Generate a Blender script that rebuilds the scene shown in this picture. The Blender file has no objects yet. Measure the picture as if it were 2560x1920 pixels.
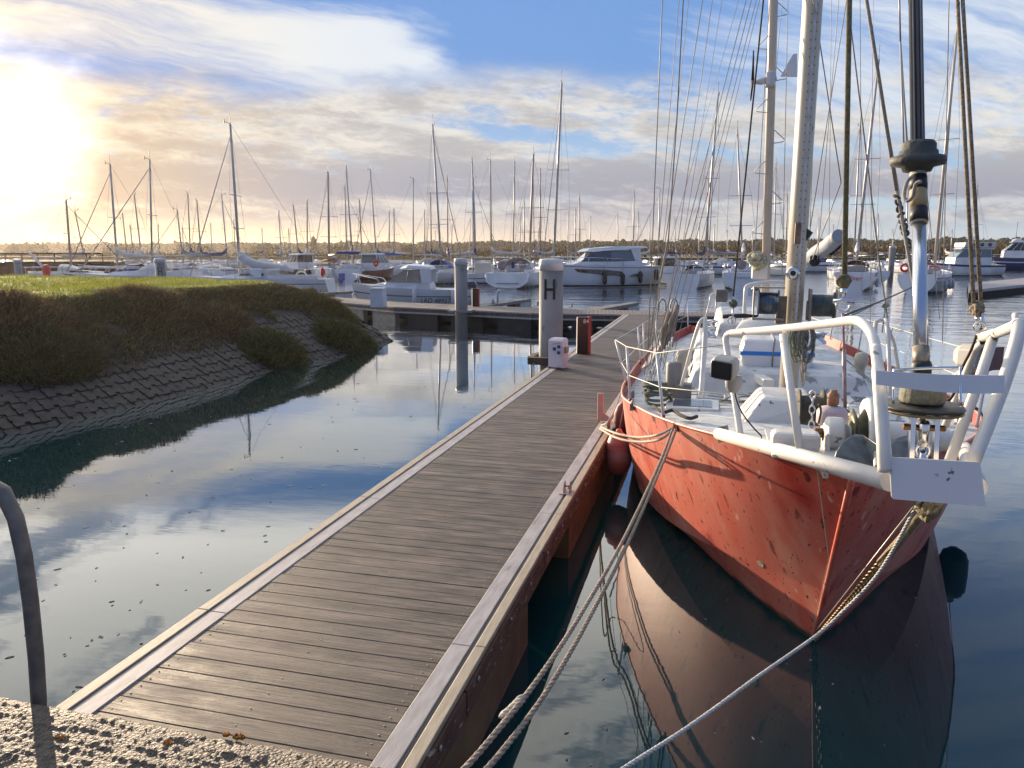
import bpy, bmesh, math, random
from mathutils import Vector, Matrix, noise
R = math.radians
random.seed(7)
S = bpy.context.scene
COL = S.collection

# ---------------------------------------------------------------- camera
cd = bpy.data.cameras.new('camera'); cam = bpy.data.objects.new('camera', cd); COL.objects.link(cam)
cd.sensor_width = 36; cd.lens = 26.80; cd.clip_start = .05; cd.clip_end = 6000
CAM = Vector((0, 0, 2.93)); PITCH = math.atan(331/1906.); HEAD = math.atan(505/math.hypot(1906, 330.5))
cam.location = CAM; cam.rotation_euler = (R(90)-PITCH, 0, HEAD)
S.camera = cam

# ---------------------------------------------------------------- sky and sun
SUN_AZ = R(-48.5)      # measured from +Y towards +X
SUN_EL = R(7.2)
sdir = Vector((math.sin(SUN_AZ)*math.cos(SUN_EL), math.cos(SUN_AZ)*math.cos(SUN_EL), math.sin(SUN_EL)))
sl = bpy.data.lights.new('sun', 'SUN'); sl.energy = 5.0; sl.angle = R(.6); sl.color = (1, .78, .55)
so = bpy.data.objects.new('sun', sl); COL.objects.link(so)
so.rotation_euler = sdir.to_track_quat('Z', 'Y').to_euler()

w = bpy.data.worlds.new('World'); S.world = w; w.use_nodes = True
WT = w.node_tree; WN = WT.nodes; WL = WT.links; WN.clear()
def wn(t, **k):
    n = WN.new(t)
    for a, b in k.items(): setattr(n, a, b)
    return n
def wmath(op, a, b=None, c=None, clamp=False):
    n = WN.new('ShaderNodeMath'); n.operation = op; n.use_clamp = clamp
    for i, v in enumerate((a, b, c)):
        if v is None: continue
        if isinstance(v, (int, float)): n.inputs[i].default_value = v
        else: WL.new(v, n.inputs[i])
    return n.outputs[0]
def wmix(f, a, b):
    n = WN.new('ShaderNodeMix'); n.data_type = 'RGBA'; n.clamp_factor = True
    for s, v in ((n.inputs[0], f), (n.inputs[6], a), (n.inputs[7], b)):
        if isinstance(v, (int, float)): s.default_value = v
        elif isinstance(v, tuple): s.default_value = (*v, 1)
        else: WL.new(v, s)
    return n.outputs[2]
def smooth(x, a, b):
    n = WN.new('ShaderNodeMapRange'); n.interpolation_type = 'SMOOTHSTEP'
    WL.new(x, n.inputs[0]); n.inputs[1].default_value = a; n.inputs[2].default_value = b
    return n.outputs[0]
geo = wn('ShaderNodeTexCoord').outputs['Generated']     # the direction looked in
def wdot(v):
    n = WN.new('ShaderNodeVectorMath'); n.operation = 'DOT_PRODUCT'; WL.new(geo, n.inputs[0]); n.inputs[1].default_value = v
    return n.outputs['Value']
ux = wdot((math.cos(HEAD), math.sin(HEAD), 0)); uy = wdot((-math.sin(HEAD), math.cos(HEAD), 0)); uz = wdot((0, 0, 1))
den = wmath('MAXIMUM', wmath('ABSOLUTE', uy), .25)
u = wmath('DIVIDE', ux, den); v = wmath('DIVIDE', wmath('ABSOLUTE', uz), den)
def cvec(a, b, c=0.):
    n = WN.new('ShaderNodeCombineXYZ')
    for i, x in enumerate((a, b, c)):
        if isinstance(x, (int, float)): n.inputs[i].default_value = x
        else: WL.new(x, n.inputs[i])
    return n.outputs[0]
def wnoise(vec, sc, det=6, rough=.55, dist=0.):
    n = WN.new('ShaderNodeTexNoise'); n.inputs['Scale'].default_value = sc; n.inputs['Detail'].default_value = det
    n.inputs['Roughness'].default_value = rough; n.inputs['Distortion'].default_value = dist
    WL.new(vec, n.inputs['Vector']); return n.outputs[0]
def lin(*t):        # sum of (coef, socket) + const
    acc = None
    for c, s in t:
        x = wmath('MULTIPLY', s, c) if s is not None else c
        acc = x if acc is None else wmath('ADD', acc, x)
    return acc
sky = wn('ShaderNodeTexSky', sky_type='NISHITA', sun_disc=False, sun_elevation=SUN_EL, sun_rotation=SUN_AZ,
         altitude=0, air_density=1.0, dust_density=1.2, ozone_density=2.5).outputs[0]
sunc = wdot(tuple(sdir))
ang = wmath('ARCCOSINE', wmath('MINIMUM', sunc, 1.0))
SK = .10; EXK = 1.90     # the sky values below are as exposed
def cc(r, g, b): return (r/SK/EXK, g/SK/EXK, b/SK/EXK)
def gauss(x, c, s): return wmath('EXPONENT', wmath('MULTIPLY', wmath('POWER', wmath('DIVIDE', wmath('ABSOLUTE', wmath('SUBTRACT', x, c)), s), 2), -1.))
def inv(x): return wmath('SUBTRACT', 1., x)
def mul(*a):
    r = a[0]
    for q in a[1:]: r = wmath('MULTIPLY', r, q)
    return r
warp = wmath('SUBTRACT', wnoise(cvec(u, lin((2.2, v)), 0), 3.4, 4), .5)
wrp2 = wmath('SUBTRACT', wnoise(cvec(u, lin((2.2, v)), 5.), 9., 4), .5)
# open sky
zen = wmix(smooth(v, .03, .24), cc(.47, .64, .80), cc(.165, .335, .70))
base = wmix(wmath('ADD', .90, mul(.095, inv(smooth(ang, .3, .8)))), sky, zen)
hor = wmix(smooth(u, -.55, .12), cc(.98, .70, .38), wmix(smooth(u, .0, .5), cc(.70, .58, .50), cc(.56, .59, .62)))
base = wmix(mul(inv(smooth(v, .0, .115)), inv(mul(smooth(u, .1, .7), .35))), base, hor)
# high cirrus: fan of streaks on the left, thin veils on the right
tt = lin((1., v), (.22, u), (.05, warp))
cir = wnoise(cvec(lin((1.5, u), (1., v)), lin((13., tt), (.35, warp)), 3.), 1.25, 10, .66, .2)
hair = wnoise(cvec(lin((2.6, u), (1.3, warp)), lin((46., tt), (2.2, wrp2)), 1.), .9, 8, .62)
cb = lin((1., cir), (.30, hair))
fan = mul(smooth(tt, .095, .145), inv(smooth(tt, .20, .275)), inv(smooth(lin((1., u), (.9, warp), (.5, wrp2), (.35, cir)), -.20, .34)))
fing = mul(gauss(lin((1., u), (.5, warp)), -.20, .13), gauss(v, .258, .042))
veil = mul(smooth(lin((1., u), (.5, warp)), -.02, .40), smooth(v, .10, .17))
cth = lin((-.46, fan), (-.34, fing), (-.40, veil))
cirm = mul(smooth(wmath('SUBTRACT', wmath('SUBTRACT', cb, .17), cth), .64, 1.06), smooth(v, .08, .14))
# lower, heavier deck
n1_ = wnoise(cvec(lin((2.6, u), (.45, warp)), lin((10.5, v), (.9, u), (.4, warp)), 7.), 1.7, 12, .66, .15)
n2_ = wnoise(cvec(lin((10., u), (.8, warp)), lin((31., v), (1.5, u), (.4, wrp2)), 2.), 2.1, 10, .68)
sb = lin((.85, n1_), (.57, n2_))
vt = lin((1., v), (-.10, warp), (-.05, wrp2))
deckm = mul(smooth(v, .02, .055), inv(smooth(vt, .185, .235)))
brk = mul(smooth(u, .10, .30), smooth(v, .09, .12))             # broken to the right
win = mul(gauss(u, .02, .13), gauss(lin((1., v), (.12, u)), .145, .016))   # blue window
win2 = mul(smooth(v, .030, .06), inv(smooth(v, .06, .085)), smooth(u, -.4, .1))
lowb = mul(smooth(v, .06, .075), inv(smooth(v, .105, .128)))
sth = lin((.13, brk), (.34, win), (.14, win2), (-.06, lowb), (-.16, None))
sd = wmath('SUBTRACT', sb, sth)
stm = mul(smooth(sd, .62, .86), deckm)
n4_ = wnoise(cvec(lin((5.5, u), (.7, warp)), lin((24., v), (2.2, u), (.5, wrp2)), 12.), 1.9, 11, .72)
shade = smooth(lin((.55, sd), (1.35, n4_), (.16, lowb), (-.6, wmath('SUBTRACT', v, .14)), (-.67, None)), .24, .68)
warm = smooth(u, -.62, -.12)
cs = mul(cirm, .92)
c1 = wmix(cs, base, wmix(warm, cc(.98, .87, .68), cc(.80, .84, .88)))
tanp = mul(smooth(wnoise(cvec(lin((3., u), (1.5, warp)), lin((12., tt)), 9.), 2.3, 8, .62), .42, .62), inv(smooth(tt, .10, .16)), smooth(v, .15, .20), inv(smooth(u, -.42, -.2)))
c1 = wmix(mul(tanp, .75), c1, cc(.66, .52, .38))
lit = wmix(warm, cc(.90, .76, .55), wmix(smooth(v, .08, .16), cc(.78, .70, .63), cc(.80, .77, .72)))
drk = wmix(warm, cc(.58, .45, .34), wmix(smooth(v, .07, .15), cc(.36, .365, .44), cc(.50, .485, .48)))
c2 = wmix(mul(stm, .95), c1, wmix(shade, lit, drk))
# bright high cloud above the sunward side
hst = wnoise(cvec(lin((1.2, u), (1.2, warp)), lin((4.6, v), (2.4, u), (.5, warp)), 4.), 1.35, 9, .58, .1)
c2 = wmix(mul(smooth(v, .30, .48), smooth(u, -.1, .4), .8), c2, cc(.15, .26, .50))
hreg = mul(smooth(v, .315, .40), inv(smooth(lin((1., u), (.6, warp)), .0, .55)))
c2 = wmix(mul(hreg, .85), c2, wmix(smooth(hst, .41, .55), cc(.48, .59, .77), cc(2.6, 2.48, 2.25)))
# light of the sun through and around the cloud
gw = wmath('ADD', ang, wmath('ADD', wmath('MULTIPLY', warp, .16), wmath('MULTIPLY', wrp2, .10)))
core = inv(smooth(gw, .04, .145))
mid = wmath('EXPONENT', wmath('MULTIPLY', wmath('POWER', wmath('DIVIDE', ang, .17), 1.5), -1.))
def addc(a, b):
    n = WN.new('ShaderNodeMix'); n.data_type = 'RGBA'; n.blend_type = 'ADD'; n.inputs[0].default_value = 1; n.clamp_result = False
    WL.new(a, n.inputs[6]); WL.new(b, n.inputs[7]); return n.outputs[2]
glow = addc(wmix(core, (0, 0, 0), cc(1.2, 1.05, .8)), wmix(mid, (0, 0, 0), cc(.22, .11, .0)))
addn = WN.new('ShaderNodeMix'); addn.data_type = 'RGBA'; addn.blend_type = 'ADD'; addn.inputs[0].default_value = 1
back = smooth(uy, -.25, .15)                                   # the clearer sky behind the viewer
c2 = wmix(back, wmix(smooth(uz, .0, .5), cc(.34, .39, .53), cc(.16, .27, .55)), c2)
WL.new(c2, addn.inputs[6]); WL.new(glow, addn.inputs[7])
bg = wn('ShaderNodeBackground'); bg.inputs[1].default_value = SK; WL.new(addn.outputs[2], bg.inputs[0])
wo = wn('ShaderNodeOutputWorld'); WL.new(bg.outputs[0], wo.inputs[0])

vs = S.view_settings; vs.view_transform = 'Standard'; vs.look = 'None'; vs.gamma = 1; vs.exposure = 1.0
try: S.cycles.volume_bounces = 0; S.cycles.max_bounces = 6; S.cycles.transparent_max_bounces = 12
except Exception: pass

# ---------------------------------------------------------------- helpers: tags, meshes
def tag(o, label=None, cat=None, group=None, kind=None):
    if label: o['label'] = label
    if cat: o['category'] = cat
    if group: o['group'] = group
    if kind: o['kind'] = kind
    return o
def thing(name, loc, label, cat, group=None, rz=0):
    o = bpy.data.objects.new(name, None); COL.objects.link(o); o.empty_display_size = .2
    o.location = loc; o.rotation_euler = (0, 0, rz)
    return tag(o, label, cat, group)
def mat4(o):
    return Matrix.Translation(o.location) @ Matrix.Rotation(o.rotation_euler[2], 4, 'Z')
class MB:
    """collects shapes in world (or thing-local) coordinates, then links them as ONE mesh"""
    def __init__(s): s.v = []; s.f = []; s.sm = []
    def add(s, vs, fs, smooth=False):
        b = len(s.v); s.v += [tuple(p) for p in vs]; s.f += [tuple(b+i for i in f) for f in fs]; s.sm += [smooth]*len(fs); return s
    def box(s, a, b, ch=0.):
        (x0, y0, z0), (x1, y1, z1) = a, b
        if ch <= 0:
            return s.add([(x0,y0,z0),(x1,y0,z0),(x1,y1,z0),(x0,y1,z0),(x0,y0,z1),(x1,y0,z1),(x1,y1,z1),(x0,y1,z1)],
                  [(0,3,2,1),(4,5,6,7),(0,1,5,4),(1,2,6,5),(2,3,7,6),(3,0,4,7)])
        c = ch
        pr = lambda z, k: [(x0+k,y0+k,z),(x1-k,y0+k,z),(x1-k,y1-k,z),(x0+k,y1-k,z)]
        return s.loft([pr(z0, c), pr(z0+c, 0), pr(z1-c, 0), pr(z1, c)], caps=True)
    def obox(s, c, ax, ay, az, ch=0.):     # oriented box: centre and three half-axis vectors
        c = Vector(c); ax = Vector(ax); ay = Vector(ay); az = Vector(az)
        P = [c+ax*i+ay*j+az*k for k in (-1, 1) for i, j in ((-1,-1),(1,-1),(1,1),(-1,1))]
        return s.add(P, [(0,3,2,1),(4,5,6,7),(0,1,5,4),(1,2,6,5),(2,3,7,6),(3,0,4,7)])
    def loft(s, rings, caps=True, smooth=False, closed=True):
        n = len(rings[0]); V = [p for r in rings for p in r]; Fc = []
        for i in range(len(rings)-1):
            for j in range(n if closed else n-1):
                a = i*n+j; b = i*n+(j+1) % n
                Fc.append((a, b, b+n, a+n))
        s.add(V, Fc, smooth)
        if caps:
            m = len(s.v)-len(V)
            s.f.append(tuple(m+i for i in reversed(range(n)))); s.f.append(tuple(m+(len(rings)-1)*n+i for i in range(n))); s.sm += [False, False]
        return s
    def tube(s, pts, r, n=8, caps=True, flat=None):
        pts = [Vector(p) for p in pts]; m = len(pts)
        rr = [r]*m if isinstance(r, (int, float)) else r
        T = []
        for i in range(m):
            t = (pts[min(i+1, m-1)]-pts[max(i-1, 0)]); T.append(t.normalized() if t.length > 1e-9 else Vector((0,0,1)))
        ref = Vector((0, 0, 1)) if abs(T[0].z) < .9 else Vector((0, 1, 0))
        N = (ref - T[0]*ref.dot(T[0])).normalized(); rings = []
        for i in range(m):
            N = (N - T[i]*N.dot(T[i])).normalized(); B = T[i].cross(N)
            fx, fy = flat if flat else (1, 1)
            rings.append([pts[i]+(N*math.cos(2*math.pi*j/n)*fx+B*math.sin(2*math.pi*j/n)*fy)*rr[i] for j in range(n)])
        return s.loft(rings, caps, True)
    def lathe(s, c, prof, n=20, axis='Z'):   # prof: (radius, height) pairs
        c = Vector(c); rings = []
        for r, h in prof:
            ring = []
            for j in range(n):
                a = 2*math.pi*j/n; p = (r*math.cos(a), r*math.sin(a), h)
                if axis == 'X': p = (h, p[0], p[1])
                if axis == 'Y': p = (p[1], h, p[0])
                ring.append(c+Vector(p))
            rings.append(ring)
        return s.loft(rings, True, True)
    def prism(s, poly, z0, z1):
        n = len(poly)
        return s.add([(x, y, z0) for x, y in poly]+[(x, y, z1) for x, y in poly],
              [tuple(reversed(range(n))), tuple(range(n, 2*n))]+[(i, (i+1) % n, (i+1) % n+n, i+n) for i in range(n)])
    def prismv(s, poly, d):                   # 3-D polygon pushed along vector d
        n = len(poly); d = Vector(d); P = [Vector(p) for p in poly]
        return s.add(P+[p+d for p in P], [tuple(reversed(range(n))), tuple(range(n, 2*n))]+[(i, (i+1) % n, (i+1) % n+n, i+n) for i in range(n)])
    def torus(s, c, R_, r, nx=24, n=8, M=None, a0=0, a1=2*math.pi):
        full = abs(a1-a0) > 6.28
        pts = []
        for i in range(nx+1):
            a = a0+(a1-a0)*i/nx; p = Vector((R_*math.cos(a), R_*math.sin(a), 0)); 
            pts.append(Vector(c)+(M @ p if M else p))
        return s.tube(pts, r, n, caps=not full)
    def build(s, name, m, parent=None, world=True, bevel=0., **tg):
        me = bpy.data.meshes.new(name)
        vs_ = s.v
        if parent is not None and world:
            inv = chain(parent).inverted(); vs_ = [tuple(inv @ Vector(p)) for p in s.v]
        me.from_pydata(vs_, [], s.f); me.polygons.foreach_set('use_smooth', s.sm)
        me.validate(); 
        bm_ = bmesh.new(); bm_.from_mesh(me); bmesh.ops.recalc_face_normals(bm_, faces=bm_.faces); bm_.to_mesh(me); bm_.free()
        for mm in (m if isinstance(m, (list, tuple)) else [m]): me.materials.append(mm)
        o = bpy.data.objects.new(name, me); COL.objects.link(o)
        if parent is not None: o.parent = parent
        if bevel > 0:
            b = o.modifiers.new('bevel', 'BEVEL'); b.width = bevel; b.segments = 2; b.limit_method = 'ANGLE'; b.angle_limit = R(35)
        return tag(o, **tg) if tg else o
def chain(o):
    M = Matrix.Identity(4)
    while o is not None:
        if o.type == 'EMPTY' or o.parent is None: M = mat4(o) @ M
        o = o.parent
    return M
def smoothpath(P, k_=4):
    out = []
    for i in range(len(P)-1):
        a, b2, c_, d_ = P[max(i-1, 0)], P[i], P[i+1], P[min(i+2, len(P)-1)]
        for j in range(k_):
            t = j/k_; out.append(.5*((2*b2)+(c_-a)*t+(2*a-5*b2+4*c_-d_)*t*t+(-a+3*b2-3*c_+d_)*t**3))
    return out+[P[-1]]
def copy_tree(o, parent=None):
    c = o.copy(); COL.objects.link(c)
    if parent is not None: c.parent = parent
    for ch in o.children: copy_tree(ch, c)
    return c

# pixel measure -> world point on a real plane (survey of the place, photo 2212 px wide)
FW = Vector((-math.sin(HEAD)*math.cos(PITCH), math.cos(HEAD)*math.cos(PITCH), -math.sin(PITCH)))
RT = Vector((math.cos(HEAD), math.sin(HEAD), 0)); UP = RT.cross(FW)
def ray(x, y):
    K = 2560/2212.; return FW*1906. + RT*(x*K-1280) - UP*(y*K-960)
def atz(x, y, z): r = ray(x, y); return CAM + r*((z-CAM.z)/r.z)
def aty(x, y, Y): r = ray(x, y); return CAM + r*(Y/r.y)
def atx(x, y, X): r = ray(x, y); return CAM + r*(X/r.x)
def atd(x, y, d): return CAM + ray(x, y)*(d/1906.)

# ---------------------------------------------------------------- materials
MATS = {}
def mat(name, c1, c2=None, scale=6., detail=5, lo=.35, hi=.65, rough=.6, metal=0., bump=0., bscale=None, stretch=(1, 1, 1),
        coat=0., spots=None, spot_scale=8., spot_lo=.62, spot_w=.04, ior=1.5, rvar=0., alpha=1., dist=0., emit=None, coords='Object', trans=0.):
    if name in MATS: return MATS[name]
    m = bpy.data.materials.new(name); m.use_nodes = True; T = m.node_tree; N = T.nodes; L = T.links
    b = N['Principled BSDF']; b.inputs['Roughness'].default_value = rough; b.inputs['Metallic'].default_value = metal
    b.inputs['IOR'].default_value = ior; b.inputs['Coat Weight'].default_value = coat; b.inputs['Alpha'].default_value = alpha
    b.inputs['Transmission Weight'].default_value = trans
    b.inputs['Base Color'].default_value = (*c1, 1)
    tc = N.new('ShaderNodeTexCoord'); mp = N.new('ShaderNodeMapping'); mp.inputs['Scale'].default_value = stretch
    L.new(tc.outputs[coords], mp.inputs[0]); col = None
    def nz(sc, det, d=0.):
        n = N.new('ShaderNodeTexNoise'); n.inputs['Scale'].default_value = sc; n.inputs['Detail'].default_value = det; n.inputs['Distortion'].default_value = d
        L.new(mp.outputs[0], n.inputs['Vector']); return n.outputs[0]
    def mr(x, a, c):
        n = N.new('ShaderNodeMapRange'); L.new(x, n.inputs[0]); n.inputs[1].default_value = a; n.inputs[2].default_value = c; return n.outputs[0]
    if c2 is not None:
        n1 = nz(scale, detail, dist); x = N.new('ShaderNodeMix'); x.data_type = 'RGBA'; L.new(mr(n1, lo, hi), x.inputs[0])
        x.inputs[6].default_value = (*c1, 1); x.inputs[7].default_value = (*c2, 1); col = x.outputs[2]
        if rvar: 
            q = N.new('ShaderNodeMapRange'); L.new(n1, q.inputs[0]); q.inputs[3].default_value = rough-rvar; q.inputs[4].default_value = rough+rvar; L.new(q.outputs[0], b.inputs['Roughness'])
    if spots is not None:
        n2 = nz(spot_scale, 4); x = N.new('ShaderNodeMix'); x.data_type = 'RGBA'; L.new(mr(n2, spot_lo, spot_lo+spot_w), x.inputs[0])
        if col is not None: L.new(col, x.inputs[6])
        else: x.inputs[6].default_value = (*c1, 1)
        x.inputs[7].default_value = (*spots, 1); col = x.outputs[2]
    if col is not None: L.new(col, b.inputs['Base Color'])
    if bump:
        bp = N.new('ShaderNodeBump'); bp.inputs['Strength'].default_value = min(1, bump); bp.inputs['Distance'].default_value = .01*max(1, bump)
        L.new(nz(bscale or scale*4, 6), bp.inputs['Height']); L.new(bp.outputs[0], b.inputs['Normal'])
    if emit: b.inputs['Emission Color'].default_value = (*emit, 1); b.inputs['Emission Strength'].default_value = 1
    MATS[name] = m; return m

white = mat('white paint worn', (.66, .635, .575), (.72, .69, .62), 5, rough=.38, coat=.2, spots=(.20, .20, .20), spot_scale=9, spot_lo=.665, spot_w=.015, bump=.15, bscale=30)
whiteg = mat('white gelcoat', (.78, .78, .77), (.70, .71, .70), 1.2, rough=.25, coat=.3)
cream = mat('cream gelcoat', (.66, .60, .50), (.60, .54, .44), 1.2, rough=.3)
alu = mat('weathered aluminium', (.55, .55, .54), (.42, .42, .42), 12, rough=.42, metal=.7, rvar=.1)
alud = mat('anodised spar', (.42, .41, .40), (.34, .33, .32), 3, rough=.45, metal=.4)
spart = mat('tan spar', (.42, .33, .25), (.36, .28, .2), 3, rough=.5, metal=.2)
chrome = mat('stainless steel', (.72, .72, .72), rough=.16, metal=1.)
wire = mat('rigging wire', (.34, .32, .29), rough=.4, metal=.45)
black = mat('black rubber', (.012, .012, .013), (.02, .02, .02), 20, rough=.55)
glass = mat('dark glass', (.02, .025, .03), rough=.06, ior=1.5, coat=.5)
glassb = mat('blue grey glass', (.10, .14, .17), rough=.08, coat=.5)
navy = mat('navy canvas', (.012, .025, .12), (.02, .035, .16), 8, rough=.75, bump=.3)
bluep = mat('blue stripe paint', (.01, .20, .62), rough=.4)
rope = mat('worn rope', (.44, .40, .33), (.30, .27, .22), 60, rough=.9, bump=1., bscale=220)
ropeg = mat('green grey rope', (.20, .21, .17), (.10, .12, .09), 60, rough=.9, bump=1., bscale=200)
redc = mat('signal red', (.55, .03, .02), (.45, .02, .02), 10, rough=.5)
# ================================================================ the setting
import numpy as np
def node_mat(name):
    m = bpy.data.materials.new(name); m.use_nodes = True; return m, m.node_tree.nodes, m.node_tree.links, m.node_tree.nodes['Principled BSDF']
def NN(N, L, t, ins=None, **k):
    n = N.new(t)
    for a, b in k.items(): setattr(n, a, b)
    for i, v in (ins or {}).items():
        if hasattr(v, 'is_linked'): L.new(v, n.inputs[i])
        else: n.inputs[i].default_value = v
    return n

# ---- water
m, N, L, B = node_mat('harbour water')
B.inputs['Base Color'].default_value = (.004, .036, .040, 1); B.inputs['Roughness'].default_value = .3; B.inputs['Specular IOR Level'].default_value = 0.
gls = NN(N, L, 'ShaderNodeBsdfGlossy', {'Color': (1, 1, 1, 1), 'Roughness': .012}); frn = NN(N, L, 'ShaderNodeFresnel', {0: 1.42})
fm = NN(N, L, 'ShaderNodeMath', {0: frn.outputs[0], 1: 1.85, 2: -.028}, operation='MULTIPLY_ADD', use_clamp=True)
wmx = NN(N, L, 'ShaderNodeMixShader', {0: fm.outputs[0], 1: B.outputs[0], 2: gls.outputs[0]}); L.new(wmx.outputs[0], N['Material Output'].inputs[0])
tc = NN(N, L, 'ShaderNodeTexCoord'); sp = NN(N, L, 'ShaderNodeSeparateXYZ', {0: tc.outputs['Object']})
mp = NN(N, L, 'ShaderNodeMapping', {0: tc.outputs['Object'], 3: (1.0, 1.0, 1)}); mp.inputs['Rotation'].default_value = (0, 0, R(-25)); mp.inputs['Scale'].default_value = (.75, 2.1, 1)
n1 = NN(N, L, 'ShaderNodeTexNoise', {0: mp.outputs[0], 2: 1.6, 3: 3.}); n2 = NN(N, L, 'ShaderNodeTexNoise', {0: mp.outputs[0], 2: .35, 3: 2.})
far = NN(N, L, 'ShaderNodeMapRange', {0: sp.outputs[1], 1: 20., 2: 42., 3: .0, 4: 1.}, interpolation_type='SMOOTHSTEP')
rgt = NN(N, L, 'ShaderNodeMapRange', {0: sp.outputs[0], 1: 3.0, 2: 9., 3: 0., 4: .38}, interpolation_type='SMOOTHSTEP')
patch = NN(N, L, 'ShaderNodeMapRange', {0: n2.outputs[0], 1: .45, 2: .65, 3: .35, 4: 1.2})
ad = NN(N, L, 'ShaderNodeMath', {0: far.outputs[0], 1: rgt.outputs[0]}, operation='MAXIMUM')
am = NN(N, L, 'ShaderNodeMath', {0: ad.outputs[0], 1: patch.outputs[0]}, operation='MULTIPLY')
st_ = NN(N, L, 'ShaderNodeMath', {0: am.outputs[0], 1: .050, 2: .0010}, operation='MULTIPLY_ADD')
hh = NN(N, L, 'ShaderNodeMath', {0: n1.outputs[0], 1: st_.outputs[0]}, operation='MULTIPLY')
n3 = NN(N, L, 'ShaderNodeTexNoise', {0: mp.outputs[0], 2: .22, 3: 1.}); h3 = NN(N, L, 'ShaderNodeMath', {0: n3.outputs[0], 1: .008, 2: hh.outputs[0]}, operation='MULTIPLY_ADD')
bp = NN(N, L, 'ShaderNodeBump', {'Height': h3.outputs[0], 'Strength': 1., 'Distance': 1.}); L.new(bp.outputs[0], B.inputs['Normal']); L.new(bp.outputs[0], gls.inputs['Normal']); L.new(bp.outputs[0], frn.inputs['Normal'])
WATER = m
MB().add([(-900, -30, 0), (900, -30, 0), (900, 1600, 0), (-900, 1600, 0)], [(0, 1, 2, 3)]).build('water', WATER, kind='structure')

# ---- timber decking
m, N, L, B = node_mat('grey hardwood decking')
tc = NN(N, L, 'ShaderNodeTexCoord'); sp = NN(N, L, 'ShaderNodeSeparateXYZ', {0: tc.outputs['Object']})
pi_ = NN(N, L, 'ShaderNodeMath', {0: NN(N, L, 'ShaderNodeMath', {0: sp.outputs[1], 1: .145}, operation='DIVIDE').outputs[0]}, operation='FLOOR')
wnz = NN(N, L, 'ShaderNodeTexWhiteNoise', {1: pi_.outputs[0]}, noise_dimensions='1D')
off = NN(N, L, 'ShaderNodeCombineXYZ', {0: sp.outputs[0], 1: sp.outputs[1], 2: pi_.outputs[0]})
mg = NN(N, L, 'ShaderNodeMapping', {0: off.outputs[0]}); mg.inputs['Scale'].default_value = (1.3, 26, 3.7)
gr = NN(N, L, 'ShaderNodeTexNoise', {0: mg.outputs[0], 2: 2.2, 3: 8., 4: .7})
ms = NN(N, L, 'ShaderNodeMapping', {0: tc.outputs['Object']}); ms.inputs['Scale'].default_value = (1.8, 5.5, 1)
sn = NN(N, L, 'ShaderNodeTexNoise', {0: ms.outputs[0], 2: 1.5, 3: 6., 4: .6})
cr = NN(N, L, 'ShaderNodeValToRGB', {0: gr.outputs[0]}); e = cr.color_ramp.elements
e[0].position = .25; e[0].color = (.030, .025, .022, 1); e[1].position = .70; e[1].color = (.160, .126, .104, 1)
sm_ = NN(N, L, 'ShaderNodeMapRange', {0: sn.outputs[0], 1: .36, 2: .62, 3: .42, 4: 1.38})
pv = NN(N, L, 'ShaderNodeMapRange', {0: wnz.outputs[0], 3: .78, 4: 1.25})
mu = NN(N, L, 'ShaderNodeMath', {0: sm_.outputs[0], 1: pv.outputs[0]}, operation='MULTIPLY')
vm = NN(N, L, 'ShaderNodeVectorMath', {0: cr.outputs[0]}, operation='SCALE'); L.new(mu.outputs[0], vm.inputs['Scale'])
L.new(vm.outputs[0], B.inputs['Base Color']); B.inputs['Roughness'].default_value = .5
rr_ = NN(N, L, 'ShaderNodeMapRange', {0: sn.outputs[0], 1: .35, 2: .65, 3: .52, 4: .75}); B.inputs['Specular IOR Level'].default_value = .28; L.new(rr_.outputs[0], B.inputs['Roughness'])
bp = NN(N, L, 'ShaderNodeBump', {'Height': gr.outputs[0], 'Strength': .9, 'Distance': .005}); L.new(bp.outputs[0], B.inputs['Normal'])
PLANK = m
stripc = mat('cream dock strip', (.42, .35, .25), (.32, .26, .18), 9, rough=.65, stretch=(6, .7, 1), bump=.2, bscale=40)
stripg = mat('pale lilac dock strip', (.40, .37, .36), (.29, .265, .255), 5, rough=.65, stretch=(4, .8, 1), spots=(.25, .2, .17), spot_scale=3, spot_lo=.66, bump=.15, bscale=40)
fascia = mat('rusty fascia board', (.06, .03, .02), (.12, .065, .042), 5, rough=.8, stretch=(1, 1, 3), bump=1, bscale=25, spots=(.34, .28, .22), spot_scale=9)
floatm = mat('stained concrete float', (.085, .045, .025), (.14, .095, .045), 3, rough=.8, bump=.6, spots=(.10, .07, .04), spot_scale=5, spot_lo=.55, spot_w=.15)
darkf = mat('dark under deck', (.012, .012, .012), rough=.8)
galv = mat('galvanised steel', (.34, .33, .32), (.22, .21, .20), 15, rough=.5, metal=.5)
DZ = .62
pontoon = thing('pontoon', (-2.2, 15, 0), 'long timber decked walkway pontoon running from the quay past the red yacht', 'pontoon')
mb = MB(); y = 1.6
while y < 28.55:
    x0, x1, y0, y1, z = -2.952, -1.423, y+.0018, y+.1432, DZ-.004+random.uniform(-.0012, .0012)
    c = .003
    ring = lambda x: [(x, y0, z-.03), (x, y1, z-.03), (x, y1, z-c), (x, y1-c, z), (x, y0+c, z), (x, y0, z-c)]
    mb.loft([ring(x0), ring(x1)]); y += .145
deck = mb.build('deck', PLANK, pontoon)
mb = MB(); y = 1.6
while y < 22:
    for x in (-2.90, -2.20, -1.475):
        for dy in ((.035, .11) if x != -2.20 else (.072,)):
            mb.lathe((x+random.uniform(-.008, .008), y+dy, DZ-.005), [(.0045, 0), (.004, .002), (.0015, .003)], 6)
    y += .145
mb.build('screws', galv, pontoon, kind='stuff')
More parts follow.
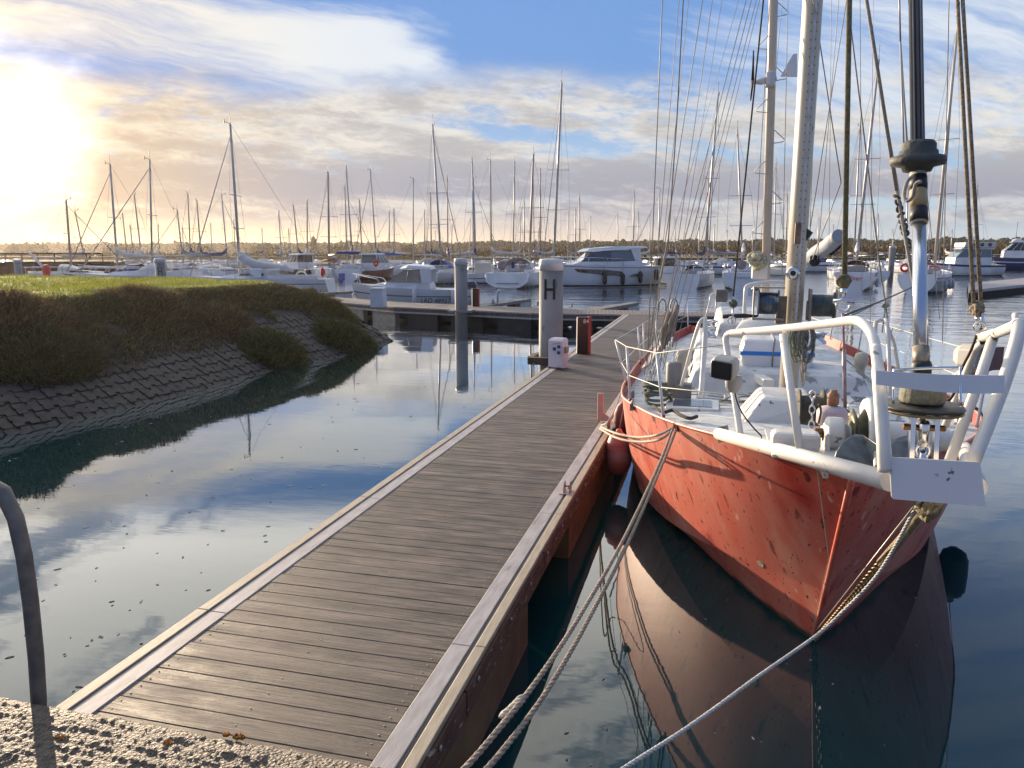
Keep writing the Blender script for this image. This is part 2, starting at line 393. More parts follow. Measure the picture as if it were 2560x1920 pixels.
def strip(x0, x1, z, m, name, ya=1.6, yb=28.6):
    mb = MB(); yy = ya
    while yy < yb:
        y2 = min(yy+2.4, yb); mb.box((x0, yy+.002, z-.035), (x1, y2-.002, z), .004); yy = y2
    return mb.build(name, m, pontoon)
strip(-3.082, -2.956, DZ, stripg, 'inner_strip'); strip(-3.175, -3.094, DZ+.006, stripc, 'outer_strip')
strip(-1.419, -1.300, DZ, stripg, 'inner_strip'); strip(-1.272, -1.205, DZ+.006, stripc, 'outer_strip')
MB().box((-1.296, 1.6, DZ-.05), (-1.276, 28.6, DZ-.006)).build('rubber_channel', black, pontoon)
for xa, xb in ((-1.212, -1.19), (-3.18, -3.16)):
    mb = MB(); yy = 1.6
    while yy < 28.6: mb.box((xa, yy, DZ-.19), (xb, min(yy+1.98, 28.6), DZ-.035)); yy += 2
    mb.build('fascia_board', fascia, pontoon)
mb = MB(); 
for yy in (1.6, 6.9, 12.2, 17.5, 22.8): 
    mb.box((-1.62, yy, -.3), (-1.235, yy+3.6, DZ-.16), .02); mb.box((-3.12, yy, -.3), (-2.75, yy+3.6, DZ-.16), .02)
mb.build('float', floatm, pontoon)
MB().box((-3.14, 1.6, DZ-.15), (-1.23, 28.6, DZ-.045)).build('under_frame', darkf, pontoon)
# bolt heads of the fascia
mb = MB()
for i in range(26): mb.lathe((-1.188, 2.0+i*.62+random.uniform(-.1, .1), DZ-.075), [(.018, 0), (.016, .008), (.004, .010)], 10, 'X')
mb.build('fascia_bolts', galv, pontoon, kind='stuff')
# mooring cleats standing on the right-hand strip
def cleat(p, label, s=1.):
    p = Vector(p); t = thing('mooring_cleat', p, label, 'cleat', 'mooring cleats on the pontoons')
    mb = MB(); mb.box((p.x-.045*s, p.y-.10*s, p.z), (p.x+.045*s, p.y+.10*s, p.z+.012*s), .003)
    for dy in (-.05, .05): mb.tube([(p.x, p.y+dy*s, p.z), (p.x, p.y+dy*s, p.z+.07*s)], .014*s, 8)
    mb.tube([(p.x, p.y-.13*s, p.z+.075*s), (p.x, p.y-.06*s, p.z+.088*s), (p.x, p.y+.06*s, p.z+.088*s), (p.x, p.y+.13*s, p.z+.075*s)], [.008*s, .015*s, .015*s, .008*s], 8)
    mb.build('cleat_body', galv, t); return t
mk = atz(1215, 1062, DZ)
t = thing('deck_shackle', (-1.285, mk.y, DZ), 'small upright metal bracket on the right strip of the walkway', 'bracket')
mb = MB()
for dx in (-.028, .028):
    x = -1.285+dx; q = [(x, mk.y-.07, DZ+.006), (x, mk.y+.05, DZ+.006), (x, mk.y+.04, DZ+.10), (x, mk.y+.0, DZ+.115), (x, mk.y-.03, DZ+.10)]
    mb.prismv(q, (.008, 0, 0))
mb.box((-1.345, mk.y-.10, DZ+.001), (-1.225, mk.y+.07, DZ+.008)); mb.tube([(-1.32, mk.y, DZ+.06), (-1.25, mk.y, DZ+.06)], .009)
mb.build('bracket_body', mat('pinkish worn metal', (.42, .29, .25), (.3, .22, .2), 20, rough=.4, metal=.4), t)

# ---- crossing pontoon at the far end
deckf = mat('far decking', (.20, .15, .12), (.11, .085, .07), 3, rough=.65, stretch=(1, 8, 1), bump=.4)
cross = thing('cross_pontoon', (-8, 30, 0), 'grey decked pontoon crossing behind the walkway, with dark floats under it', 'pontoon')
Fp = [(0.6, 28.75), (-3.07, 28.62), (-6.6, 28.45), (-13.0, 30.2), (-19.3, 34.0), (-27, 39.)]
Bp = [(0.6, 30.35), (-3.4, 30.75), (-6.9, 31.1), (-13.6, 32.9), (-20.2, 36.7), (-28.2, 42.)]
mb = MB(); ms_ = MB(); mf = MB(); mk_ = MB(); ml = MB()
for i in range(5):
    a, b2, c_, d_ = map(Vector, (Fp[i], Fp[i+1], Bp[i+1], Bp[i]))
    n = max(1, int((a-b2).length/.15))
    for j in range(n):
        t0, t1 = (j+.04)/n, (j+.96)/n
        q = [a.lerp(b2, t0), a.lerp(b2, t1), d_.lerp(c_, t1), d_.lerp(c_, t0)]
        mb.prism([(p.x, p.y) for p in q], DZ-.04, DZ)
    e1 = (b2-a).normalized(); nn = Vector((-e1.y, e1.x))
    if nn.y > 0: nn = -nn
    P = lambda s, t_: (s+nn*t_).to_tuple()
    e2 = 0 if i else 0
    mf.prism([P(a, .02), P(a, .09), P(b2, .09), P(b2, .02)], DZ-.05, DZ+.008)
    ml.prism([P(a, .0), P(a, .06), P(b2, .06), P(b2, .0)], DZ-.22, DZ-.053)
    mf.prism([P(a, .06), P(a, .10), P(b2, .10), P(b2, .06)], DZ-.25, DZ-.19)
    for j in range(3):
        f0, f1 = (j*.33+.02, j*.33+.25)
        q = [a.lerp(b2, f0)-nn*.06, a.lerp(b2, f1)-nn*.06, a.lerp(b2, f1)-nn*1.9, a.lerp(b2, f0)-nn*1.9]
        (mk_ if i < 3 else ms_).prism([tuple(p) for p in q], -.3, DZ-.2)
    mk_.prism([tuple(a-nn*.3), tuple(b2-nn*.3), tuple(b2-nn*1.7), tuple(a-nn*1.7)], .1, DZ-.06)
mb.build('deck', deckf, cross); mf.build('edge_strip', stripg, cross); ml.build('fascia_board', mat('grey brown fascia', (.12, .10, .085), (.07, .06, .05), 6, rough=.8), cross)
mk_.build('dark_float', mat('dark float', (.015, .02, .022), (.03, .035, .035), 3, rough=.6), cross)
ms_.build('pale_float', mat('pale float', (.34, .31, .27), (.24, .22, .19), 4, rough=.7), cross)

# ---- finger pontoons reaching back from it
pale = mat('finger float blue grey', (.33, .38, .40), (.24, .28, .30), 3, rough=.6)
def finger(a, b2, label, w_=.55):
    a = Vector(a); b2 = Vector(b2); e1 = (b2-a).normalized(); n = Vector((-e1.y, e1.x))
    t = thing('finger_pontoon', (a.x, a.y, 0), label, 'pontoon', 'narrow finger pontoons')
    MB().prism([tuple(a-n*w_*.8), tuple(b2-n*w_*.35), tuple(b2+n*w_*.35), tuple(a+n*w_*.8)], DZ-.16, DZ-.02).build('beam', mat('finger beam grey', (.17, .17, .16), (.11, .11, .11), 5, rough=.7), t)
    q = b2-e1*1.5
    MB().prism([tuple(q-n*w_*.5), tuple(b2-e1*.15-n*w_*.5), tuple(b2-e1*.15+n*w_*.5), tuple(q+n*w_*.5)], -.25, DZ-.17).build('float', pale, t)
    q = b2-e1*2.0
    MB().prism([tuple(q-n*w_*.4), tuple(q+e1*.4-n*w_*.4), tuple(q+e1*.4+n*w_*.4), tuple(q+n*w_*.4)], DZ-.42, DZ-.17).build('bracket', mat('rusty bracket', (.07, .04, .03), rough=.8), t)
    return t
P2 = lambda x, y: tuple(atz(x, y, DZ).xy)
finger((-4.9, 31.), P2(1372, 652), 'narrow finger pontoon reaching back just right of the letter H pile')
finger((-10.0, 31.9), P2(1140, 644), 'narrow finger pontoon behind the black panel post, left of the H pile')
finger((-22.4, 38.2), P2(757, 628), 'narrow finger pontoon at the left, just right of the grass nose')

# ---- quay under the camera
m, N, L, B = node_mat('rough aggregate concrete')
tc = NN(N, L, 'ShaderNodeTexCoord')
vo = NN(N, L, 'ShaderNodeTexVoronoi', {0: tc.outputs['Object'], 2: 95.}); vo2 = NN(N, L, 'ShaderNodeTexVoronoi', {0: tc.outputs['Object'], 2: 38.})
nq = NN(N, L, 'ShaderNodeTexNoise', {0: tc.outputs['Object'], 2: 34., 3: 9., 4: .75}); nl = NN(N, L, 'ShaderNodeTexNoise', {0: tc.outputs['Object'], 2: 4., 3: 3.})
cr = NN(N, L, 'ShaderNodeValToRGB', {0: nq.outputs[0]}); e = cr.color_ramp.elements
e[0].position = .32; e[0].color = (.018, .015, .012, 1); e[1].position = .66; e[1].color = (.125, .092, .058, 1)
e2 = cr.color_ramp.elements.new(.47); e2.color = (.075, .056, .04, 1)
st = NN(N, L, 'ShaderNodeVectorMath', {0: vo.outputs['Color'], 1: (.15, .14, .125)}, operation='MULTIPLY')
mx = NN(N, L, 'ShaderNodeMix', data_type='RGBA'); L.new(NN(N, L, 'ShaderNodeMapRange', {0: vo.outputs['Distance'], 1: .40, 2: .16, 3: 0., 4: .42}).outputs[0], mx.inputs[0]); L.new(cr.outputs[0], mx.inputs[6]); L.new(st.outputs[0], mx.inputs[7])
L.new(mx.outputs[2], B.inputs['Base Color']); B.inputs['Roughness'].default_value = .62
hsum = NN(N, L, 'ShaderNodeMath', {0: nq.outputs[0], 1: 1., 2: 0.}, operation='MULTIPLY_ADD')
hv = NN(N, L, 'ShaderNodeMath', {0: vo.outputs['Distance'], 1: -.8, 2: hsum.outputs[0]}, operation='MULTIPLY_ADD')
bp = NN(N, L, 'ShaderNodeBump', {'Height': hv.outputs[0], 'Strength': 1., 'Distance': .012}); L.new(bp.outputs[0], B.inputs['Normal'])
QUAY = m
QZ = 1.45; QY = 1.87
vs_, fs_ = [], []; nx, ny = 420, 130
xs = np.linspace(-2.6, .3, nx); ys = np.linspace(QY, .9, ny)
for j, yy in enumerate(ys):
    for i, xx in enumerate(xs):
        z = .006*noise.noise((xx*9, yy*9, 0))+.004*noise.noise((xx*40, yy*40, 3))+.004*noise.noise((xx*90, yy*90, 5))+.004*noise.noise((xx*5, yy*55, 9))
        ed = QY-yy; z -= .03*math.exp(-ed/.022)
        yo = (.012*noise.noise((xx*7, 1, 4))+.008*noise.noise((xx*40, 2, 8)))*math.exp(-ed/.05)
        vs_.append((xx, yy+yo, QZ+z))
fs_ = [(j*nx+i, j*nx+i+1, (j+1)*nx+i+1, (j+1)*nx+i) for j in range(ny-1) for i in range(nx-1)]
mb = MB(); mb.add(vs_, fs_, True)
mb.box((-14, -8, -1), (-2.6, QY-.02, QZ-.004)); mb.box((.3, -8, -1), (16, QY-.02, QZ-.004)); mb.box((-2.6, -8, -1), (.3, .9, QZ-.004)); mb.box((-2.6, .9, -1), (.3, QY-.03, QZ-.06))
mb.build('quay', QUAY, kind='structure')
# lichen spots on the quay
lich = mat('orange lichen', (.55, .22, .02), (.35, .12, .01), 60, rough=.9, bump=1, bscale=200)
mb = MB()
for x, y_, r_ in ((130, 1590, .013), (360, 1602, .014), (515, 1588, .018), (490, 1583, .01)):
    p = atz(x, y_, QZ+.004)
    for k_ in range(26):
        a = random.uniform(0, 6.28); d_ = r_*math.sqrt(random.random()); q = p+.8*Vector((math.cos(a)*d_*1.5, math.sin(a)*d_, 0))
        mb.lathe((q.x, q.y, QZ-.006), [(.0035, 0), (.003, .006), (.001, .009)], 6)
mb.build('lichen', lich, kind='stuff', label='orange lichen crusts growing on the concrete quay edge')
# bent ladder rail
rail = thing('ladder_handrail', atz(60, 1515, QZ), 'dark weathered steel ladder handrail curving out of the left edge over the quay', 'handrail')
def railpts():
    yb = QY+.03; b0 = aty(84, 1518, yb)
    prof = [(84, 1660), (84, 1518), (78, 1420), (66, 1300), (52, 1200), (34, 1120), (6, 1062), (-40, 1035), (-95, 1050), (-140, 1110), (-165, 1250)]
    return [aty(x, y_, yb-.12*max(0, i-6)/4) for i, (x, y_) in enumerate(prof)]
rp = railpts()
MB().tube(rp, .029, 14, flat=(1, .62)).build('rail_bar', mat('oxidised steel', (.14, .135, .125), (.22, .19, .16), 18, rough=.55, metal=.5, bump=.3, bscale=60), rail)
pl = rp[1]; MB().box((pl.x-.06, pl.y-.035, QZ-.35), (pl.x+.06, pl.y+.035, QZ-.28)).build('foot_plate', galv, rail)

# ---- grass bank on the left
SH = [(-11.7, -9), (-11.4, 0), (-11.25, 6), (-11.05, 9.5), (-10.75, 11), (-10.6, 13.5), (-10.6, 17.1), (-10.2, 18.9), (-9.9, 21), (-10.25, 23.4), (-11.2, 25.0), (-13.5, 26.6), (-18, 27.9), (-30, 29.0), (-60, 31), (-150, 36)]
shp = np.array(SH, float)
def sdist(x, y):
    a = shp[:-1]; b = shp[1:]; ab = b-a; p = np.stack([x, y], -1)[..., None, :]
    t = np.clip(((p-a)*ab).sum(-1)/(ab*ab).sum(-1), 0, 1); q = a+ab*t[..., None]; d = np.sqrt(((p-q)**2).sum(-1)); i = d.argmin(-1)
    d0 = np.take_along_axis(d, i[..., None], -1)[..., 0]; A = a[i]; AB = ab[i]; P = p[..., 0, :]
    s = AB[..., 0]*(P[..., 1]-A[..., 1])-AB[..., 1]*(P[..., 0]-A[..., 0])
    return np.where(s > 0, d0, -d0)
def prof(d): return np.interp(d, [-3, 0, 2.05, 3.0, 3.7, 4.3, 8, 200], [-1.7, .0, 1.18, 1.62, 1.90, 1.96, 1.93, 2.0])
def bz(x, y):
    d = sdist(np.asarray(x, float), np.asarray(y, float)); return prof(d), d
gx = np.concatenate([np.linspace(-9, -20, 92), np.linspace(-20.3, -60, 80), np.linspace(-62, -150, 24)]); gy = np.linspace(-9, 38, 260)
GX, GY = np.meshgrid(gx, gy); GZ, GD = bz(GX, GY)
NZ = np.array([[noise.noise((x*.5, y*.5, 0))*.07+noise.noise((x*1.7, y*1.7, 4))*.05 for x in gx] for y in gy])
GZ = GZ+NZ*np.clip((GD-1.6)/1.5, 0, 1)
nx = len(gx); ny = len(gy)
m, N, L, B = node_mat('bank turf and soil')
tc = NN(N, L, 'ShaderNodeTexCoord'); gN = NN(N, L, 'ShaderNodeNewGeometry'); sp = NN(N, L, 'ShaderNodeSeparateXYZ', {0: tc.outputs['Object']})
na = NN(N, L, 'ShaderNodeTexNoise', {0: tc.outputs['Object'], 2: .8, 3: 5.}); nb = NN(N, L, 'ShaderNodeTexNoise', {0: tc.outputs['Object'], 2: 14., 3: 6.})
g1 = NN(N, L, 'ShaderNodeMix', data_type='RGBA'); L.new(NN(N, L, 'ShaderNodeMapRange', {0: na.outputs[0], 1: .38, 2: .6}).outputs[0], g1.inputs[0]); g1.inputs[6].default_value = (.12, .19, .02, 1); g1.inputs[7].default_value = (.22, .20, .05, 1)
s1 = NN(N, L, 'ShaderNodeMix', data_type='RGBA'); L.new(nb.outputs[0], s1.inputs[0]); s1.inputs[6].default_value = (.022, .017, .012, 1); s1.inputs[7].default_value = (.06, .045, .032, 1)
hz = NN(N, L, 'ShaderNodeMath', {0: nb.outputs[0], 1: .12, 2: sp.outputs[2]}, operation='MULTIPLY_ADD')
fz = NN(N, L, 'ShaderNodeMapRange', {0: hz.outputs[0], 1: 1.80, 2: 1.93})
x_ = NN(N, L, 'ShaderNodeMix', data_type='RGBA'); L.new(fz.outputs[0], x_.inputs[0]); L.new(s1.outputs[2], x_.inputs[6]); L.new(g1.outputs[2], x_.inputs[7])
L.new(x_.outputs[2], B.inputs['Base Color']); B.inputs['Roughness'].default_value = .9
bp = NN(N, L, 'ShaderNodeBump', {'Height': nb.outputs[0], 'Strength': 1., 'Distance': .04}); L.new(bp.outputs[0], B.inputs['Normal'])
mb = MB(); mb.add(list(zip(GX.ravel(), GY.ravel(), GZ.ravel())), [(j*nx+i, (j+1)*nx+i, (j+1)*nx+i+1, j*nx+i+1) for j in range(ny-1) for i in range(nx-1)], True)
mb.build('bank', m, kind='structure')
# stone paving blocks on the lower slope
slabm = mat('dark revetment block', (.020, .015, .012), (.044, .034, .028), 7, rough=.75, bump=.6, bscale=30, spots=(.03, .035, .02), spot_scale=5, spot_lo=.55, spot_w=.1)
cum = np.concatenate([[0], np.cumsum(np.hypot(*np.diff(shp, axis=0).T))])
def shore(s):
    x = np.interp(s, cum, shp[:, 0]); y = np.interp(s, cum, shp[:, 1]); i = min(len(cum)-2, int(np.searchsorted(cum, s)-1)); d = shp[i+1]-shp[i]; d = d/np.hypot(*d)
    return Vector((x, y, 0)), Vector((d[0], d[1], 0)), Vector((-d[1], d[0], 0))
mb = MB(); random.seed(3); s = 14.; 
while s < 36.5:
    for r_ in range(8):
        L_ = .46; Wd = .30; ss = s+(.23 if r_ % 2 else 0); o_, e_, n_ = shore(ss+L_/2)
        up_ = (n_*2.05+Vector((0, 0, 1.18))).normalized(); nrm = e_.cross(up_); nrm = nrm if nrm.z > 0 else -nrm
        cpt = o_+up_*(-.22+Wd*(r_+.5))+nrm*(.015+random.uniform(-.012, .012)); ee = e_*(L_/2-.016); uu = up_*(Wd/2-.013)
        hh_ = .5*.3
        oct_ = [cpt-ee-uu, cpt-ee*.24-uu, cpt-ee*.2-uu*.5, cpt+ee*.2-uu*.5, cpt+ee*.24-uu, cpt+ee-uu, cpt+ee-uu*.2, cpt+ee*.86, cpt+ee+uu*.2, cpt+ee+uu, cpt+ee*.24+uu, cpt+ee*.2+uu*.5, cpt-ee*.2+uu*.5, cpt-ee*.24+uu, cpt-ee+uu, cpt-ee+uu*.2, cpt-ee*.86, cpt-ee-uu*.2]
        mb.prismv([p-nrm*.06 for p in oct_], nrm*.07)
    s += .46
mb.build('revetment_blocks', slabm, kind='structure')

# ---- vegetation
def leafmat(name, a, b, c=None, tr=.25):
    m, N, L, B = node_mat(name); oi = NN(N, L, 'ShaderNodeNewGeometry')
    cr = NN(N, L, 'ShaderNodeValToRGB', {0: oi.outputs['Random Per Island']}); e = cr.color_ramp.elements
    e[0].color = (*a, 1); e[1].color = (*b, 1)
    if c: e3 = cr.color_ramp.elements.new(.6); e3.color = (*c, 1)
    L.new(cr.outputs[0], B.inputs['Base Color']); B.inputs['Roughness'].default_value = .7
    tb = NN(N, L, 'ShaderNodeBsdfTranslucent'); L.new(cr.outputs[0], tb.inputs[0]); mx = NN(N, L, 'ShaderNodeMixShader', {0: tr, 1: B.outputs[0], 2: tb.outputs[0]})
    L.new(mx.outputs[0], N['Material Output'].inputs[0]); return m
rng = np.random.default_rng(5)
def blades(P, D, Wd, name, m, curl=.25, **tg):
    """P base points, D growth vectors, Wd widths: bent two-piece blades in one mesh"""
    P = np.asarray(P); D = np.asarray(D); n = len(P)
    side = np.cross(D, rng.normal(size=(n, 3))); side /= np.linalg.norm(side, axis=1, keepdims=True)+1e-9; side *= np.asarray(Wd).reshape(-1, 1)/2
    bend = rng.normal(size=(n, 3))*np.linalg.norm(D, axis=1, keepdims=True)*curl; bend[:, 2] = -np.abs(bend[:, 2])
    V = np.stack([P-side, P+side, P+D*.55+side*.9, P+D*.55-side*.9, P+D+bend], 1).reshape(-1, 3)
    b = np.arange(n)*5; F4 = np.stack([b, b+1, b+2, b+3], 1); F3 = np.stack([b+3, b+2, b+4], 1)
    me = bpy.data.meshes.new(name); me.vertices.add(len(V)); me.vertices.foreach_set('co', V.ravel().astype(np.float32))
    loops = np.concatenate([F4.ravel(), F3.ravel()]); me.loops.add(len(loops)); me.loops.foreach_set('vertex_index', loops.astype(np.int32))
    st = np.concatenate([np.arange(n)*4, n*4+np.arange(n)*3]); me.polygons.add(2*n); me.polygons.foreach_set('loop_start', st.astype(np.int32))
    me.update(calc_edges=True); me.validate(); me.materials.append(m)
    o = bpy.data.objects.new(name, me); 
    return o
def link(o, parent=None, **tg):
    COL.objects.link(o); 
    if parent is not None: o.parent = parent
    return tag(o, **tg)
drym = leafmat('dry scrub leaf', (.08, .042, .020), (.34, .24, .10), (.14, .10, .04)); grm = leafmat('olive leaf', (.045, .045, .014), (.20, .17, .05), (.09, .085, .025))
turf = leafmat('turf blade', (.12, .15, .018), (.34, .32, .07), (.20, .23, .035), .5)
# scrub on the upper slope
n = 100000; s_ = rng.uniform(13, 45, n); dd = .75+3.15*rng.beta(2.1, 1.5, n)
P = []
for a_, d_ in zip(s_, dd):
    x = np.interp(a_, cum, shp[:, 0]); y = np.interp(a_, cum, shp[:, 1]); i = min(len(cum)-2, int(np.searchsorted(cum, a_)-1)); q = shp[i+1]-shp[i]; q = q/np.hypot(*q)
    P.append((x-q[1]*d_, y+q[0]*d_))
P = np.array(P); cover = np.array([noise.noise((x*.55, y*.55, 2))+.5*noise.noise((x*1.6, y*1.6, 7)) for x, y in P])
keep = (cover+(dd-1.45)*.5) > -.02; P = P[keep]; dd = dd[keep]; z, _ = bz(P[:, 0], P[:, 1]); n = len(P)
D = np.stack([rng.normal(.06, .09, n), rng.normal(0, .09, n), rng.uniform(.08, .27, n)], 1)*(.8+.6*np.clip(cover[keep], 0, 1)[:, None])*np.clip((4.15-dd)/.9, .3, 1)[:, None]
tagk = rng.random(n) < .55
for k_, mm, nm, lb in ((tagk, drym, 'dry_scrub', 'brown dry scrub covering the upper slope of the bank'), (~tagk, grm, 'green_scrub', 'low olive green scrub mixed over the slope of the bank')):
    link(blades(np.c_[P[k_], z[k_]-.02], D[k_], rng.uniform(.008, .022, k_.sum()), nm, mm), kind='stuff', label=lb)
# turf
n = 70000; x = -13.2-rng.gamma(1.6, 5.0, n); y = rng.uniform(6, 29, n); zz, d_ = bz(x, y); k_ = (d_ > 3.3) & (x > -45); x = x[k_]; y = y[k_]; zz = zz[k_]; n = len(x)
hgt = np.array([.035+.05*max(0, noise.noise((a*.6, b*.6, 11))+.2) for a, b in zip(x, y)])*(1+np.clip((np.hypot(x, y)-15)/20, 0, 1))
zn = np.array([noise.noise((a*.5, b*.5, 0))*.07+noise.noise((a*1.7, b*1.7, 4))*.05 for a, b in zip(x, y)])
link(blades(np.c_[x, y, zz+zn-.01], np.stack([rng.normal(0, .02, n), rng.normal(0, .02, n), hgt*rng.uniform(.7, 1.5, n)], 1), rng.uniform(.008, .02, n), 'turf', turf), kind='stuff', label='short bright green grass on top of the bank')
# single shrubs on the slope
def shrub(name, c, rx, ry, h, nb, m, label, cat, wd=(.008, .022), ln=(.10, .30)):
    c = Vector(c); t = thing(name, c, label, cat, 'shrubs on the bank slope')
    a = rng.uniform(0, 2*np.pi, nb); r_ = np.sqrt(rng.random(nb)); x = np.cos(a)*r_*rx; y = np.sin(a)*r_*ry
    lump = np.array([noise.noise((c.x+q*1.9, c.y+w_*1.9, 3)) for q, w_ in zip(x, y)])
    top = h*np.sqrt(np.clip(1-r_**2, 0, 1))*(1+.55*lump); zb = top*rng.uniform(.35, 1, nb)**.6
    gz, _ = bz(c.x+x, c.y+y); P = np.c_[x, y, gz-c.z+zb-.12]
    D = np.stack([x/rx*.8+rng.normal(0, .4, nb), y/ry*.8+rng.normal(0, .4, nb), rng.uniform(.3, 1.1, nb)], 1); D /= np.linalg.norm(D, axis=1, keepdims=True); D *= rng.uniform(ln[0], ln[1], nb)[:, None]
    link(blades(P, D, rng.uniform(*wd, nb), 'foliage', m), t)
    mb = MB()
    for k_ in range(9):
        a_ = k_*.7; mb.tube([(0, 0, -.15), (math.cos(a_)*rx*.3, math.sin(a_)*ry*.3, h*.3), (math.cos(a_)*rx*.6, math.sin(a_)*ry*.6, h*.62)], [.02, .012, .005], 5)
    mb.build('stems', mat('shrub stem', (.06, .04, .025), rough=.9), t, world=False)
def sl(x, y):       # a spot on the slope seen at photo place (x, y)
    r = ray(x, y); best = None
    for i in range(60, 400):
        p = CAM+r*(i*.1/1906.); z_, d_ = bz(p.x, p.y)
        if d_ > 0 and p.z < z_: return Vector((p.x, p.y, float(z_)))
    return p
shrub('shrub', sl(90, 775), .8, 1.3, .42, 9000, leafmat('tamarisk leaf', (.05, .04, .015), (.20, .17, .05), (.10, .09, .03)), 'large olive brown bush spilling down the slope at the left edge', 'shrub')
shrub('shrub', sl(30, 700), .9, 1.3, .58, 7000, drym, 'tall russet bush at the far left below the grass edge', 'shrub')
shrub('shrub', sl(590, 765), .75, 1.0, .46, 6500, grm, 'rounded olive bush hanging to the waterline right of the paving blocks', 'shrub')
shrub('shrub', sl(745, 730), .8, 1.2, .42, 6000, grm, 'low green bush nearest the tip of the bank', 'shrub')
shrub('shrub', sl(330, 665), 1.0, 1.4, .40, 5000, drym, 'low brown bush in the middle of the slope', 'shrub')
shrub('shrub', sl(470, 700), .8, 1.2, .40, 4500, drym, 'dry brown bush left of the rounded olive bush', 'shrub')
shrub('shrub', sl(705, 668), .9, 1.2, .45, 5500, leafmat('golden grass', (.09, .07, .025), (.24, .19, .07), (.13, .11, .035)), 'tuft of golden grass on the crest near the nose of the bank', 'shrub')
shrub('shrub', sl(235, 652), .35, .35, .30, 1500, leafmat('pale flower heads', (.16, .15, .07), (.30, .27, .14)), 'small pale flowering shrub standing on the slope under the grass edge', 'shrub', ln=(.05, .14))

# flotsam
mb = MB(); rn = random.Random(4)
for i in range(300):
    if i < 250: x, y = rn.uniform(0, 1150), rn.uniform(790, 1500)
    else: x, y = rn.uniform(950, 2100), rn.uniform(1150, 1659)
    p = atz(x, y, .003)
    if sdist(np.array(p.x), np.array(p.y)) > -.1 or (-3.3 < p.x < -1.1): continue
    s = rn.uniform(.003, .010)*(1+p.y*.07)*(.6 if i >= 250 else 1); a0 = rn.uniform(0, 3); el = rn.uniform(1, 3.2)
    q = []
    for j in range(7):
        a = j*2*math.pi/7; ra = s*rn.uniform(.7, 1.2); v_ = Vector((math.cos(a)*ra*el, math.sin(a)*ra)); q.append((p.x+v_.x*math.cos(a0)-v_.y*math.sin(a0), p.y+v_.x*math.sin(a0)+v_.y*math.cos(a0)))
    mb.prism(q, .001, .004)
mb.build('flotsam', mat('foam and leaf flecks', (.42, .40, .34), (.10, .08, .05), 2, rough=.8, lo=.45, hi=.55), kind='stuff', label='scattered foam and leaf flecks floating on the water')
# ================================================================ far shore
def strip_land(name, y0, y1, z, m, x0=-900, x1=900):
    return MB().box((x0, y0, -.5), (x1, y1, z)).build(name, m, kind='structure')
shorem = mat('far shore ground', (.10, .08, .04), (.06, .055, .025), .05, rough=.9)
a0 = Vector((-math.sin(HEAD), math.cos(HEAD))); r0 = Vector((math.cos(HEAD), math.sin(HEAD)))
def vp(lat, fwd, z=0): q = r0*lat+a0*fwd; return Vector((q.x, q.y, z))
def poly_land(name, pts, z, m):
    return MB().prism([tuple(vp(*p).xy) for p in pts], -1, z).build(name, m, kind='structure')
poly_land('far_shore', [(-900, 330), (-60, 330), (20, 215), (150, 205), (260, 170), (500, 150), (900, 150), (900, 1500), (-900, 1500)], 1.2, shorem)
poly_land('far_fields', [(-900, 300), (-70, 300), (-60, 330), (-900, 330)], 1.0, shorem)
# dike with brown reeds behind the basin
reedm = leafmat('brown reed', (.11, .06, .022), (.26, .16, .06), (.13, .10, .035), .15)
reedg = leafmat('olive hedge leaf', (.03, .035, .012), (.10, .085, .03), (.06, .055, .02), .1)
def massed(name, label, m, lat, fwd, h, n, ln, wd, seed=0, zb=1.2, depth=14, up=1.):
    r_ = np.random.default_rng(seed); a = r_.uniform(lat[0], lat[1], n); t_ = (a-lat[0])/(lat[1]-lat[0]); f = np.interp(t_, np.linspace(0, 1, len(fwd)), fwd)+r_.uniform(0, depth, n)
    hh = np.interp(t_, np.linspace(0, 1, len(h)), h)*np.array([.86+.22*noise.noise((q*.05+seed, 0, 0))+.20*noise.noise((q*.21+seed, w_*.1, 3)) for q, w_ in zip(a, f)])
    zz = zb+hh*r_.uniform(0, 1, n)**.7
    P = np.outer(a, (r0.x, r0.y, 0))+np.outer(f, (a0.x, a0.y, 0)); P[:, 2] = zz
    D = np.stack([r_.normal(0, .35, n), r_.normal(0, .35, n), up*r_.uniform(.5, 1.2, n)], 1)*r_.uniform(ln[0], ln[1], n)[:, None]
    return link(blades(P, D, r_.uniform(wd[0], wd[1], n), name, m), kind='stuff', label=label)
massed('reed_bed', 'brown reeds and low scrub on the dike behind the basin', reedm, (-42, 300), (235, 212, 205, 200, 170), (1.0, 3.4, 3.6, 3.6, 3.2), 26000, (.5, 1.4), (.12, .4), 1)
massed('hedge', 'dark olive scrub along the dike at the right', reedg, (90, 320), (225, 212, 190, 170), (3.2, 4.0, 4.6, 5.2), 12000, (.6, 1.6), (.3, .8), 2, up=.5)
massed('low_hedge', 'dark low hedge on the far bank at the left', reedg, (-420, -20), (330, 318, 300), (2.0, 1.6, 1.8), 14000, (.6, 1.4), (.4, 1.0), 3, zb=.8, up=.4)
massed('far_wood', 'hazy wooded ridge along the horizon', leafmat('wood leaf', (.035, .04, .018), (.085, .08, .035), (.06, .06, .025), .1), (-760, 760), (880, 720, 640, 600, 560), (9.5, 8.5, 10, 11.5, 11), 60000, (2, 6), (2.2, 5.5), 4, depth=60, up=.35)
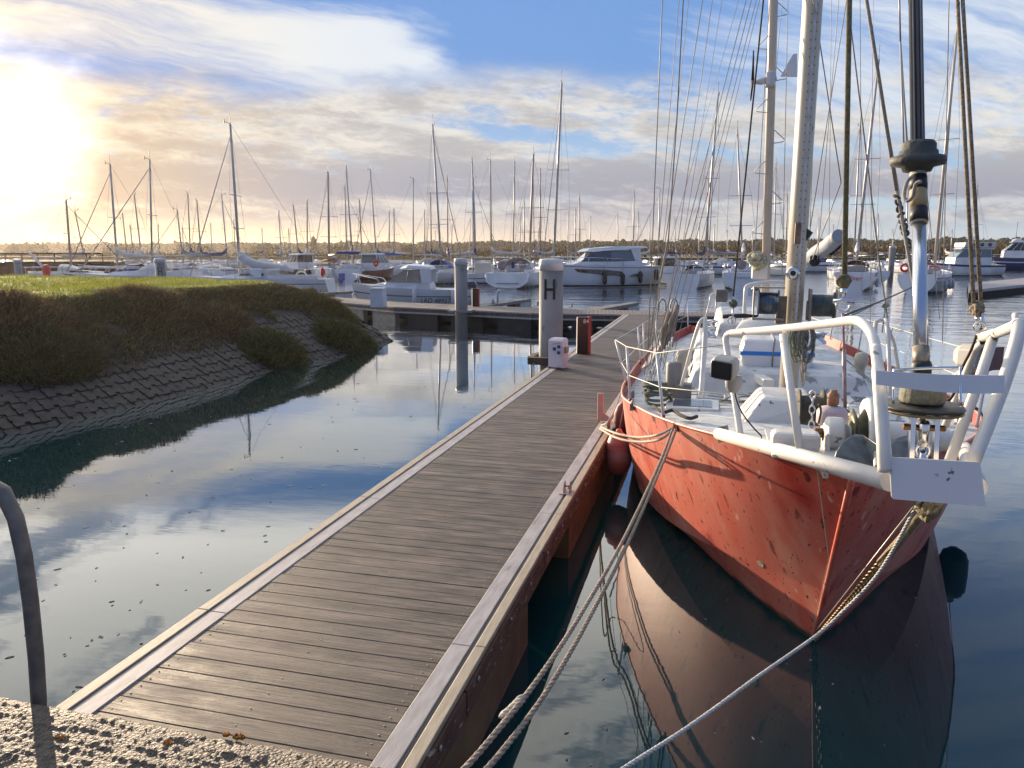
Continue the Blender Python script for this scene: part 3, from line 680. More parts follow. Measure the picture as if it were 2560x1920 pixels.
for i, (x, y, fw_, rr) in enumerate([(60, 548, 520, 11), (265, 545, 430, 8), (420, 541, 470, 9), (730, 533, 420, 5), (880, 530, 420, 4), (575, 538, 430, 7)]):
    p = atd(x, y, fw_); t = thing('tree', (p.x, p.y, 1.), ['broad hazy round tree at the far left horizon', 'low hazy round tree between the two left masts', 'wide hazy tree behind the left boats', 'small dark tree on the ridge left of centre', 'small spiky tree on the centre ridge', 'round hazy tree above the grey sail cover'][i], 'tree', 'trees beyond the marina')
    r_ = np.random.default_rng(i+50); n = 900; v_ = r_.normal(size=(n, 3)); v_ /= np.linalg.norm(v_, axis=1, keepdims=True); v_ *= r_.uniform(.5, 1, n)[:, None]*rr*np.array([1.3, 1.3, .55]); hz_ = max(3., p.z-1); v_[:, 2] += hz_*.62
    v_[:, 2] = np.abs(v_[:, 2])
    link(blades(v_, r_.normal(size=(n, 3))*rr*.12, np.full(n, rr*.14), 'crown', reedg), t)
    MB().tube([(0, 0, 0), (0, 0, hz_*.6)], [rr*.06, rr*.03], 6).build('trunk', mat('far bark', (.08, .06, .04), rough=.9), t, world=False)
p = atd(678, 540, 480); t = thing('conifer', (p.x, p.y, 1), 'pointed dark conifer on the hazy horizon left of centre', 'tree')
r_ = np.random.default_rng(9); n = 700; hz_ = r_.uniform(0, 1, n); an = r_.uniform(0, 6.28, n); rr = 2.2*(1-hz_)+.1
link(blades(np.stack([np.cos(an)*rr, np.sin(an)*rr, 1+hz_*9.5], 1), r_.normal(size=(n, 3))*.7, np.full(n, .8), 'crown', reedg), t)
MB().tube([(0, 0, 0), (0, 0, 4)], .25, 6).build('trunk', mat('far bark', (.08, .06, .04)), t, world=False)
def house(x0, x1, ytop, fw_, label, wallm, roofm, gable=False):
    a, b_ = atd(x0, ytop, fw_), atd(x1, ytop, fw_); t = thing('house', ((a.x+b_.x)/2, (a.y+b_.y)/2, 1.2), label, 'house', 'low houses beyond the marina')
    d = (b_-a); d.z = 0; e_ = d.normalized(); n_ = Vector((-e_.y, e_.x, 0)); top = max(a.z, 3.5); ev = 1.2+(top-1.2)*.55; W_ = 7
    base = [Vector((q.x, q.y, 0)) for q in (a, b_, b_+n_*W_, a+n_*W_)]
    MB().prism([(q.x, q.y) for q in base], 1, ev).build('wall', wallm, t)
    m_ = MB()
    if gable: P = [base[0]-n_*.0+Vector((0, 0, ev)), base[1]+Vector((0, 0, ev)), (base[0]+base[1])/2+Vector((0, 0, top))]; m_.prismv([p-n_*.3 for p in P], n_*(W_+.6))
    else: P = [base[0]-n_*.4+Vector((0, 0, ev)), base[3]+n_*.4+Vector((0, 0, ev)), (base[0]+base[3])/2+Vector((0, 0, top))]; m_.prismv([p-e_*.3 for p in P], e_*(d.length+.6))
    m_.build('roof', roofm, t)
    w_ = MB(); L_ = d.length
    for k_ in range(max(1, int(L_/4))): q = base[0]+e_*(2+k_*4)-n_*.06; w_.obox((q.x, q.y, 1.2+(ev-1.2)*.5), e_*.5, n_*.05, (0, 0, .5))
    w_.build('window', glass, t)
tile = mat('terracotta tile', (.30, .11, .06), (.2, .08, .05), .5, rough=.8); slate = mat('grey slate', (.13, .12, .12), rough=.7); lime = mat('lime render', (.62, .56, .45), rough=.8)
house(1068, 1125, 536, 300, 'long low brick red roofed house behind the masts in the centre', mat('brown wall', (.25, .13, .08), rough=.8), tile)
house(1048, 1063, 539, 290, 'small house with a pale sunlit gable in front of the red roof', lime, slate, True)
house(738, 775, 545, 300, 'low grey roofed building at the left of the marina', mat('shade wall', (.2, .17, .13), rough=.8), slate)
house(1185, 1200, 540, 300, 'small brick red roofed house to the right of the tall central mast', lime, tile)
# ================================================================ the red steel ketch moored at the walkway
from mathutils.bvhtree import BVHTree
XC = .87; SY = 5.83
def pch(xs, ys):                                  # smooth monotone curve through measured points
    xs = np.array(xs, float); ys = np.array(ys, float); h = np.diff(xs); d = np.diff(ys)/h; m_ = np.zeros(len(xs)); m_[0] = d[0]; m_[-1] = d[-1]
    for i in range(1, len(xs)-1): m_[i] = 0 if d[i-1]*d[i] <= 0 else 2*d[i-1]*d[i]/(d[i-1]+d[i])
    def f(x):
        x = min(max(x, xs[0]), xs[-1]); i = min(len(h)-1, int(np.searchsorted(xs, x, 'right')-1)); t = (x-xs[i])/h[i]
        return float((2*t**3-3*t*t+1)*ys[i]+(t**3-2*t*t+t)*h[i]*m_[i]+(-2*t**3+3*t*t)*ys[i+1]+(t**3-t*t)*h[i]*m_[i+1])
    return f
VEND = 13.6
hS = pch([0, .12, .35, .65, 1.03, 1.6, 2.5, 4, 5.5, 8, 11, 13, 14.7], [.02, .13, .34, .58, .81, 1.09, 1.45, 1.84, 1.95, 2.0, 1.9, 1.65, 1.35])
hC = pch([0, .3, .7, 1.2, 2.4, 4, 6, 9, 12, 14], [.02, .25, .52, .80, 1.27, 1.68, 1.86, 1.9, 1.65, 1.2])
hW = pch([0, .27, .7, 1.18, 2.32, 3.87, 5.5, 8, 11, 14], [.02, .2, .43, .66, 1.12, 1.57, 1.80, 1.88, 1.6, 1.0])
hK = pch([0, 1.5, 4, 8, 13.6], [.01, .35, .9, 1.1, .5])
zS = pch([-1.03, -.38, .57, 1.5, 3, 4.5, 7, 10, 13.6], [1.66, 1.61, 1.50, 1.41, 1.29, 1.21, 1.12, 1.07, 1.12])
zC = pch([-.34, 1, 2.5, 5, 13.6], [.56, .33, .10, -.10, -.15])
zDk = lambda v_: zS(v_)-float(np.interp(v_, [-1, 1.5, 4, 13], [.05, .06, .16, .18]))
def side(sg, lev, t):
    g_ = t**1.6
    v0, hf, zf = {'S': (-1.03, hS, zS), 'C': (-.34, hC, zC), 'W': (0, hW, lambda q: 0.), 'K': (.45, hK, lambda q: -.75)}[lev]
    v_ = v0+(VEND-v0)*g_; return Vector((XC+sg*hf(v_-v0), SY+v_, zf(v_)))
yacht = thing('sailing_yacht', (XC, SY+5, 0), 'weathered red steel ketch with worn white deck and rails moored at the walkway', 'sailing boat')
redh = mat('weathered red hull', (.60, .115, .072), (.57, .18, .125), 1.5, rough=.5, stretch=(1, 1, .5), spots=(.10, .02, .015), spot_scale=5, spot_lo=.67, spot_w=.015, bump=.12, bscale=4, dist=.6, coat=.1)
T = redh.node_tree; N_, L_ = T.nodes, T.links; bs_ = N_['Principled BSDF']; src = bs_.inputs['Base Color'].links[0].from_socket
tco = N_.new('ShaderNodeTexCoord')
def hullspot(sc, stt, lo, w_, col, src, det=5):
    mpp = N_.new('ShaderNodeMapping'); mpp.inputs['Scale'].default_value = stt; L_.new(tco.outputs['Object'], mpp.inputs[0])
    nn = N_.new('ShaderNodeTexNoise'); nn.inputs['Scale'].default_value = sc; nn.inputs['Detail'].default_value = det; L_.new(mpp.outputs[0], nn.inputs['Vector'])
    mr = N_.new('ShaderNodeMapRange'); L_.new(nn.outputs[0], mr.inputs[0]); mr.inputs[1].default_value = lo; mr.inputs[2].default_value = lo+w_
    x = N_.new('ShaderNodeMix'); x.data_type = 'RGBA'; L_.new(mr.outputs[0], x.inputs[0]); L_.new(src, x.inputs[6]); x.inputs[7].default_value = (*col, 1); return x.outputs[2]
src = hullspot(3., (1, 1.1, .28), .48, .16, (.62, .23, .16), src)      # rubbed paler patches running down
src = hullspot(2.3, (1, 1.1, .22), .56, .16, (.44, .035, .02), src)    # fresher red patches
src = hullspot(26., (1, 1, .5), .655, .03, (.10, .025, .018), src, 3)     # rust pocks
src = hullspot(7., (1, 1, .10), .62, .05, (.26, .05, .03), src)
src = hullspot(9., (1, 1, .35), .67, .02, (.66, .33, .26), src, 6)        # run marks
sz_ = N_.new('ShaderNodeSeparateXYZ'); gg_ = N_.new('ShaderNodeNewGeometry'); L_.new(gg_.outputs['Position'], sz_.inputs[0])
nz_ = N_.new('ShaderNodeTexNoise'); nz_.inputs['Scale'].default_value = 5.; L_.new(tco.outputs['Object'], nz_.inputs['Vector'])
ma_ = N_.new('ShaderNodeMath'); ma_.operation = 'MULTIPLY_ADD'; L_.new(nz_.outputs[0], ma_.inputs[0]); ma_.inputs[1].default_value = -.14; L_.new(sz_.outputs[2], ma_.inputs[2])
mr_ = N_.new('ShaderNodeMapRange'); L_.new(ma_.outputs[0], mr_.inputs[0]); mr_.inputs[1].default_value = .0; mr_.inputs[2].default_value = -.05
wx_ = N_.new('ShaderNodeMix'); wx_.data_type = 'RGBA'; L_.new(mr_.outputs[0], wx_.inputs[0]); L_.new(src, wx_.inputs[6]); wx_.inputs[7].default_value = (.035, .035, .018, 1); src = wx_.outputs[2]
L_.new(src, bs_.inputs['Base Color'])
hullf = MB(); M_ = 56
for sg in (-1, 1):
    for a_, b_, n_ in (('S', 'C', 7), ('C', 'W', 3), ('W', 'K', 3)):
        rows = []
        for j in range(n_+1): 
            f = j/n_; rw = []
            for i in range(M_+1):
                t = i/M_; p = side(sg, a_, t).lerp(side(sg, b_, t), f)
                if a_ == 'S': p.x += sg*.03*math.sin(math.pi*f)*min(1, i/8)
                rw.append(p)
            rows.append(rw)
        n = M_+1
        hullf.add([p for r_ in rows for p in r_], [(j*n+i, j*n+i+1, (j+1)*n+i+1, (j+1)*n+i) for j in range(len(rows)-1) for i in range(M_)], True)
# stem bar, transom
st_pts = [Vector((XC, SY-1.045*z/1.66+ (0 if z >= 0 else -z*.6), z)) for z in (1.66, 1.2, .8, .4, 0, -.4, -.75)]
hullf.tube(st_pts, [.022]*7, 6)
tr = [side(-1, k_, 1) for k_ in ('S', 'C', 'W', 'K')]+[side(1, k_, 1) for k_ in ('K', 'W', 'C', 'S')]
hullf.add(tr, [tuple(range(8))])
hull = hullf.build('hull', redh, yacht)
bvh = BVHTree.FromPolygons([Vector(p) for p in hullf.v], [f for f in hullf.f if len(f) == 4])
def onhull(x, y):
    r = ray(x, y).normalized(); h_ = bvh.ray_cast(CAM, r); return h_[0], (h_[1] if h_[1].dot(r) < 0 else -h_[1])
def edge(sg, inset=0., dz=0.): return [side(sg, 'S', i/60.)+Vector((-sg*inset, 0, dz)) for i in range(61)]
rim = mat('pink rubbed rail edge', (.58, .26, .19), (.45, .12, .07), 9, rough=.5)
mb = MB(); mb.tube(edge(-1), .014, 6); mb.tube(edge(1), .014, 6); mb.build('rail_edge', rim, yacht)
# inside of the bulwark
mb = MB()
for sg in (-1, 1):
    A_ = edge(sg, .012); n = len(A_); B_ = [Vector((p.x-sg*.03, p.y, zDk(p.y-SY)-.03)) for p in A_]
    mb.add(A_+B_, [(i, i+1, n+i+1, n+i) for i in range(n-1)], True)
mb.build('bulwark', mat('dull red bulwark', (.36, .05, .035), (.26, .03, .02), 5, rough=.6), yacht)
# deck
deckp = mat('worn white deck paint', (.60, .61, .60), (.40, .42, .42), 2.2, rough=.6, stretch=(1, 1, 1), spots=(.24, .25, .25), spot_scale=6, spot_lo=.60, spot_w=.06, bump=.3, bscale=60)
mb = MB(); V_ = []; n = 61; cols = 9
for i in range(n):
    a_ = side(-1, 'S', i/60.); v_ = a_.y-SY; w_ = max(.001, XC-a_.x-.03); z = zDk(v_)
    for j in range(cols): q = j/(cols-1)*2-1; V_.append((XC+q*w_, a_.y, z+.05*(1-q*q)*min(1, w_)))
mb.add(V_, [(i*cols+j, i*cols+j+1, (i+1)*cols+j+1, (i+1)*cols+j) for i in range(n-1) for j in range(cols-1)], True)
mb.build('deck', deckp, yacht)
dk = lambda Y: zDk(Y-SY)+.045
def part(name, m, fn, par=None, **k):
    b_ = MB(); fn(b_); return b_.build(name, m, par or yacht, **k)
def crop(x, y): return (1296+x*.414, 604.8+y*.414)           # survey sheet of the foredeck
whp = white
# --- foredeck: low trapezoid hatch box
p0 = atz(1603, 913, dk(7.1)); p1 = atz(1722, 915, dk(7.0)); 
def fhatch(b_):
    x0, x1, y0, y1, z = p0.x, p0.x+.62, p0.y, p0.y+.72, dk(7.2)-.02
    r0_ = [(x0, y0, z), (x1+.06, y0, z), (x1+.06, y1+.1, z), (x0, y1+.1, z)]
    r1_ = [(x0+.16, y0+.10, z+.23), (x1-.02, y0+.06, z+.23), (x1-.02, y1, z+.23), (x0+.16, y1, z+.23)]
    r2_ = [(x0+.19, y0+.14, z+.25), (x1-.05, y0+.10, z+.25), (x1-.05, y1-.04, z+.25), (x0+.19, y1-.04, z+.25)]
    b_.loft([r0_, r1_, r2_])
part('fore_locker', whp, fhatch, bevel=.012)
# bow bitt box and plate
q = atd(*crop(1050, 893), 4.25)
part('bitt_box', whp, lambda b_: b_.box((q.x-.16, q.y-.02, q.z), (q.x+.10, q.y+.12, q.z+.10)), bevel=.025)
part('bow_plate', whp, lambda b_: b_.box((q.x-.16, q.y-.10, q.z-.02), (q.x+.30, q.y+.6, q.z-.003)))
# windlass lying across the foredeck
wq = atd(*crop(1200, 800), 4.35); wz = wq.z; wy = wq.y
wx = lambda cx, d=4.35: atd(*crop(cx, 800), d).x
wl = part('windlass', whp, lambda b_: (b_.lathe((wx(1165), wy, wz), [(.0, 0), (.05, 0), (.095, .02), (.095, .10), (.05, .13), (.05, .28), (.085, .31), (.085, .42), (.07, .43), (.07, .50)], 24, 'X'),
      b_.box((wx(1165)+.0, wy-.11, wz-.24), (wx(1165)+.03, wy+.12, wz+.02)), b_.box((wx(1165)+.10, wy-.08, wz-.24), (wx(1165)+.40, wy+.16, wz-.10))), bevel=.008)
gx_ = wx(1395)
part('gypsy_guard', whp, lambda b_: (b_.lathe((gx_-.03, wy+.02, wz+.0), [(.13, 0), (.20, .0), (.21, .02), (.20, .055), (.13, .06)], 28, 'X')), wl)
part('gypsy_wheel', mat('greasy bronze', (.12, .12, .07), (.06, .05, .03), 20, rough=.5, metal=.6), lambda b_: b_.lathe((gx_-.10, wy, wz), [(.09, 0), (.15, .01), (.09, .04), (.15, .07), (.09, .075)], 20, 'X'), wl)
part('warping_drum', whp, lambda b_: b_.lathe((wx(1515), wy, wz), [(.07, 0), (.07, .10), (.10, .14), (.10, .18), (.06, .21), (.06, .27), (.04, .30)], 24, 'X'), wl)
part('shaft_nut', mat('rusty brown', (.12, .05, .02), rough=.8), lambda b_: b_.lathe((wx(1165)-.05, wy, wz), [(.02, 0), (.03, .01), (.03, .05), (.02, .06)], 6, 'X'), wl)
# twin anchor flukes
flk = mat('dull galvanised fluke', (.17, .19, .19), (.11, .12, .12), 14, rough=.55, metal=.35, bump=.4)
an = part('anchor', galv, lambda b_: b_.tube([atd(*crop(1455, 985), 3.5), atd(*crop(1450, 900), 3.8), atd(*crop(1470, 820), 4.3)], .022, 8))
def fluke(pts, d):
    P = [atd(*crop(*p_), d+dd_) for p_, dd_ in pts]
    return lambda b_: b_.prismv(P, (0, .018, .004))
part('fluke', flk, fluke([((1222, 938), 0), ((1235, 900), 0), ((1265, 858), .05), ((1300, 828), .1), ((1335, 812), .15), ((1370, 814), .15), ((1398, 838), .1), ((1425, 866), .05), ((1452, 868), 0), ((1455, 930), 0), ((1430, 975), 0), ((1300, 960), 0)], 3.75), an)
part('fluke', flk, fluke([((1500, 868), 0), ((1530, 850), .05), ((1560, 830), .1), ((1600, 820), .15), ((1640, 826), .15), ((1668, 850), .1), ((1672, 935), 0), ((1590, 960), 0), ((1500, 955), 0)], 3.75), an)
# chain and rope reel, bottle shaped buoy
rl = atd(*crop(1095, 680), 5.9)
re_ = part('rope_reel', mat('dark reel', (.06, .055, .04), (.10, .09, .06), 30, rough=.8, bump=1), lambda b_: b_.lathe((rl.x-.09, rl.y, rl.z), [(.16, 0), (.16, .015), (.11, .016), (.12, .10), (.12, .17), (.16, .171), (.16, .19)], 24, 'X'))
def chainlinks(b_, A_, B_, r, sag=0.):
    n = int((B_-A_).length/(r*3.1)); T_ = (B_-A_).normalized()
    for i in range(n):
        t = (i+.5)/n; c = A_.lerp(B_, t)+Vector((0, 0, -sag*4*t*(1-t))); s_ = T_.cross(Vector((0, 0, 1))).normalized(); u2 = s_.cross(T_)
        w2 = s_ if i % 2 else u2
        b_.tube([c+T_*math.cos(a)*r*2.1+w2*math.sin(a)*r*1.25 for a in [k_*math.pi/5 for k_ in range(11)]], r*.5, 6)
part('anchor_chain', chrome, lambda b_: chainlinks(b_, rl+Vector((-.01, -.17, .18)), rl+Vector((.0, -.17, -.16)), .016))
bo = atd(*crop(1208, 745), 5.2); bo.z -= .02
bu = part('buoy', mat('pinkish white plastic', (.50, .42, .44), (.42, .36, .38), 4, rough=.5), lambda b_: b_.lathe(bo, [(.08, 0), (.10, .02), (.10, .10), (.08, .125), (.03, .14)], 20))
part('buoy_neck', mat('pitted orange brown', (.40, .19, .10), (.2, .09, .05), 30, rough=.7), lambda b_: b_.lathe(bo+Vector((0, 0, .14)), [(.03, 0), (.038, .01), (.038, .08), (.025, .09), (.02, .11)], 12), bu)
# brown hose beside it
part('hose', mat('brown hose', (.10, .06, .03), rough=.6), lambda b_: b_.tube(smoothpath([atd(*crop(*c_), 5.1) for c_ in [(1140, 750), (1146, 720), (1152, 690), (1150, 665), (1140, 650)]]), .008, 7))
# --- bow platform rails
T1 = atd(1553, 937, 5.4); T2 = atd(1924, 1040, 3.03)
mir = lambda p_: Vector((2*XC-p_.x, p_.y, p_.z))
pul = part('bow_rail', whp, lambda b_: (b_.tube([T1, T1.lerp(T2, .5), T2], .0415, 18),))
part('end_cap', galv, lambda b_: (b_.prismv([atd(1548, 925, 5.42), atd(1566, 921, 5.5), atd(1574, 952, 5.45), atd(1552, 957, 5.42)], (.02, .05, 0))), pul)
part('bow_rail', whp, lambda b_: b_.tube([mir(T1), mir(T1).lerp(mir(T2), .5), mir(T2)], .0415, 18))
C_ = crop
rail_ = [atd(*C_(735, 822), 4.95), atd(*C_(700, 600), 5.1), atd(*C_(668, 400), 5.3), atd(*C_(657, 310), 5.35), atd(*C_(672, 280), 5.33), atd(*C_(710, 272), 5.15), atd(*C_(960, 252), 4.25), atd(*C_(1200, 226), 3.7), atd(*C_(1310, 211), 3.45), atd(*C_(1370, 225), 3.33), atd(*C_(1420, 285), 3.22), atd(*C_(1440, 360), 3.16)]
part('top_rail', whp, lambda b_: b_.tube(smoothpath([*rail_]), .0215, 14))
part('rail_leg', whp, lambda b_: b_.tube(smoothpath([atd(*C_(1438, 350), 3.16), atd(*C_(1450, 450), 3.1), atd(*C_(1462, 600), 3.05), atd(*C_(1480, 850), 3.0), atd(*C_(1488, 1000), 3.0)]), [.022]*5+[.026]*8+[.027]*4, 14))
part('rail_leg', whp, lambda b_: b_.tube([atd(*C_(955, 285), 4.22), atd(*C_(1000, 600), 4.1), atd(*C_(1047, 902), 3.95)], .021, 12))
# sides further out
part('top_rail', whp, lambda b_: b_.tube([atd(*C_(1985, 300), 3.9), atd(*C_(2075, 276), 3.5), atd(*C_(2165, 240), 3.18), atd(*C_(2185, 232), 3.12)], [.024]*4, 14))
part('rail_leg', whp, lambda b_: (b_.tube([atd(*C_(2166, 180), 3.2), atd(*C_(2170, 235), 3.16)], .012, 8), b_.tube(smoothpath([atd(*C_(2182, 222), 3.14), atd(*C_(2180, 300), 3.1), atd(*C_(2100, 560), 3.05), atd(*C_(1945, 950), 2.98)]), .027, 14)))
part('rail_leg', whp, lambda b_: b_.tube([atd(*C_(2052, 300), 3.55), atd(*C_(1980, 520), 3.5), atd(*C_(1825, 945), 3.4)], .023, 14))
part('rail_leg', whp, lambda b_: b_.tube([atd(*C_(2030, 300), 3.95), atd(*C_(1960, 360), 4.2), atd(*C_(1850, 640), 4.4), atd(*C_(1790, 790), 4.5)], .020, 12))
# back board across the rails
def board(b_):
    P = []
    for i in range(13):
        t = i/12; xx = 1440+t*(2112-1440); top = 472+ t*26+ 8*math.sin(math.pi*t); bot = 545+ 48*math.sin(math.pi*min(1, t*.62+.0))*1.0+ t*0
        P.append((atd(*C_(xx, top), 2.99-.03*math.sin(math.pi*t)), atd(*C_(xx, bot), 2.99-.03*math.sin(math.pi*t))))
    n = len(P); d_ = Vector((0, .006, 0)); V_ = [a for a, _ in P]+[c_ for _, c_ in P]; V_ += [v2+d_ for v2 in V_]
    b_.add(V_, [(i, i+1, n+i+1, n+i) for i in range(n-1)]+[(2*n+i, 3*n+i, 3*n+i+1, 2*n+i+1) for i in range(n-1)]+[(i, 2*n+i, 2*n+i+1, i+1) for i in range(n-1)]+[(n+i, n+i+1, 3*n+i+1, 3*n+i) for i in range(n-1)]+[(0, n, 3*n, 2*n), (n-1, 3*n-1, 4*n-1, 2*n-1)])
boardm = mat('smooth white board', (.72, .72, .72), (.66, .66, .66), 3, rough=.32, coat=.3, spots=(.10, .11, .14), spot_scale=5.5, spot_lo=.71, spot_w=.01)
part('back_board', boardm, board)
def plate(b_):
    cor = [C_(1512, 925), C_(1985, 952), C_(2014, 1183), C_(1522, 1143)]; P = []
    for i, c_ in enumerate(cor):
        a = Vector(cor[i-1]); b2 = Vector(c_); d_ = Vector(cor[(i+1) % 4]); r = 7
        e1 = (a-b2).normalized()*r; e2 = (d_-b2).normalized()*r
        for t in (0, .25, .5, .75, 1): P.append((b2+e1)*(1-t)**2+b2*2*t*(1-t)+(b2+e2)*t*t)
    b_.prismv([aty(p_.x, p_.y, 3.17-.03*((p_.y-985)/110)) for p_ in P], (0, .008, .0))
part('bow_plate', boardm, plate)
part('platform', whp, lambda b_: b_.prismv([T2+Vector((0, .02, -.03)), mir(T2)+Vector((0, .02, -.03)), mir(T2.lerp(T1, .35))+Vector((0, 0, -.03)), T2.lerp(T1, .35)+Vector((0, 0, -.03))], (0, 0, -.012)))
# --- headsail furler standing on the platform
FB = Vector((XC, 3.33, 1.98)); FD = Vector((0, 5.77, 13.8)).normalized()
fz = lambda z: FB+FD*((z-FB.z)/FD.z)
fy = lambda yy: min((fz(1.98+i*.01) for i in range(400)), key=lambda p_: abs((p_-CAM).dot(UP)/(p_-CAM).dot(FW)*1906-(960-yy*2560/2212)))
fur = part('furler_drum', mat('black drum plate', (.015, .014, .013), (.05, .045, .03), 14, rough=.35), lambda b_: b_.lathe(fy(880), [(.0, -.006), (.155, -.006), (.162, 0), (.155, .012), (.03, .016)], 40))
part('drum_rim', mat('brown brass rim', (.30, .22, .12), (.12, .09, .05), 14, rough=.4, metal=.6), lambda b_: b_.torus(fy(884)-Vector((0, 0, .004)), .15, .007, 40), fur)
part('upper_drum', mat('mossy grey drum', (.20, .20, .15), (.11, .12, .08), 9, rough=.8, bump=1), lambda b_: b_.lathe(fy(868), [(.085, 0), (.088, .01), (.086, .085), (.07, .10)], 28), fur)
part('drum_cage', chrome, lambda b_: b_.tube(smoothpath([atd(*C_(1530, 650), 3.0), atd(*C_(1535, 480), 3.02), atd(*C_(1560, 468), 3.02), atd(*C_(1850, 458), 3.0), atd(*C_(1878, 475), 2.98), atd(*C_(1880, 660), 2.95)]), .006, 8), fur)
part('collar', black, lambda b_: b_.lathe(fy(800), [(.036, -.03), (.040, -.02), (.040, .02), (.034, .035)], 20), fur)
part('luff_tube', mat('polished luff tube', (.62, .64, .68), (.5, .52, .56), 3, rough=.22, metal=.9), lambda b_: b_.tube([fy(806), fy(640), fy(480)], .029, 20), fur)
part('tube_sleeve', mat('stained sleeve', (.35, .30, .24), (.15, .13, .10), 30, rough=.5, metal=.5), lambda b_: (b_.tube([fy(790), fy(752)], .033, 20)), fur)
foilm = mat('dark luff foil', (.20, .22, .25), (.15, .17, .19), 3, rough=.4, metal=.4)
def foil(b_):
    A_, B_ = fy(372), FB+FD*13; side_ = FD.cross(Vector((0, 1, 0))).normalized()
    b_.tube([A_, B_], .030, 16)
part('luff_foil', foilm, foil, fur)
part('foil_groove', mat('groove', (.03, .03, .035), rough=.5), lambda b_: [b_.tube([fy(372)+Vector((dx, -.029, 0)), FB+FD*13+Vector((dx, -.029, 0))], .0035, 6) for dx in (-.010, .006)], fur)
part('foil_bead', alu, lambda b_: [b_.tube([fy(372)+Vector((dx, -.028, 0)), FB+FD*13+Vector((dx, -.028, 0))], .003, 6) for dx in (-.018, -.002, .014)], fur)
c0 = fy(345)
part('swivel_cap', mat('faded dark plastic', (.06, .065, .06), (.035, .04, .036), 12, rough=.65, bump=.6), lambda b_: b_.lathe(c0, [(.034, -.060), (.058, -.055), (.066, -.036), (.110, -.026), (.117, -.010), (.112, .010), (.082, .018), (.080, .034), (.072, .040), (.070, .066), (.058, .080), (.032, .084)], 36), fur)
part('swivel_bolts', galv, lambda b_: [b_.lathe(c0+Vector((.10*math.cos(a), .10*math.sin(a), -.022)), [(.006, 0), (.006, .006)], 6) for a in (k_*1.05 for k_ in range(6))], fur, kind='stuff')
part('sleeve', mat('scuffed sleeve', (.50, .47, .42), (.35, .28, .16), 10, rough=.5), lambda b_: b_.tube([fy(482), fy(372)], .0345, 20), fur)
part('tape_band', black, lambda b_: b_.tube([fy(409), fy(380)], .0365, 20), fur)
part('tape_band', mat('tan tape', (.36, .25, .10), (.42, .36, .28), 12, rough=.5), lambda b_: b_.tube([fy(448), fy(410)], .0355, 20), fur)
part('tape_band', black, lambda b_: b_.tube([fy(480), fy(450)], .0365, 20), fur)
part('rope_loop', rope, lambda b_: b_.tube(smoothpath([atd(1974, 380, 3.3), atd(1960, 392, 3.3), atd(1953, 420, 3.28), atd(1960, 434, 3.26), atd(1972, 424, 3.24), atd(1978, 398, 3.22), atd(1990, 392, 3.2)]), .008, 8), fur)
# bottle screw under the drum
bz0 = fy(1010)
part('bottle_screw', chrome, lambda b_: (b_.tube([fy(890), fy(925)], .016, 12), b_.lathe(fy(968), [(.012, 0), (.022, .01), (.022, .10), (.014, .115)], 12), b_.tube([fy(968), bz0], .019, 10), b_.torus(fy(975), .026, .010, 14, 6, Matrix.Rotation(R(90), 3, 'X'))), fur)
part('side_strap', chrome, lambda b_: [b_.obox(fy(950)+Vector((dx, -.01, -.01)), (.009, 0, 0), (0, .016, 0), (0, .02, .12)) for dx in (-.042, .048)], fur)
part('clevis_pin', mat('bronze pin', (.30, .16, .08), rough=.35, metal=.8), lambda b_: b_.lathe(fy(925)+Vector((-.075, -.01, 0)), [(.012, 0), (.014, .004), (.014, .155), (.01, .16)], 8, 'X'), fur)
# bobstay: knotted rope, hook and chain down to the stem
BT = aty(2003, 1098, 3.25); BM = atd(*(((1480+1560/2.048)*.864), (1200+310/2.048)*.864), 3.9); ST0 = Vector((XC, SY-.06, .03))
BT2 = BT.lerp(ST0, .27)
knot = mat('frayed knot', (.20, .16, .08), (.34, .29, .19), 40, rough=.9, bump=1)
def lump(b_, c, r, n=9, rr=.45, sd=0):
    q_ = random.Random(sd)
    for i in range(n):
        ax = Vector((q_.gauss(0, 1), q_.gauss(0, 1), q_.gauss(0, 1))).normalized(); M2 = ax.to_track_quat('Z', 'Y').to_matrix()
        b_.torus(c+Vector((q_.uniform(-.2, .2), q_.uniform(-.2, .2), q_.uniform(-.25, .25)))*r, r*q_.uniform(.45, .8), r*rr*.55, 12, 6, M2)
bob = part('bobstay', knot, lambda b_: (lump(b_, BT, .055, 8, .4, 1), b_.tube([BT, BT2], [.016, .022], 10)))
part('bobstay_chain', mat('rusty brass chain', (.36, .25, .12), (.18, .12, .07), 40, rough=.45, metal=.6), lambda b_: chainlinks(b_, BT2, ST0, .0125), bob)
part('bobstay_wire', wire, lambda b_: b_.tube([BT+Vector((-.05, 0, 0)), ST0+Vector((-.02, -.02, .05))], .004, 6), bob)
part('trip_line', rope, lambda b_: b_.tube([T1.lerp(T2, .70), Vector((XC-.035, SY-.62, .9)), Vector((XC-.03, SY-.03, .02)), Vector((XC-.03, SY-.03, -.5))], .0035, 6), bob)
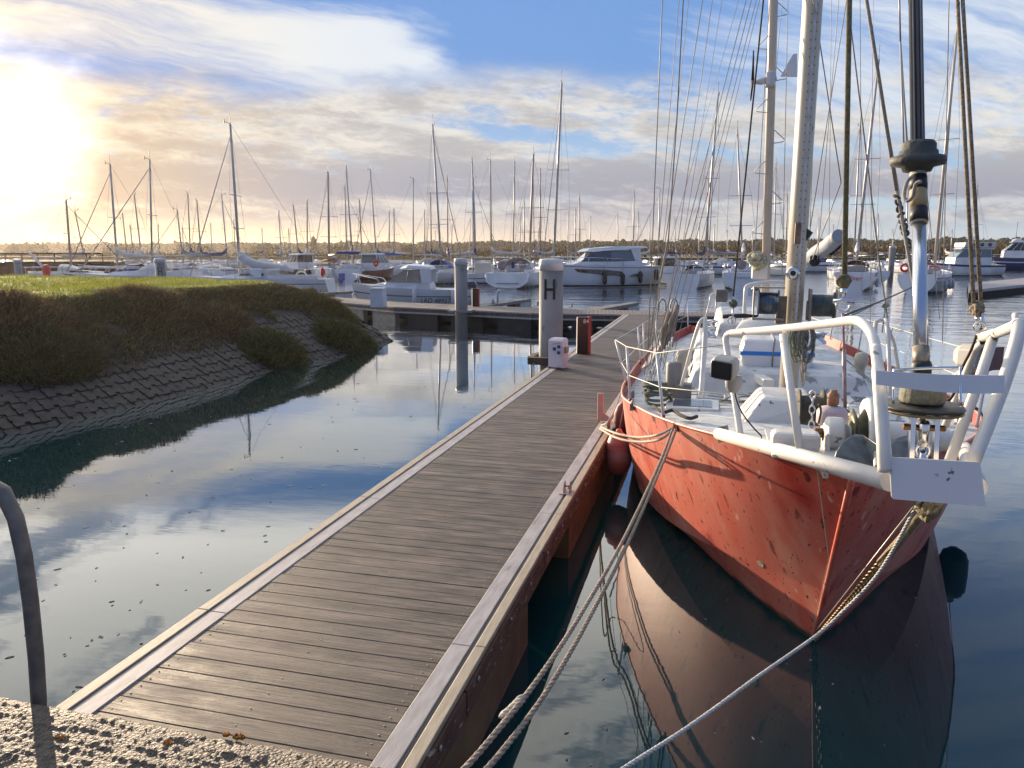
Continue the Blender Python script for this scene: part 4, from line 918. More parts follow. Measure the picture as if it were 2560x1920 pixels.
# --- lamp on the first rail leg
lc = atd(*C_(660, 450), 4.8)
lampm = mat('grey lamp housing', (.42, .41, .37), (.34, .33, .30), 8, rough=.5)
Mx = Matrix.Rotation(R(14), 3, 'X') @ Matrix.Rotation(R(-22), 3, 'Z')
def lamp(b_, c, s=1., M=Mx):
    P = []
    for k_, (w_, h_) in zip((-.09, -.06, .03, .09), ((.085, .075), (.095, .085), (.085, .075), (.05, .045))):
        P.append([Vector(c)+M @ Vector((w_*s*x_, k_*s, h_*s*y_)) for x_, y_ in ((-1, -.6), (-.7, -1), (.7, -1), (1, -.6), (1, .6), (.7, 1), (-.7, 1), (-1, .6))])
    b_.loft(P)
lp = part('deck_lamp', lampm, lambda b_: (lamp(b_, lc, .86), b_.lathe(lc+Vector((.05, .03, -.17)), [(.03, 0), (.05, .03), (.055, .08), (.05, .11)], 14)), bevel=.006)
part('lamp_lens', glass, lambda b_: b_.obox(lc+Mx @ Vector((.0, -.080, 0)), Mx @ Vector((.064, 0, 0)), Mx @ Vector((0, .004, 0)), Mx @ Vector((0, 0, .056))), lp)
part('lamp_cable', black, lambda b_: b_.tube(smoothpath([atd(*C_(700, 510), 4.85), atd(*C_(706, 600), 4.9), atd(*C_(740, 690), 4.95), atd(*C_(800, 770), 5.1), atd(*C_(842, 815), 5.2), atd(*C_(830, 835), 5.1), atd(*C_(790, 832), 5.0)]), .005, 6), lp)
l2 = atd(*C_(1945, 400), 5.0)
lp = part('deck_lamp', lampm, lambda b_: (lamp(b_, l2, 1.1, Matrix.Rotation(R(35), 3, 'Z')), b_.lathe(l2+Vector((-.02, 0, -.2)), [(.09, 0), (.10, .02), (.09, .07), (.05, .11)], 14)), bevel=.006)
part('lamp_lens', mat('dark red lens', (.09, .01, .01), rough=.15, coat=.5), lambda b_: b_.obox(l2+Vector((.075, -.055, 0)), (.07, .045, 0), (.02, -.03, 0), (0, 0, .075)), lp)
# wrapped rope on the outer rail
part('rail_lashing', mat('dark lashing', (.10, .07, .045), (.05, .035, .025), 40, rough=.9, bump=1), lambda b_: ([b_.torus(atd(*C_(1990+i*7, 293-i*2), 3.86), .036, .009, 16, 6, Matrix.Rotation(R(80), 3, 'Y') @ Matrix.Rotation(R(20), 3, 'X')) for i in range(3)], b_.tube(smoothpath([atd(*C_(1965, 290), 3.85), atd(*C_(1935, 370), 3.9), atd(*C_(1880, 480), 3.95), atd(*C_(1830, 620), 4.0), atd(*C_(1700, 660), 4.1)]), .007, 6)))
whr0 = mat('cream deck line', (.55, .50, .38), (.4, .36, .28), 50, rough=.9)
# --- stanchions and lifelines
stm_ = mat('stanchion white', (.70, .71, .72), (.6, .6, .6), 9, rough=.4, spots=(.3, .1, .07), spot_scale=14, spot_lo=.72)
def stan(px, py, tx, ty, sg, r=.0135):
    best = None
    for i in range(0, 900):                       # where the photo ray meets the sheer line on that side
        v_ = -1+i*.0155; z = zS(v_)-.03; p_ = Vector((XC+sg*(hS(v_+1.03)-.04), SY+v_, z)); d_ = p_-CAM
        qx = 1280+1906*d_.dot(RT)/d_.dot(FW); qy = 960-1906*d_.dot(UP)/d_.dot(FW); e_ = math.hypot(qx-px*2560/2212, qy-py*2560/2212)
        if best is None or e_ < best[0]: best = (e_, p_)
    b_ = best[1]; tp = aty(tx, ty, b_.y); return b_, tp
stl = [stan(1345, 828, 1332, 743, -1), stan(1366, 866, 1353, 733, -1), stan(1442, 890, 1418, 750, -1), stan(1385, 787, 1379, 717, -1)]
stl.sort(key=lambda s_: s_[0].y)
tops_l = []
for b_, tp in stl:
    tp = b_+(tp-b_)*(.62/max(.3, (tp-b_).length)); tops_l.append((b_, tp))
    s_ = part('stanchion', stm_, lambda m_: m_.tube([b_, tp], .0135, 8))
    part('stanchion_foot', mat('red foot', (.38, .03, .03), rough=.5), lambda m_: m_.tube([b_, b_.lerp(tp, .09)], .017, 8), s_)
for Y in (13.2, 15.2, 17.2, 19.0):
    b_ = side(-1, 'S', ((Y-SY+1.03)/(VEND+1.03))**(1/1.6))+Vector((.04, 0, -.03)); tp = b_+Vector((-.03, 0, .64)); tops_l.append((b_, tp))
    part('stanchion', stm_, lambda m_: m_.tube([b_, tp], .0135, 8))
ll = mat('lifeline cord', (.66, .62, .52), rough=.6)
tl = [rail_[3].lerp(rail_[2], .3)]+[t for _, t in tops_l]; part('lifeline', ll, lambda m_: m_.tube(tl, .0045, 6))
tl = [rail_[1]]+[b_.lerp(t, .5) for b_, t in tops_l]; part('lifeline', ll, lambda m_: m_.tube(tl, .0045, 6))
tr_ = []
for Y in (7.6, 9.6, 11.6, 13.6, 15.6, 17.6, 19.2):
    b_ = side(1, 'S', ((Y-SY+1.03)/(VEND+1.03))**(1/1.6))+Vector((-.04, 0, -.03)); tp = b_+Vector((.05, 0, .64)); tr_.append((b_, tp))
    part('stanchion', stm_, lambda m_: m_.tube([b_, tp], .0135, 8))
part('lifeline', ll, lambda m_: m_.tube([atd(*C_(1960, 380), 4.6)]+[t for _, t in tr_], .0045, 6))
part('lifeline', ll, lambda m_: m_.tube([b_.lerp(t, .5) for b_, t in tr_], .0045, 6))
# --- spars
mastm = mat('cream white mast paint', (.56, .51, .41), (.48, .44, .36), 2, rough=.4, stretch=(1, 1, .3), spots=(.25, .22, .18), spot_scale=8, spot_lo=.70, spot_w=.02)
MB0 = Vector((.89, 9.1, dk(9.1)-.02)); mt = part('main_mast', mastm, lambda m_: m_.loft([[(MB0.x+.105*math.cos(a)*(1 if abs(math.cos(a)) < .8 else .97), MB0.y+.15*math.sin(a), z) for a in (k_*math.pi/10 for k_ in range(20))] for z in (MB0.z, 4, 8, 15.5)], True, True))
part('sail_track', alu, lambda m_: m_.box((MB0.x+.004, MB0.y-.158, 1.85), (MB0.x+.032, MB0.y-.145, 15.2)), mt)
part('track_screws', black, lambda m_: [m_.box((MB0.x+dx, MB0.y-.1615, 1.95+i*.085), (MB0.x+dx+.008, MB0.y-.1575, 1.95+i*.085+.014)) for i in range(56) for dx in (-.018, .034)], mt, kind='stuff')
part('mast_collar', white, lambda m_: (m_.lathe((MB0.x, MB0.y, MB0.z), [(.19, 0), (.19, .05), (.15, .07), (.15, .14), (.12, .15)], 24)), mt)
pc = aty(1713, 590, 8.95)
part('mast_light', chrome, lambda m_: m_.lathe((pc.x, 8.95, pc.z), [(.02, -.02), (.035, -.03), (.05, -.025), (.074, -.012), (.074, .012), (.05, .03)], 24, 'Y'), mt)
part('mast_light_eye', black, lambda m_: m_.lathe((pc.x, 8.90, pc.z), [(.0, 0), (.02, .0), (.02, .02)], 16, 'Y'), mt)
g0 = aty(1746, 508, 9.0)
part('radar_reflector', mat('dark green plate', (.012, .035, .025), rough=.5), lambda m_: m_.prismv([aty(1730, 512, 9.0), aty(1738, 490, 9.0), aty(1755, 502, 9.0), aty(1742, 520, 9.0)], (.02, .09, 0)), mt)
part('halyard_exit', mat('rusty fitting', (.30, .20, .13), (.12, .08, .05), 20, rough=.5, metal=.4), lambda m_: (m_.box((MB0.x-.05, MB0.y-.19, aty(1720, 515, 9).z-.06), (MB0.x+.01, MB0.y-.14, aty(1720, 482, 9).z))), mt)
# reel winches on the mast
def reel(x, y, lab):
    c = aty(x, y, 8.85)
    r_ = part('halyard_winch', galv, lambda m_: (m_.box((c.x-.20, c.y-.10, c.z+.165), (c.x+.12, c.y+.06, c.z+.18)), m_.box((c.x-.20, c.y-.10, c.z-.18), (c.x+.12, c.y+.06, c.z-.165)), m_.box((c.x-.205, c.y-.1, c.z-.18), (c.x-.19, c.y+.06, c.z+.18))))
    part('wire_drum', mat('blue grey wire drum', (.05, .08, .12), (.14, .15, .16), 2, rough=.3, metal=.7, stretch=(50, 1, 1)), lambda m_: m_.lathe((c.x-.15, c.y-.02, c.z), [(.15, 0), (.15, .01), (.12, .012), (.12, .20), (.15, .205), (.15, .215)], 26, 'X'), r_)
    part('crank', black, lambda m_: m_.tube([(c.x-.52, c.y-.05, c.z-.15), (c.x-.30, c.y-.05, c.z-.14), (c.x-.15, c.y-.05, c.z-.14)], [.026, .026, .012], 8), r_)
    return r_
reel(1668, 655, 0)
cc_ = aty(1772, 660, 8.95); rr2 = part('halyard_winch', galv, lambda m_: (m_.box((cc_.x-.12, cc_.y-.1, cc_.z-.17), (cc_.x-.10, cc_.y+.1, cc_.z+.18)), m_.box((cc_.x+.14, cc_.y-.1, cc_.z-.17), (cc_.x+.155, cc_.y+.1, cc_.z+.18))))
part('wire_drum', mat('green wire drum', (.03, .05, .045), (.1, .11, .1), 3, rough=.4, metal=.5, stretch=(40, 1, 1)), lambda m_: m_.lathe((cc_.x-.10, cc_.y, cc_.z), [(.15, 0), (.12, .012), (.12, .22), (.15, .235)], 24, 'X'), rr2)
part('winch_bracket', mat('tan bracket', (.26, .21, .14), (.18, .14, .09), 10, rough=.6), lambda m_: m_.box((MB0.x-.20, MB0.y-.21, aty(1700, 700, 8.9).z), (MB0.x-.09, MB0.y-.12, aty(1700, 640, 8.9).z)), mt)
part('winch_bracket', MATS['tan bracket'], lambda m_: m_.box((MB0.x+.12, MB0.y-.21, aty(1700, 690, 8.9).z), (MB0.x+.17, MB0.y-.12, aty(1700, 650, 8.9).z)), mt)
# coils hanging on the mast
def coil(m_, c, w_, h_, n, r, sd):
    q_ = random.Random(sd)
    for i in range(n):
        dx, dy, dw, dh = q_.uniform(-.3, .3)*w_, q_.uniform(-.06, .06), q_.uniform(.5, 1.)*w_, q_.uniform(.5, 1)*h_
        ph = q_.uniform(-.4, .4)
        m_.tube([Vector(c)+Vector((dx+dw*math.cos(a)*math.cos(ph), dy+dw*math.cos(a)*math.sin(ph)*.6, -dh*(.5+.5*math.sin(a)))) for a in (k_*math.pi/8 for k_ in range(17))], r, 6)
part('halyard_coil', mat('green fleck rope', (.15, .20, .13), (.35, .36, .30), 90, rough=.9, bump=1, bscale=200), lambda m_: coil(m_, aty(1727, 700, 8.85), .10, .42, 9, .010, 2), mt)
part('halyard_coil', mat('dark fleck rope', (.08, .08, .07), (.34, .33, .28), 90, rough=.9, bump=1, bscale=200), lambda m_: coil(m_, aty(1742, 706, 8.8), .09, .40, 8, .010, 5), mt)
part('halyard_coil', rope, lambda m_: coil(m_, aty(1740, 735, 8.8), .04, .5, 5, .008, 8), mt)
# mizzen
zb = Vector((.93, 14.6, 1.2)); zt_ = aty(1671, 0, 14.6); zb = aty(1652, 672, 14.6); mz = part('mizzen_mast', mat('tan mizzen', (.62, .52, .42), (.55, .47, .38), 2, rough=.4, spots=(.25, .12, .06), spot_scale=2.2, spot_lo=.66), lambda m_: m_.tube([zb-(zt_-zb)*.1, zt_, zb+(zt_-zb)*1.9], .075, 18))
for i in range(10):
    z = 2.2+i*.52; s_ = 1 if i % 2 else -1; x = zb.x+(zt_.x-zb.x)*(z-zb.z)/(zt_.z-zb.z)+s_*.07
    part('mast_step', alu, lambda m_: m_.tube([(x, zb.y-.03, z), (x+s_*.16, zb.y-.03, z+.02), (x+s_*.17, zb.y-.03, z+.06), (x, zb.y-.03, z+.22)], .008, 6), mz)
wg = aty(1664, 172, 14.5)
part('wind_generator', mat('grey white casing', (.55, .55, .55), rough=.4), lambda m_: (m_.tube([wg+Vector((.10, 0, .02)), wg+Vector((-.16, 0, -.02)), wg+Vector((-.28, 0, -.03))], [.05, .06, .02], 12), m_.lathe(wg+Vector((.0, 0, -.12)), [(.085, 0), (.09, .04), (.09, .22), (.08, .25)], 18)), mz)
part('vane_tail', boardm, lambda m_: m_.prismv([aty(1686, 165, 14.5), aty(1713, 117, 14.5), aty(1722, 115, 14.5), aty(1722, 166, 14.5)], (0, .02, 0)), mz)
part('propeller', black, lambda m_: [m_.tube([wg+Vector((-.29, 0, 0)), wg+Vector((-.30, .0+.9*math.sin(a)*.25, .50*math.cos(a)))], [.03, .012], 6) for a in (0.1, 2.2, 4.3)], mz)
rd = aty(1642, 583, 14.5)
part('radar_box', white, lambda m_: (m_.box((rd.x-.14, rd.y-.1, rd.z-.16), (rd.x+.12, rd.y+.2, rd.z+.10))), mz, bevel=.02)
part('flower_lump', mat('cream cordage', (.50, .46, .32), (.25, .23, .15), 30, rough=.9), lambda m_: lump(m_, aty(1637, 562, 14.4), .17, 9, .5, 4), mz)
# --- coachroof and deck gear
def cabin(m_, y0, y1, w0, w1, h, ins=.10):
    z = dk(y0)-.03; z2 = dk(y1)-.03
    r0_ = [(XC-w0, y0, z), (XC+w0, y0, z), (XC+w1, y1, z2), (XC-w1, y1, z2)]
    r1_ = [(XC-w0+ins, y0+ins*2.2, z+h*.8), (XC+w0-ins, y0+ins*2.2, z+h*.8), (XC+w1-ins, y1-ins, z2+h), (XC-w1+ins, y1-ins, z2+h)]
    r2_ = [(XC-w0+ins*1.6, y0+ins*3, z+h*.8+.04), (XC+w0-ins*1.6, y0+ins*3, z+h*.8+.04), (XC+w1-ins*1.6, y1-ins*1.5, z2+h+.04), (XC-w1+ins*1.6, y1-ins*1.5, z2+h+.04)]
    m_.loft([r0_, r1_, r2_])
cr_ = part('coachroof', deckp, lambda m_: cabin(m_, 10.2, 17.2, 1.15, 1.25, .34), bevel=.02)
part('coachroof_window', glass, lambda m_: [m_.obox((XC+sg*1.19, y, dk(y)+.14), (.012, 0, 0), (0, .38, 0), (sg*-.0, 0, .06)) for sg in (-1, 1) for y in (12, 13.2, 14.4)], cr_, kind='stuff')
part('doghouse', deckp, lambda m_: cabin(m_, 14.9, 17.6, .85, .9, .78, .14), bevel=.03)
# life raft box with the blue stripe
bx = (aty(1598, 797, 10.9), aty(1757, 797, 10.9)); zb_ = bx[0].z; zt = aty(1600, 733, 10.9).z
lr = part('life_raft_box', whiteg, lambda m_: m_.loft([[(bx[0].x+.03, 10.9, zb_), (bx[1].x-.03, 10.9, zb_), (bx[1].x-.03, 11.6, zb_), (bx[0].x+.03, 11.6, zb_)], [(bx[0].x, 10.87, zb_+.22), (bx[1].x, 10.87, zb_+.22), (bx[1].x, 11.63, zb_+.22), (bx[0].x, 11.63, zb_+.22)], [(bx[0].x+.05, 10.93, zt), (bx[1].x-.05, 10.93, zt), (bx[1].x-.05, 11.57, zt), (bx[0].x+.05, 11.57, zt)]]), bevel=.035)
part('blue_stripe', bluep, lambda m_: m_.box((bx[0].x-.004, 10.862, zb_+.20), (bx[1].x+.004, 10.88, zb_+.255)), lr)
part('raft_strap', mat('grey strap', (.20, .20, .18), rough=.8), lambda m_: m_.tube([(bx[0].x+.42, 10.855, zb_), (bx[0].x+.42, 10.85, zb_+.23), (bx[0].x+.44, 10.91, zt+.012), (bx[0].x+.44, 11.6, zt+.012)], .011, 6), lr)
# deck hatches, grating, tracks
def hatch(x, y, w_, l_, h=.05, m=white, name='deck_hatch'):
    z = dk(y)+.0
    h_ = part(name, m, lambda m_: m_.box((x-w_/2, y-l_/2, z-.02), (x+w_/2, y+l_/2, z+h)), bevel=.012); return h_
for x, y, w_, l_ in ((-.15, 8.2, .55, .5), (.05, 9.3, .5, .45), (1.75, 8.6, .55, .45), (1.9, 9.8, .55, .5), (1.55, 7.5, .5, .35), (-.35, 10.3, .5, .4)): 
    h_ = hatch(x, y, w_, l_); part('hatch_glass', mat('smoked hatch glass', (.10, .12, .16), rough=.15, coat=.5), lambda m_: m_.box((x-w_*.36, y-l_*.36, dk(y)+.048), (x+w_*.36, y+l_*.36, dk(y)+.056)), h_); part('hatch_seal', black, lambda m_: m_.box((x-w_/2-.01, y-l_/2-.01, dk(y)-.005), (x+w_/2+.01, y+l_/2+.01, dk(y)+.006)), h_)
gq = atz(*C_(785, 510), dk(9.0)+.03)
gt = part('wooden_grating', mat('tan slats', (.32, .22, .12), (.24, .16, .09), 20, rough=.7), lambda m_: ([m_.box((gq.x-.17+i*.055, gq.y-.3, gq.z), (gq.x-.15+i*.055, gq.y+.3, gq.z+.03)) for i in range(8)], m_.box((gq.x-.19, gq.y-.32, gq.z-.03), (gq.x+.27, gq.y-.29, gq.z+.02)), m_.box((gq.x-.19, gq.y+.29, gq.z-.03), (gq.x+.27, gq.y+.32, gq.z+.02))))
part('deck_beam', white, lambda m_: m_.obox(atz(*C_(838, 515), dk(8.7)+.06), (.07, 0, 0), (-.08, .38, 0), (0, 0, .05)), bevel=.01)
part('sheet_track', alu, lambda m_: [m_.box((x-.02, 10.4, dk(12)-.0), (x+.02, 14.5, dk(12)+.03)) for x in (XC-1.5, XC+1.5)])
# boom with cover, main sheet
cv = part('sail_cover', mat('blue grey sail cover', (.34, .37, .42), (.27, .30, .34), 4, rough=.7, bump=.5), lambda m_: m_.tube(smoothpath([aty(1745, 562, 13.2), aty(1765, 545, 12.6), aty(1790, 530, 12.2), aty(1812, 508, 11.8)]), [.10]*3+[.11]*4+[.11]*4+[.09]*2, 14))
part('lashing', black, lambda m_: [lump(m_, aty(x, y, 12.4), .10, 5, .3, i) for i, (x, y) in enumerate(((1757, 562), (1806, 530), (1795, 540)))], cv)
# granny bars and vents
def bars(m_, pts, r=.018): m_.tube(smoothpath([p_ for p_ in pts]), r, 10)
part('guard_bar', white, lambda m_: (m_.tube(smoothpath([atd(*C_(425, 552), 8.1), atd(*C_(480, 350), 7.9), atd(*C_(520, 225), 7.8), atd(*C_(545, 200), 7.8)]), .019, 10), m_.tube(smoothpath([atd(*C_(545, 200), 7.8), atd(*C_(550, 260), 7.75), atd(*C_(540, 430), 7.7), atd(*C_(527, 608), 7.6)]), .026, 10)))
part('guard_bar', white, lambda m_: (m_.tube(smoothpath([atd(*C_(1440, 600), 7.0), atd(*C_(1437, 260), 7.0), atd(*C_(1450, 215), 7.0), atd(*C_(1480, 210), 7.0), atd(*C_(1500, 250), 6.9), atd(*C_(1515, 600), 6.7)]), .019, 10), m_.tube([atd(*C_(1500, 240), 7.0), atd(*C_(1535, 330), 7.3), atd(*C_(1585, 620), 7.9)], .016, 8)))
part('guard_bar', white, lambda m_: m_.tube(smoothpath([atd(1608, 742, 13), atd(1610, 640, 13), atd(1622, 615, 13), atd(1700, 611, 13), atd(1706, 640, 13)]), .035, 10))
part('stern_arch', white, lambda m_: (m_.tube(smoothpath([atd(1533, 660, 18.5), atd(1535, 640, 18.5), atd(1545, 633, 18.5), atd(1568, 632, 18.5)]), .02, 8), m_.tube([atd(1521, 700, 18.5), atd(1536, 640, 18.5)], .02, 8), m_.tube([atd(1545, 690, 18.5), atd(1548, 636, 18.5)], .02, 8)))
part('outboard_pad', mat('grey brown pad', (.12, .11, .10), (.2, .18, .16), 6, rough=.7), lambda m_: m_.obox(atd(1559, 639, 18.4), (.14, .03, 0), (0, .05, 0), (0, 0, .15)), bevel=.03)
vent = mat('beige cowl', (.52, .46, .34), (.42, .38, .30), 6, rough=.5)
for x_, y_, d_ in ((436, 420, 9.2), (1362, 430, 10.2)):
    c = atd(*C_(x_, y_), d_); part('vent_cowl', vent, lambda m_: m_.lathe(c-Vector((0, 0, .20)), [(.09, 0), (.06, .03), (.055, .12), (.08, .16), (.095, .25), (.07, .32), (.02, .34)], 20))
part('steering_dome', mat('pale dome', (.62, .60, .54), rough=.4), lambda m_: m_.lathe(aty(1655, 712, 13.6)-Vector((0, 0, .12)), [(.52, 0), (.50, .12), (.42, .25), (.28, .35), (.1, .40), (.0, .405)], 28))
# bollard, coils, tyre fender on the foredeck edge
bq = atz(*C_(398, 640), dk(8.3))
part('bollard', mat('grey steel bollard', (.26, .25, .23), (.20, .19, .17), 6, rough=.6), lambda m_: (m_.box((bq.x-.02, bq.y-.06, bq.z), (bq.x+.16, bq.y+.1, bq.z+.22)), m_.lathe((bq.x-.04, bq.y+.05, bq.z), [(.085, 0), (.085, .42), (.075, .45), (.0, .455)], 20)), bevel=.008)
part('rope_coil', ropeg, lambda m_: [m_.torus(atz(*C_(295, 640), dk(8.0))+Vector((random.uniform(-.03, .03), random.uniform(-.03, .03), .03+i*.03)), random.uniform(.11, .15), .016, 20, 6, Matrix.Rotation(random.uniform(-.25, .25), 3, 'X')) for i in range(7)])
part('rope_coil', mat('dark brown rope', (.10, .085, .06), (.05, .04, .03), 60, rough=.9, bump=1), lambda m_: m_.tube(smoothpath([atz(*C_(280, 660), 1.46), atz(*C_(330, 690), 1.46), atz(*C_(380, 680), 1.47), atz(*C_(420, 705), 1.47), atz(*C_(470, 722), 1.47), atz(*C_(505, 712), 1.47)]), .017, 8))
# winches aft
for x_, y_, d_ in ((575, 270, 14.5), (580, 235, 15.5), (2300/2.0, 300, 15)):
    c = atd(*C_(x_, y_), d_); part('sheet_winch', chrome, lambda m_: m_.lathe(c-Vector((0, 0, .12)), [(.12, 0), (.12, .05), (.08, .08), (.085, .16), (.12, .19), (.12, .22), (.05, .23)], 20))
part('dinghy', mat('dark red dinghy', (.22, .02, .03), rough=.5), lambda m_: m_.tube(smoothpath([atd(1533, 705, 17.8), atd(1560, 700, 17.8), atd(1600, 703, 17.8)]), [.10]*3+[.14]*3+[.1]*3, 10))
# --- standing and running rigging (lines named by where they cross the photo)
def rig(a, ya, b2, yb, r, m=wire, name='shroud', ext=1.):
    A_ = aty(*a, ya) if not isinstance(a, Vector) else a; B_ = aty(*b2, yb) if not isinstance(b2, Vector) else b2
    A2 = B_+(A_-B_)*(1+ext); part(name, m, lambda m_: m_.tube([A2, B_], r, 6)); return A_, B_
ch = 9.3
rig((1431, 0), 9.2, (1398, 800), 9.6, .0065); rig((1467, 0), 9.2, (1400, 800), 9.5, .004); rig((1488, 0), 9.3, (1402, 815), 9.4, .0035)
rig((1518, 0), 9.2, (1392, 810), 9.2, .0055); rig((1539, 0), 9.3, (1425, 800), 9.3, .0045); rig((1612, 0), 9.4, (1404, 810), 9.0, .0055); rig((1623, 0), 9.5, (1420, 800), 9.0, .0055)
rig((1634, 0), 9.6, (1432, 800), 8.9, .005); rig((1641, 0), 9.6, (1455, 770), 9.0, .004)
rig((1476, 0), 8.6, (1463, 244), 8.7, .007, rope, 'halyard', .8); rig((1463, 244), 8.7, (1444, 517), 8.8, .008, rope, 'halyard', 0); rig((1444, 517), 8.8, (1427, 600), 9.0, .012, rope, 'halyard', 0); rig((1427, 600), 9.0, (1420, 690), 9.2, .006, rope, 'halyard', 0)
rig((1649, 0), 8.2, (1584, 640), 8.6, .010, mat('dark wire rope', (.07, .07, .07), rough=.6), 'inner_stay'); k1 = aty(1584, 655, 8.6)
part('stay_knot', ropeg, lambda m_: lump(m_, k1, .045, 7, .5, 3)); part('stay_shackle', chrome, lambda m_: (m_.tube([k1, aty(1582, 705, 8.6)], .012, 8), m_.torus(aty(1581, 692, 8.6), .04, .008, 14, 6, Matrix.Rotation(R(90), 3, 'X'))))
rig((1757, 0), 8.9, (1817, 394), 9.6, .0065, name='shroud'); rig((1817, 394), 9.6, (1755, 560), 10.6, .006, name='halyard', ext=0)
rig((1829, 0), 9.3, (1748, 506), 9.2, .005); rig((1840, 75), 8.0, (1905, 610), 8.0, .007, rope, 'halyard', .7)
kb = aty(1913, 660, 8.0); rig((1905, 610), 8.0, (1913, 655), 8.0, .007, rope, 'halyard', 0)
part('stay_knot', rope, lambda m_: (lump(m_, kb, .03, 6, .5, 6), m_.tube([kb, kb+Vector((.05, 0, -.22))], .006, 6), m_.tube([kb, kb+Vector((-.01, 0, -.26))], .006, 6)))
for a_, ya, b_, yb, r_ in (((1560, 0), 9.4, (1432, 790), 9.2, .003), ((1596, 0), 9.6, (1415, 640), 10, .003), ((1663, 0), 13.8, (1630, 560), 13.8, .006), ((1690, 0), 12, (1640, 560), 14, .004), ((1702, 0), 9.0, (1690, 600), 9.0, .004), ((1768, 0), 9.4, (1748, 540), 9.4, .0035),
                        ((1796, 0), 9.8, (1790, 620), 9.8, .003), ((1812, 0), 10.5, (1766, 560), 10.5, .004), ((1858, 0), 8.6, (1862, 640), 8.8, .003), ((1872, 0), 8.4, (1990, 690), 9.4, .0035), ((1886, 0), 9.5, (1880, 700), 9.5, .003), ((1962, 0), 7., (2030, 690), 9.2, .0035), ((2050, 0), 5.6, (2036, 740), 6.6, .003)):
    rig(a_, ya, b_, yb, r_, wire if r_ < .005 else rope, 'halyard')
for i in range(14):      # tails and lashings lying on the deck
    q_ = random.Random(i+40); x0, y0 = XC+q_.uniform(-1.2, 1.2), q_.uniform(7.4, 10.2); z0 = dk(y0)+.02
    part('deck_line', (rope, ropeg, whr0)[i % 3], lambda m_: m_.tube(smoothpath([Vector((x0+q_.uniform(-.35, .35), y0+k_*.22*q_.uniform(.3, 1), z0)) for k_ in range(5)]), .008, 5))
for x, y in ((-.75, 7.8), (-.9, 9.4), (2.45, 8.4), (2.6, 9.8), (1.45, 6.8)):
    part('deck_cleat', galv, lambda m_: (m_.box((x-.02, y-.05, dk(y)-.02), (x+.02, y+.05, dk(y)+.05)), m_.tube([(x, y-.12, dk(y)+.06), (x, y, dk(y)+.07), (x, y+.12, dk(y)+.06)], [.008, .015, .008], 6)))
# mossy inner forestay with its hook and threaded rod
moss = mat('mossy rope', (.13, .12, .05), (.24, .21, .13), 40, rough=.95, bump=1, bscale=150)
ia, ib = aty(1835, 0, 6.9), aty(1824, 606, 6.6)
fs = part('inner_forestay', moss, lambda m_: m_.tube([ib+(ia-ib)*2., ia, ib], .021, 10))
part('stay_knot', moss, lambda m_: (m_.tube([ib+Vector((0, 0, .05)), ib, ib-Vector((0, 0, .06))], [.025, .06, .03], 12), lump(m_, ib, .058, 8, .4, 9)), fs)
hk = aty(1822, 655, 6.6)
part('stay_hook', chrome, lambda m_: (m_.tube([ib-Vector((0, 0, .06)), hk+Vector((0, 0, .05))], [.03, .012], 10), m_.torus(hk-Vector((0, 0, .02)), .05, .012, 18, 8, Matrix.Rotation(R(90), 3, 'X')), m_.tube([hk+Vector((-.08, 0, .015)), hk+Vector((.08, 0, .015))], .018, 8)), fs)
rb = atz(1826, 905, dk(6.8))
part('stay_rod', mat('red brown rod', (.26, .13, .12), (.5, .42, .42), 6, rough=.35, metal=.4), lambda m_: (m_.tube([hk-Vector((0, 0, .07)), rb.lerp(hk, .55)], .010, 8), m_.tube([rb.lerp(hk, .62), rb], .016, 10)), fs)
# thick ropes to the right
rig((1872, 0), 6.2, (1937, 412), 6.0, .013, rope, 'halyard', .8); rig((1937, 412), 6.0, (1990, 700), 5.9, .012, rope, 'halyard', 0)
part('rope_wraps', mat('dark wraps', (.08, .07, .05), (.2, .18, .14), 60, rough=.9, bump=1), lambda m_: [m_.torus(aty(1937+i*3.1, 425+i*13, 6.0), .022, .009, 12, 6, Matrix.Rotation(i*.9, 3, 'X') @ Matrix.Rotation(.5, 3, 'Y')) for i in range(9)])
rig((1943, 0), 6., (1945, 90), 6., .006, wire, 'halyard', .8); rig((1945, 90), 6., (1953, 330), 5.5, .006, wire, 'halyard', 0); rig((1945, 90), 6., (1961, 330), 5.5, .006, wire, 'halyard', 0)
ra, rb2 = aty(2074, 0, 4.6), aty(2112, 655, 4.0)
sh = mat('twisted three strand rope', (.42, .34, .22), (.20, .15, .10), 70, rough=.9, bump=1, bscale=200)
part('halyard', sh, lambda m_: [m_.tube([rb2+(ra-rb2)*2+Vector((dx, 0, 0)), ra+Vector((dx, 0, 0)), rb2+Vector((dx*1.4, 0, -.02 if dx > 0 else 0))], .0095, 8) for dx in (-.012, .012)])
part('stay_knot', sh, lambda m_: lump(m_, aty(2112, 668, 4.0), .035, 8, .5, 12)); part('snap_shackle', chrome, lambda m_: (m_.tube([aty(2112, 680, 4.0), aty(2115, 700, 4.0)], .014, 8), m_.torus(aty(2116, 706, 3.95), .022, .006, 14, 6, Matrix.Rotation(R(90), 3, 'X')), m_.tube([aty(2120, 665, 4), aty(2122, 708, 3.95)], .008, 6)))
rig((1885, 660), 9.0, (1822, 690), 6.7, .006, ropeg, 'halyard', 0)
part('sheet', ropeg, lambda m_: m_.tube([aty(1823, 682, 6.7), aty(1900, 652, 8.5), aty(1990, 612, 14)], .010, 6))
for i in range(9):      # gear along the dock-side shrouds
    p_ = atd(1405+i*6, 800-i*9, 9.6-i*.0)
    part('rigging_screw', chrome, lambda m_: m_.tube([p_, p_+Vector((-.02, 0, -.16))], .012, 6))
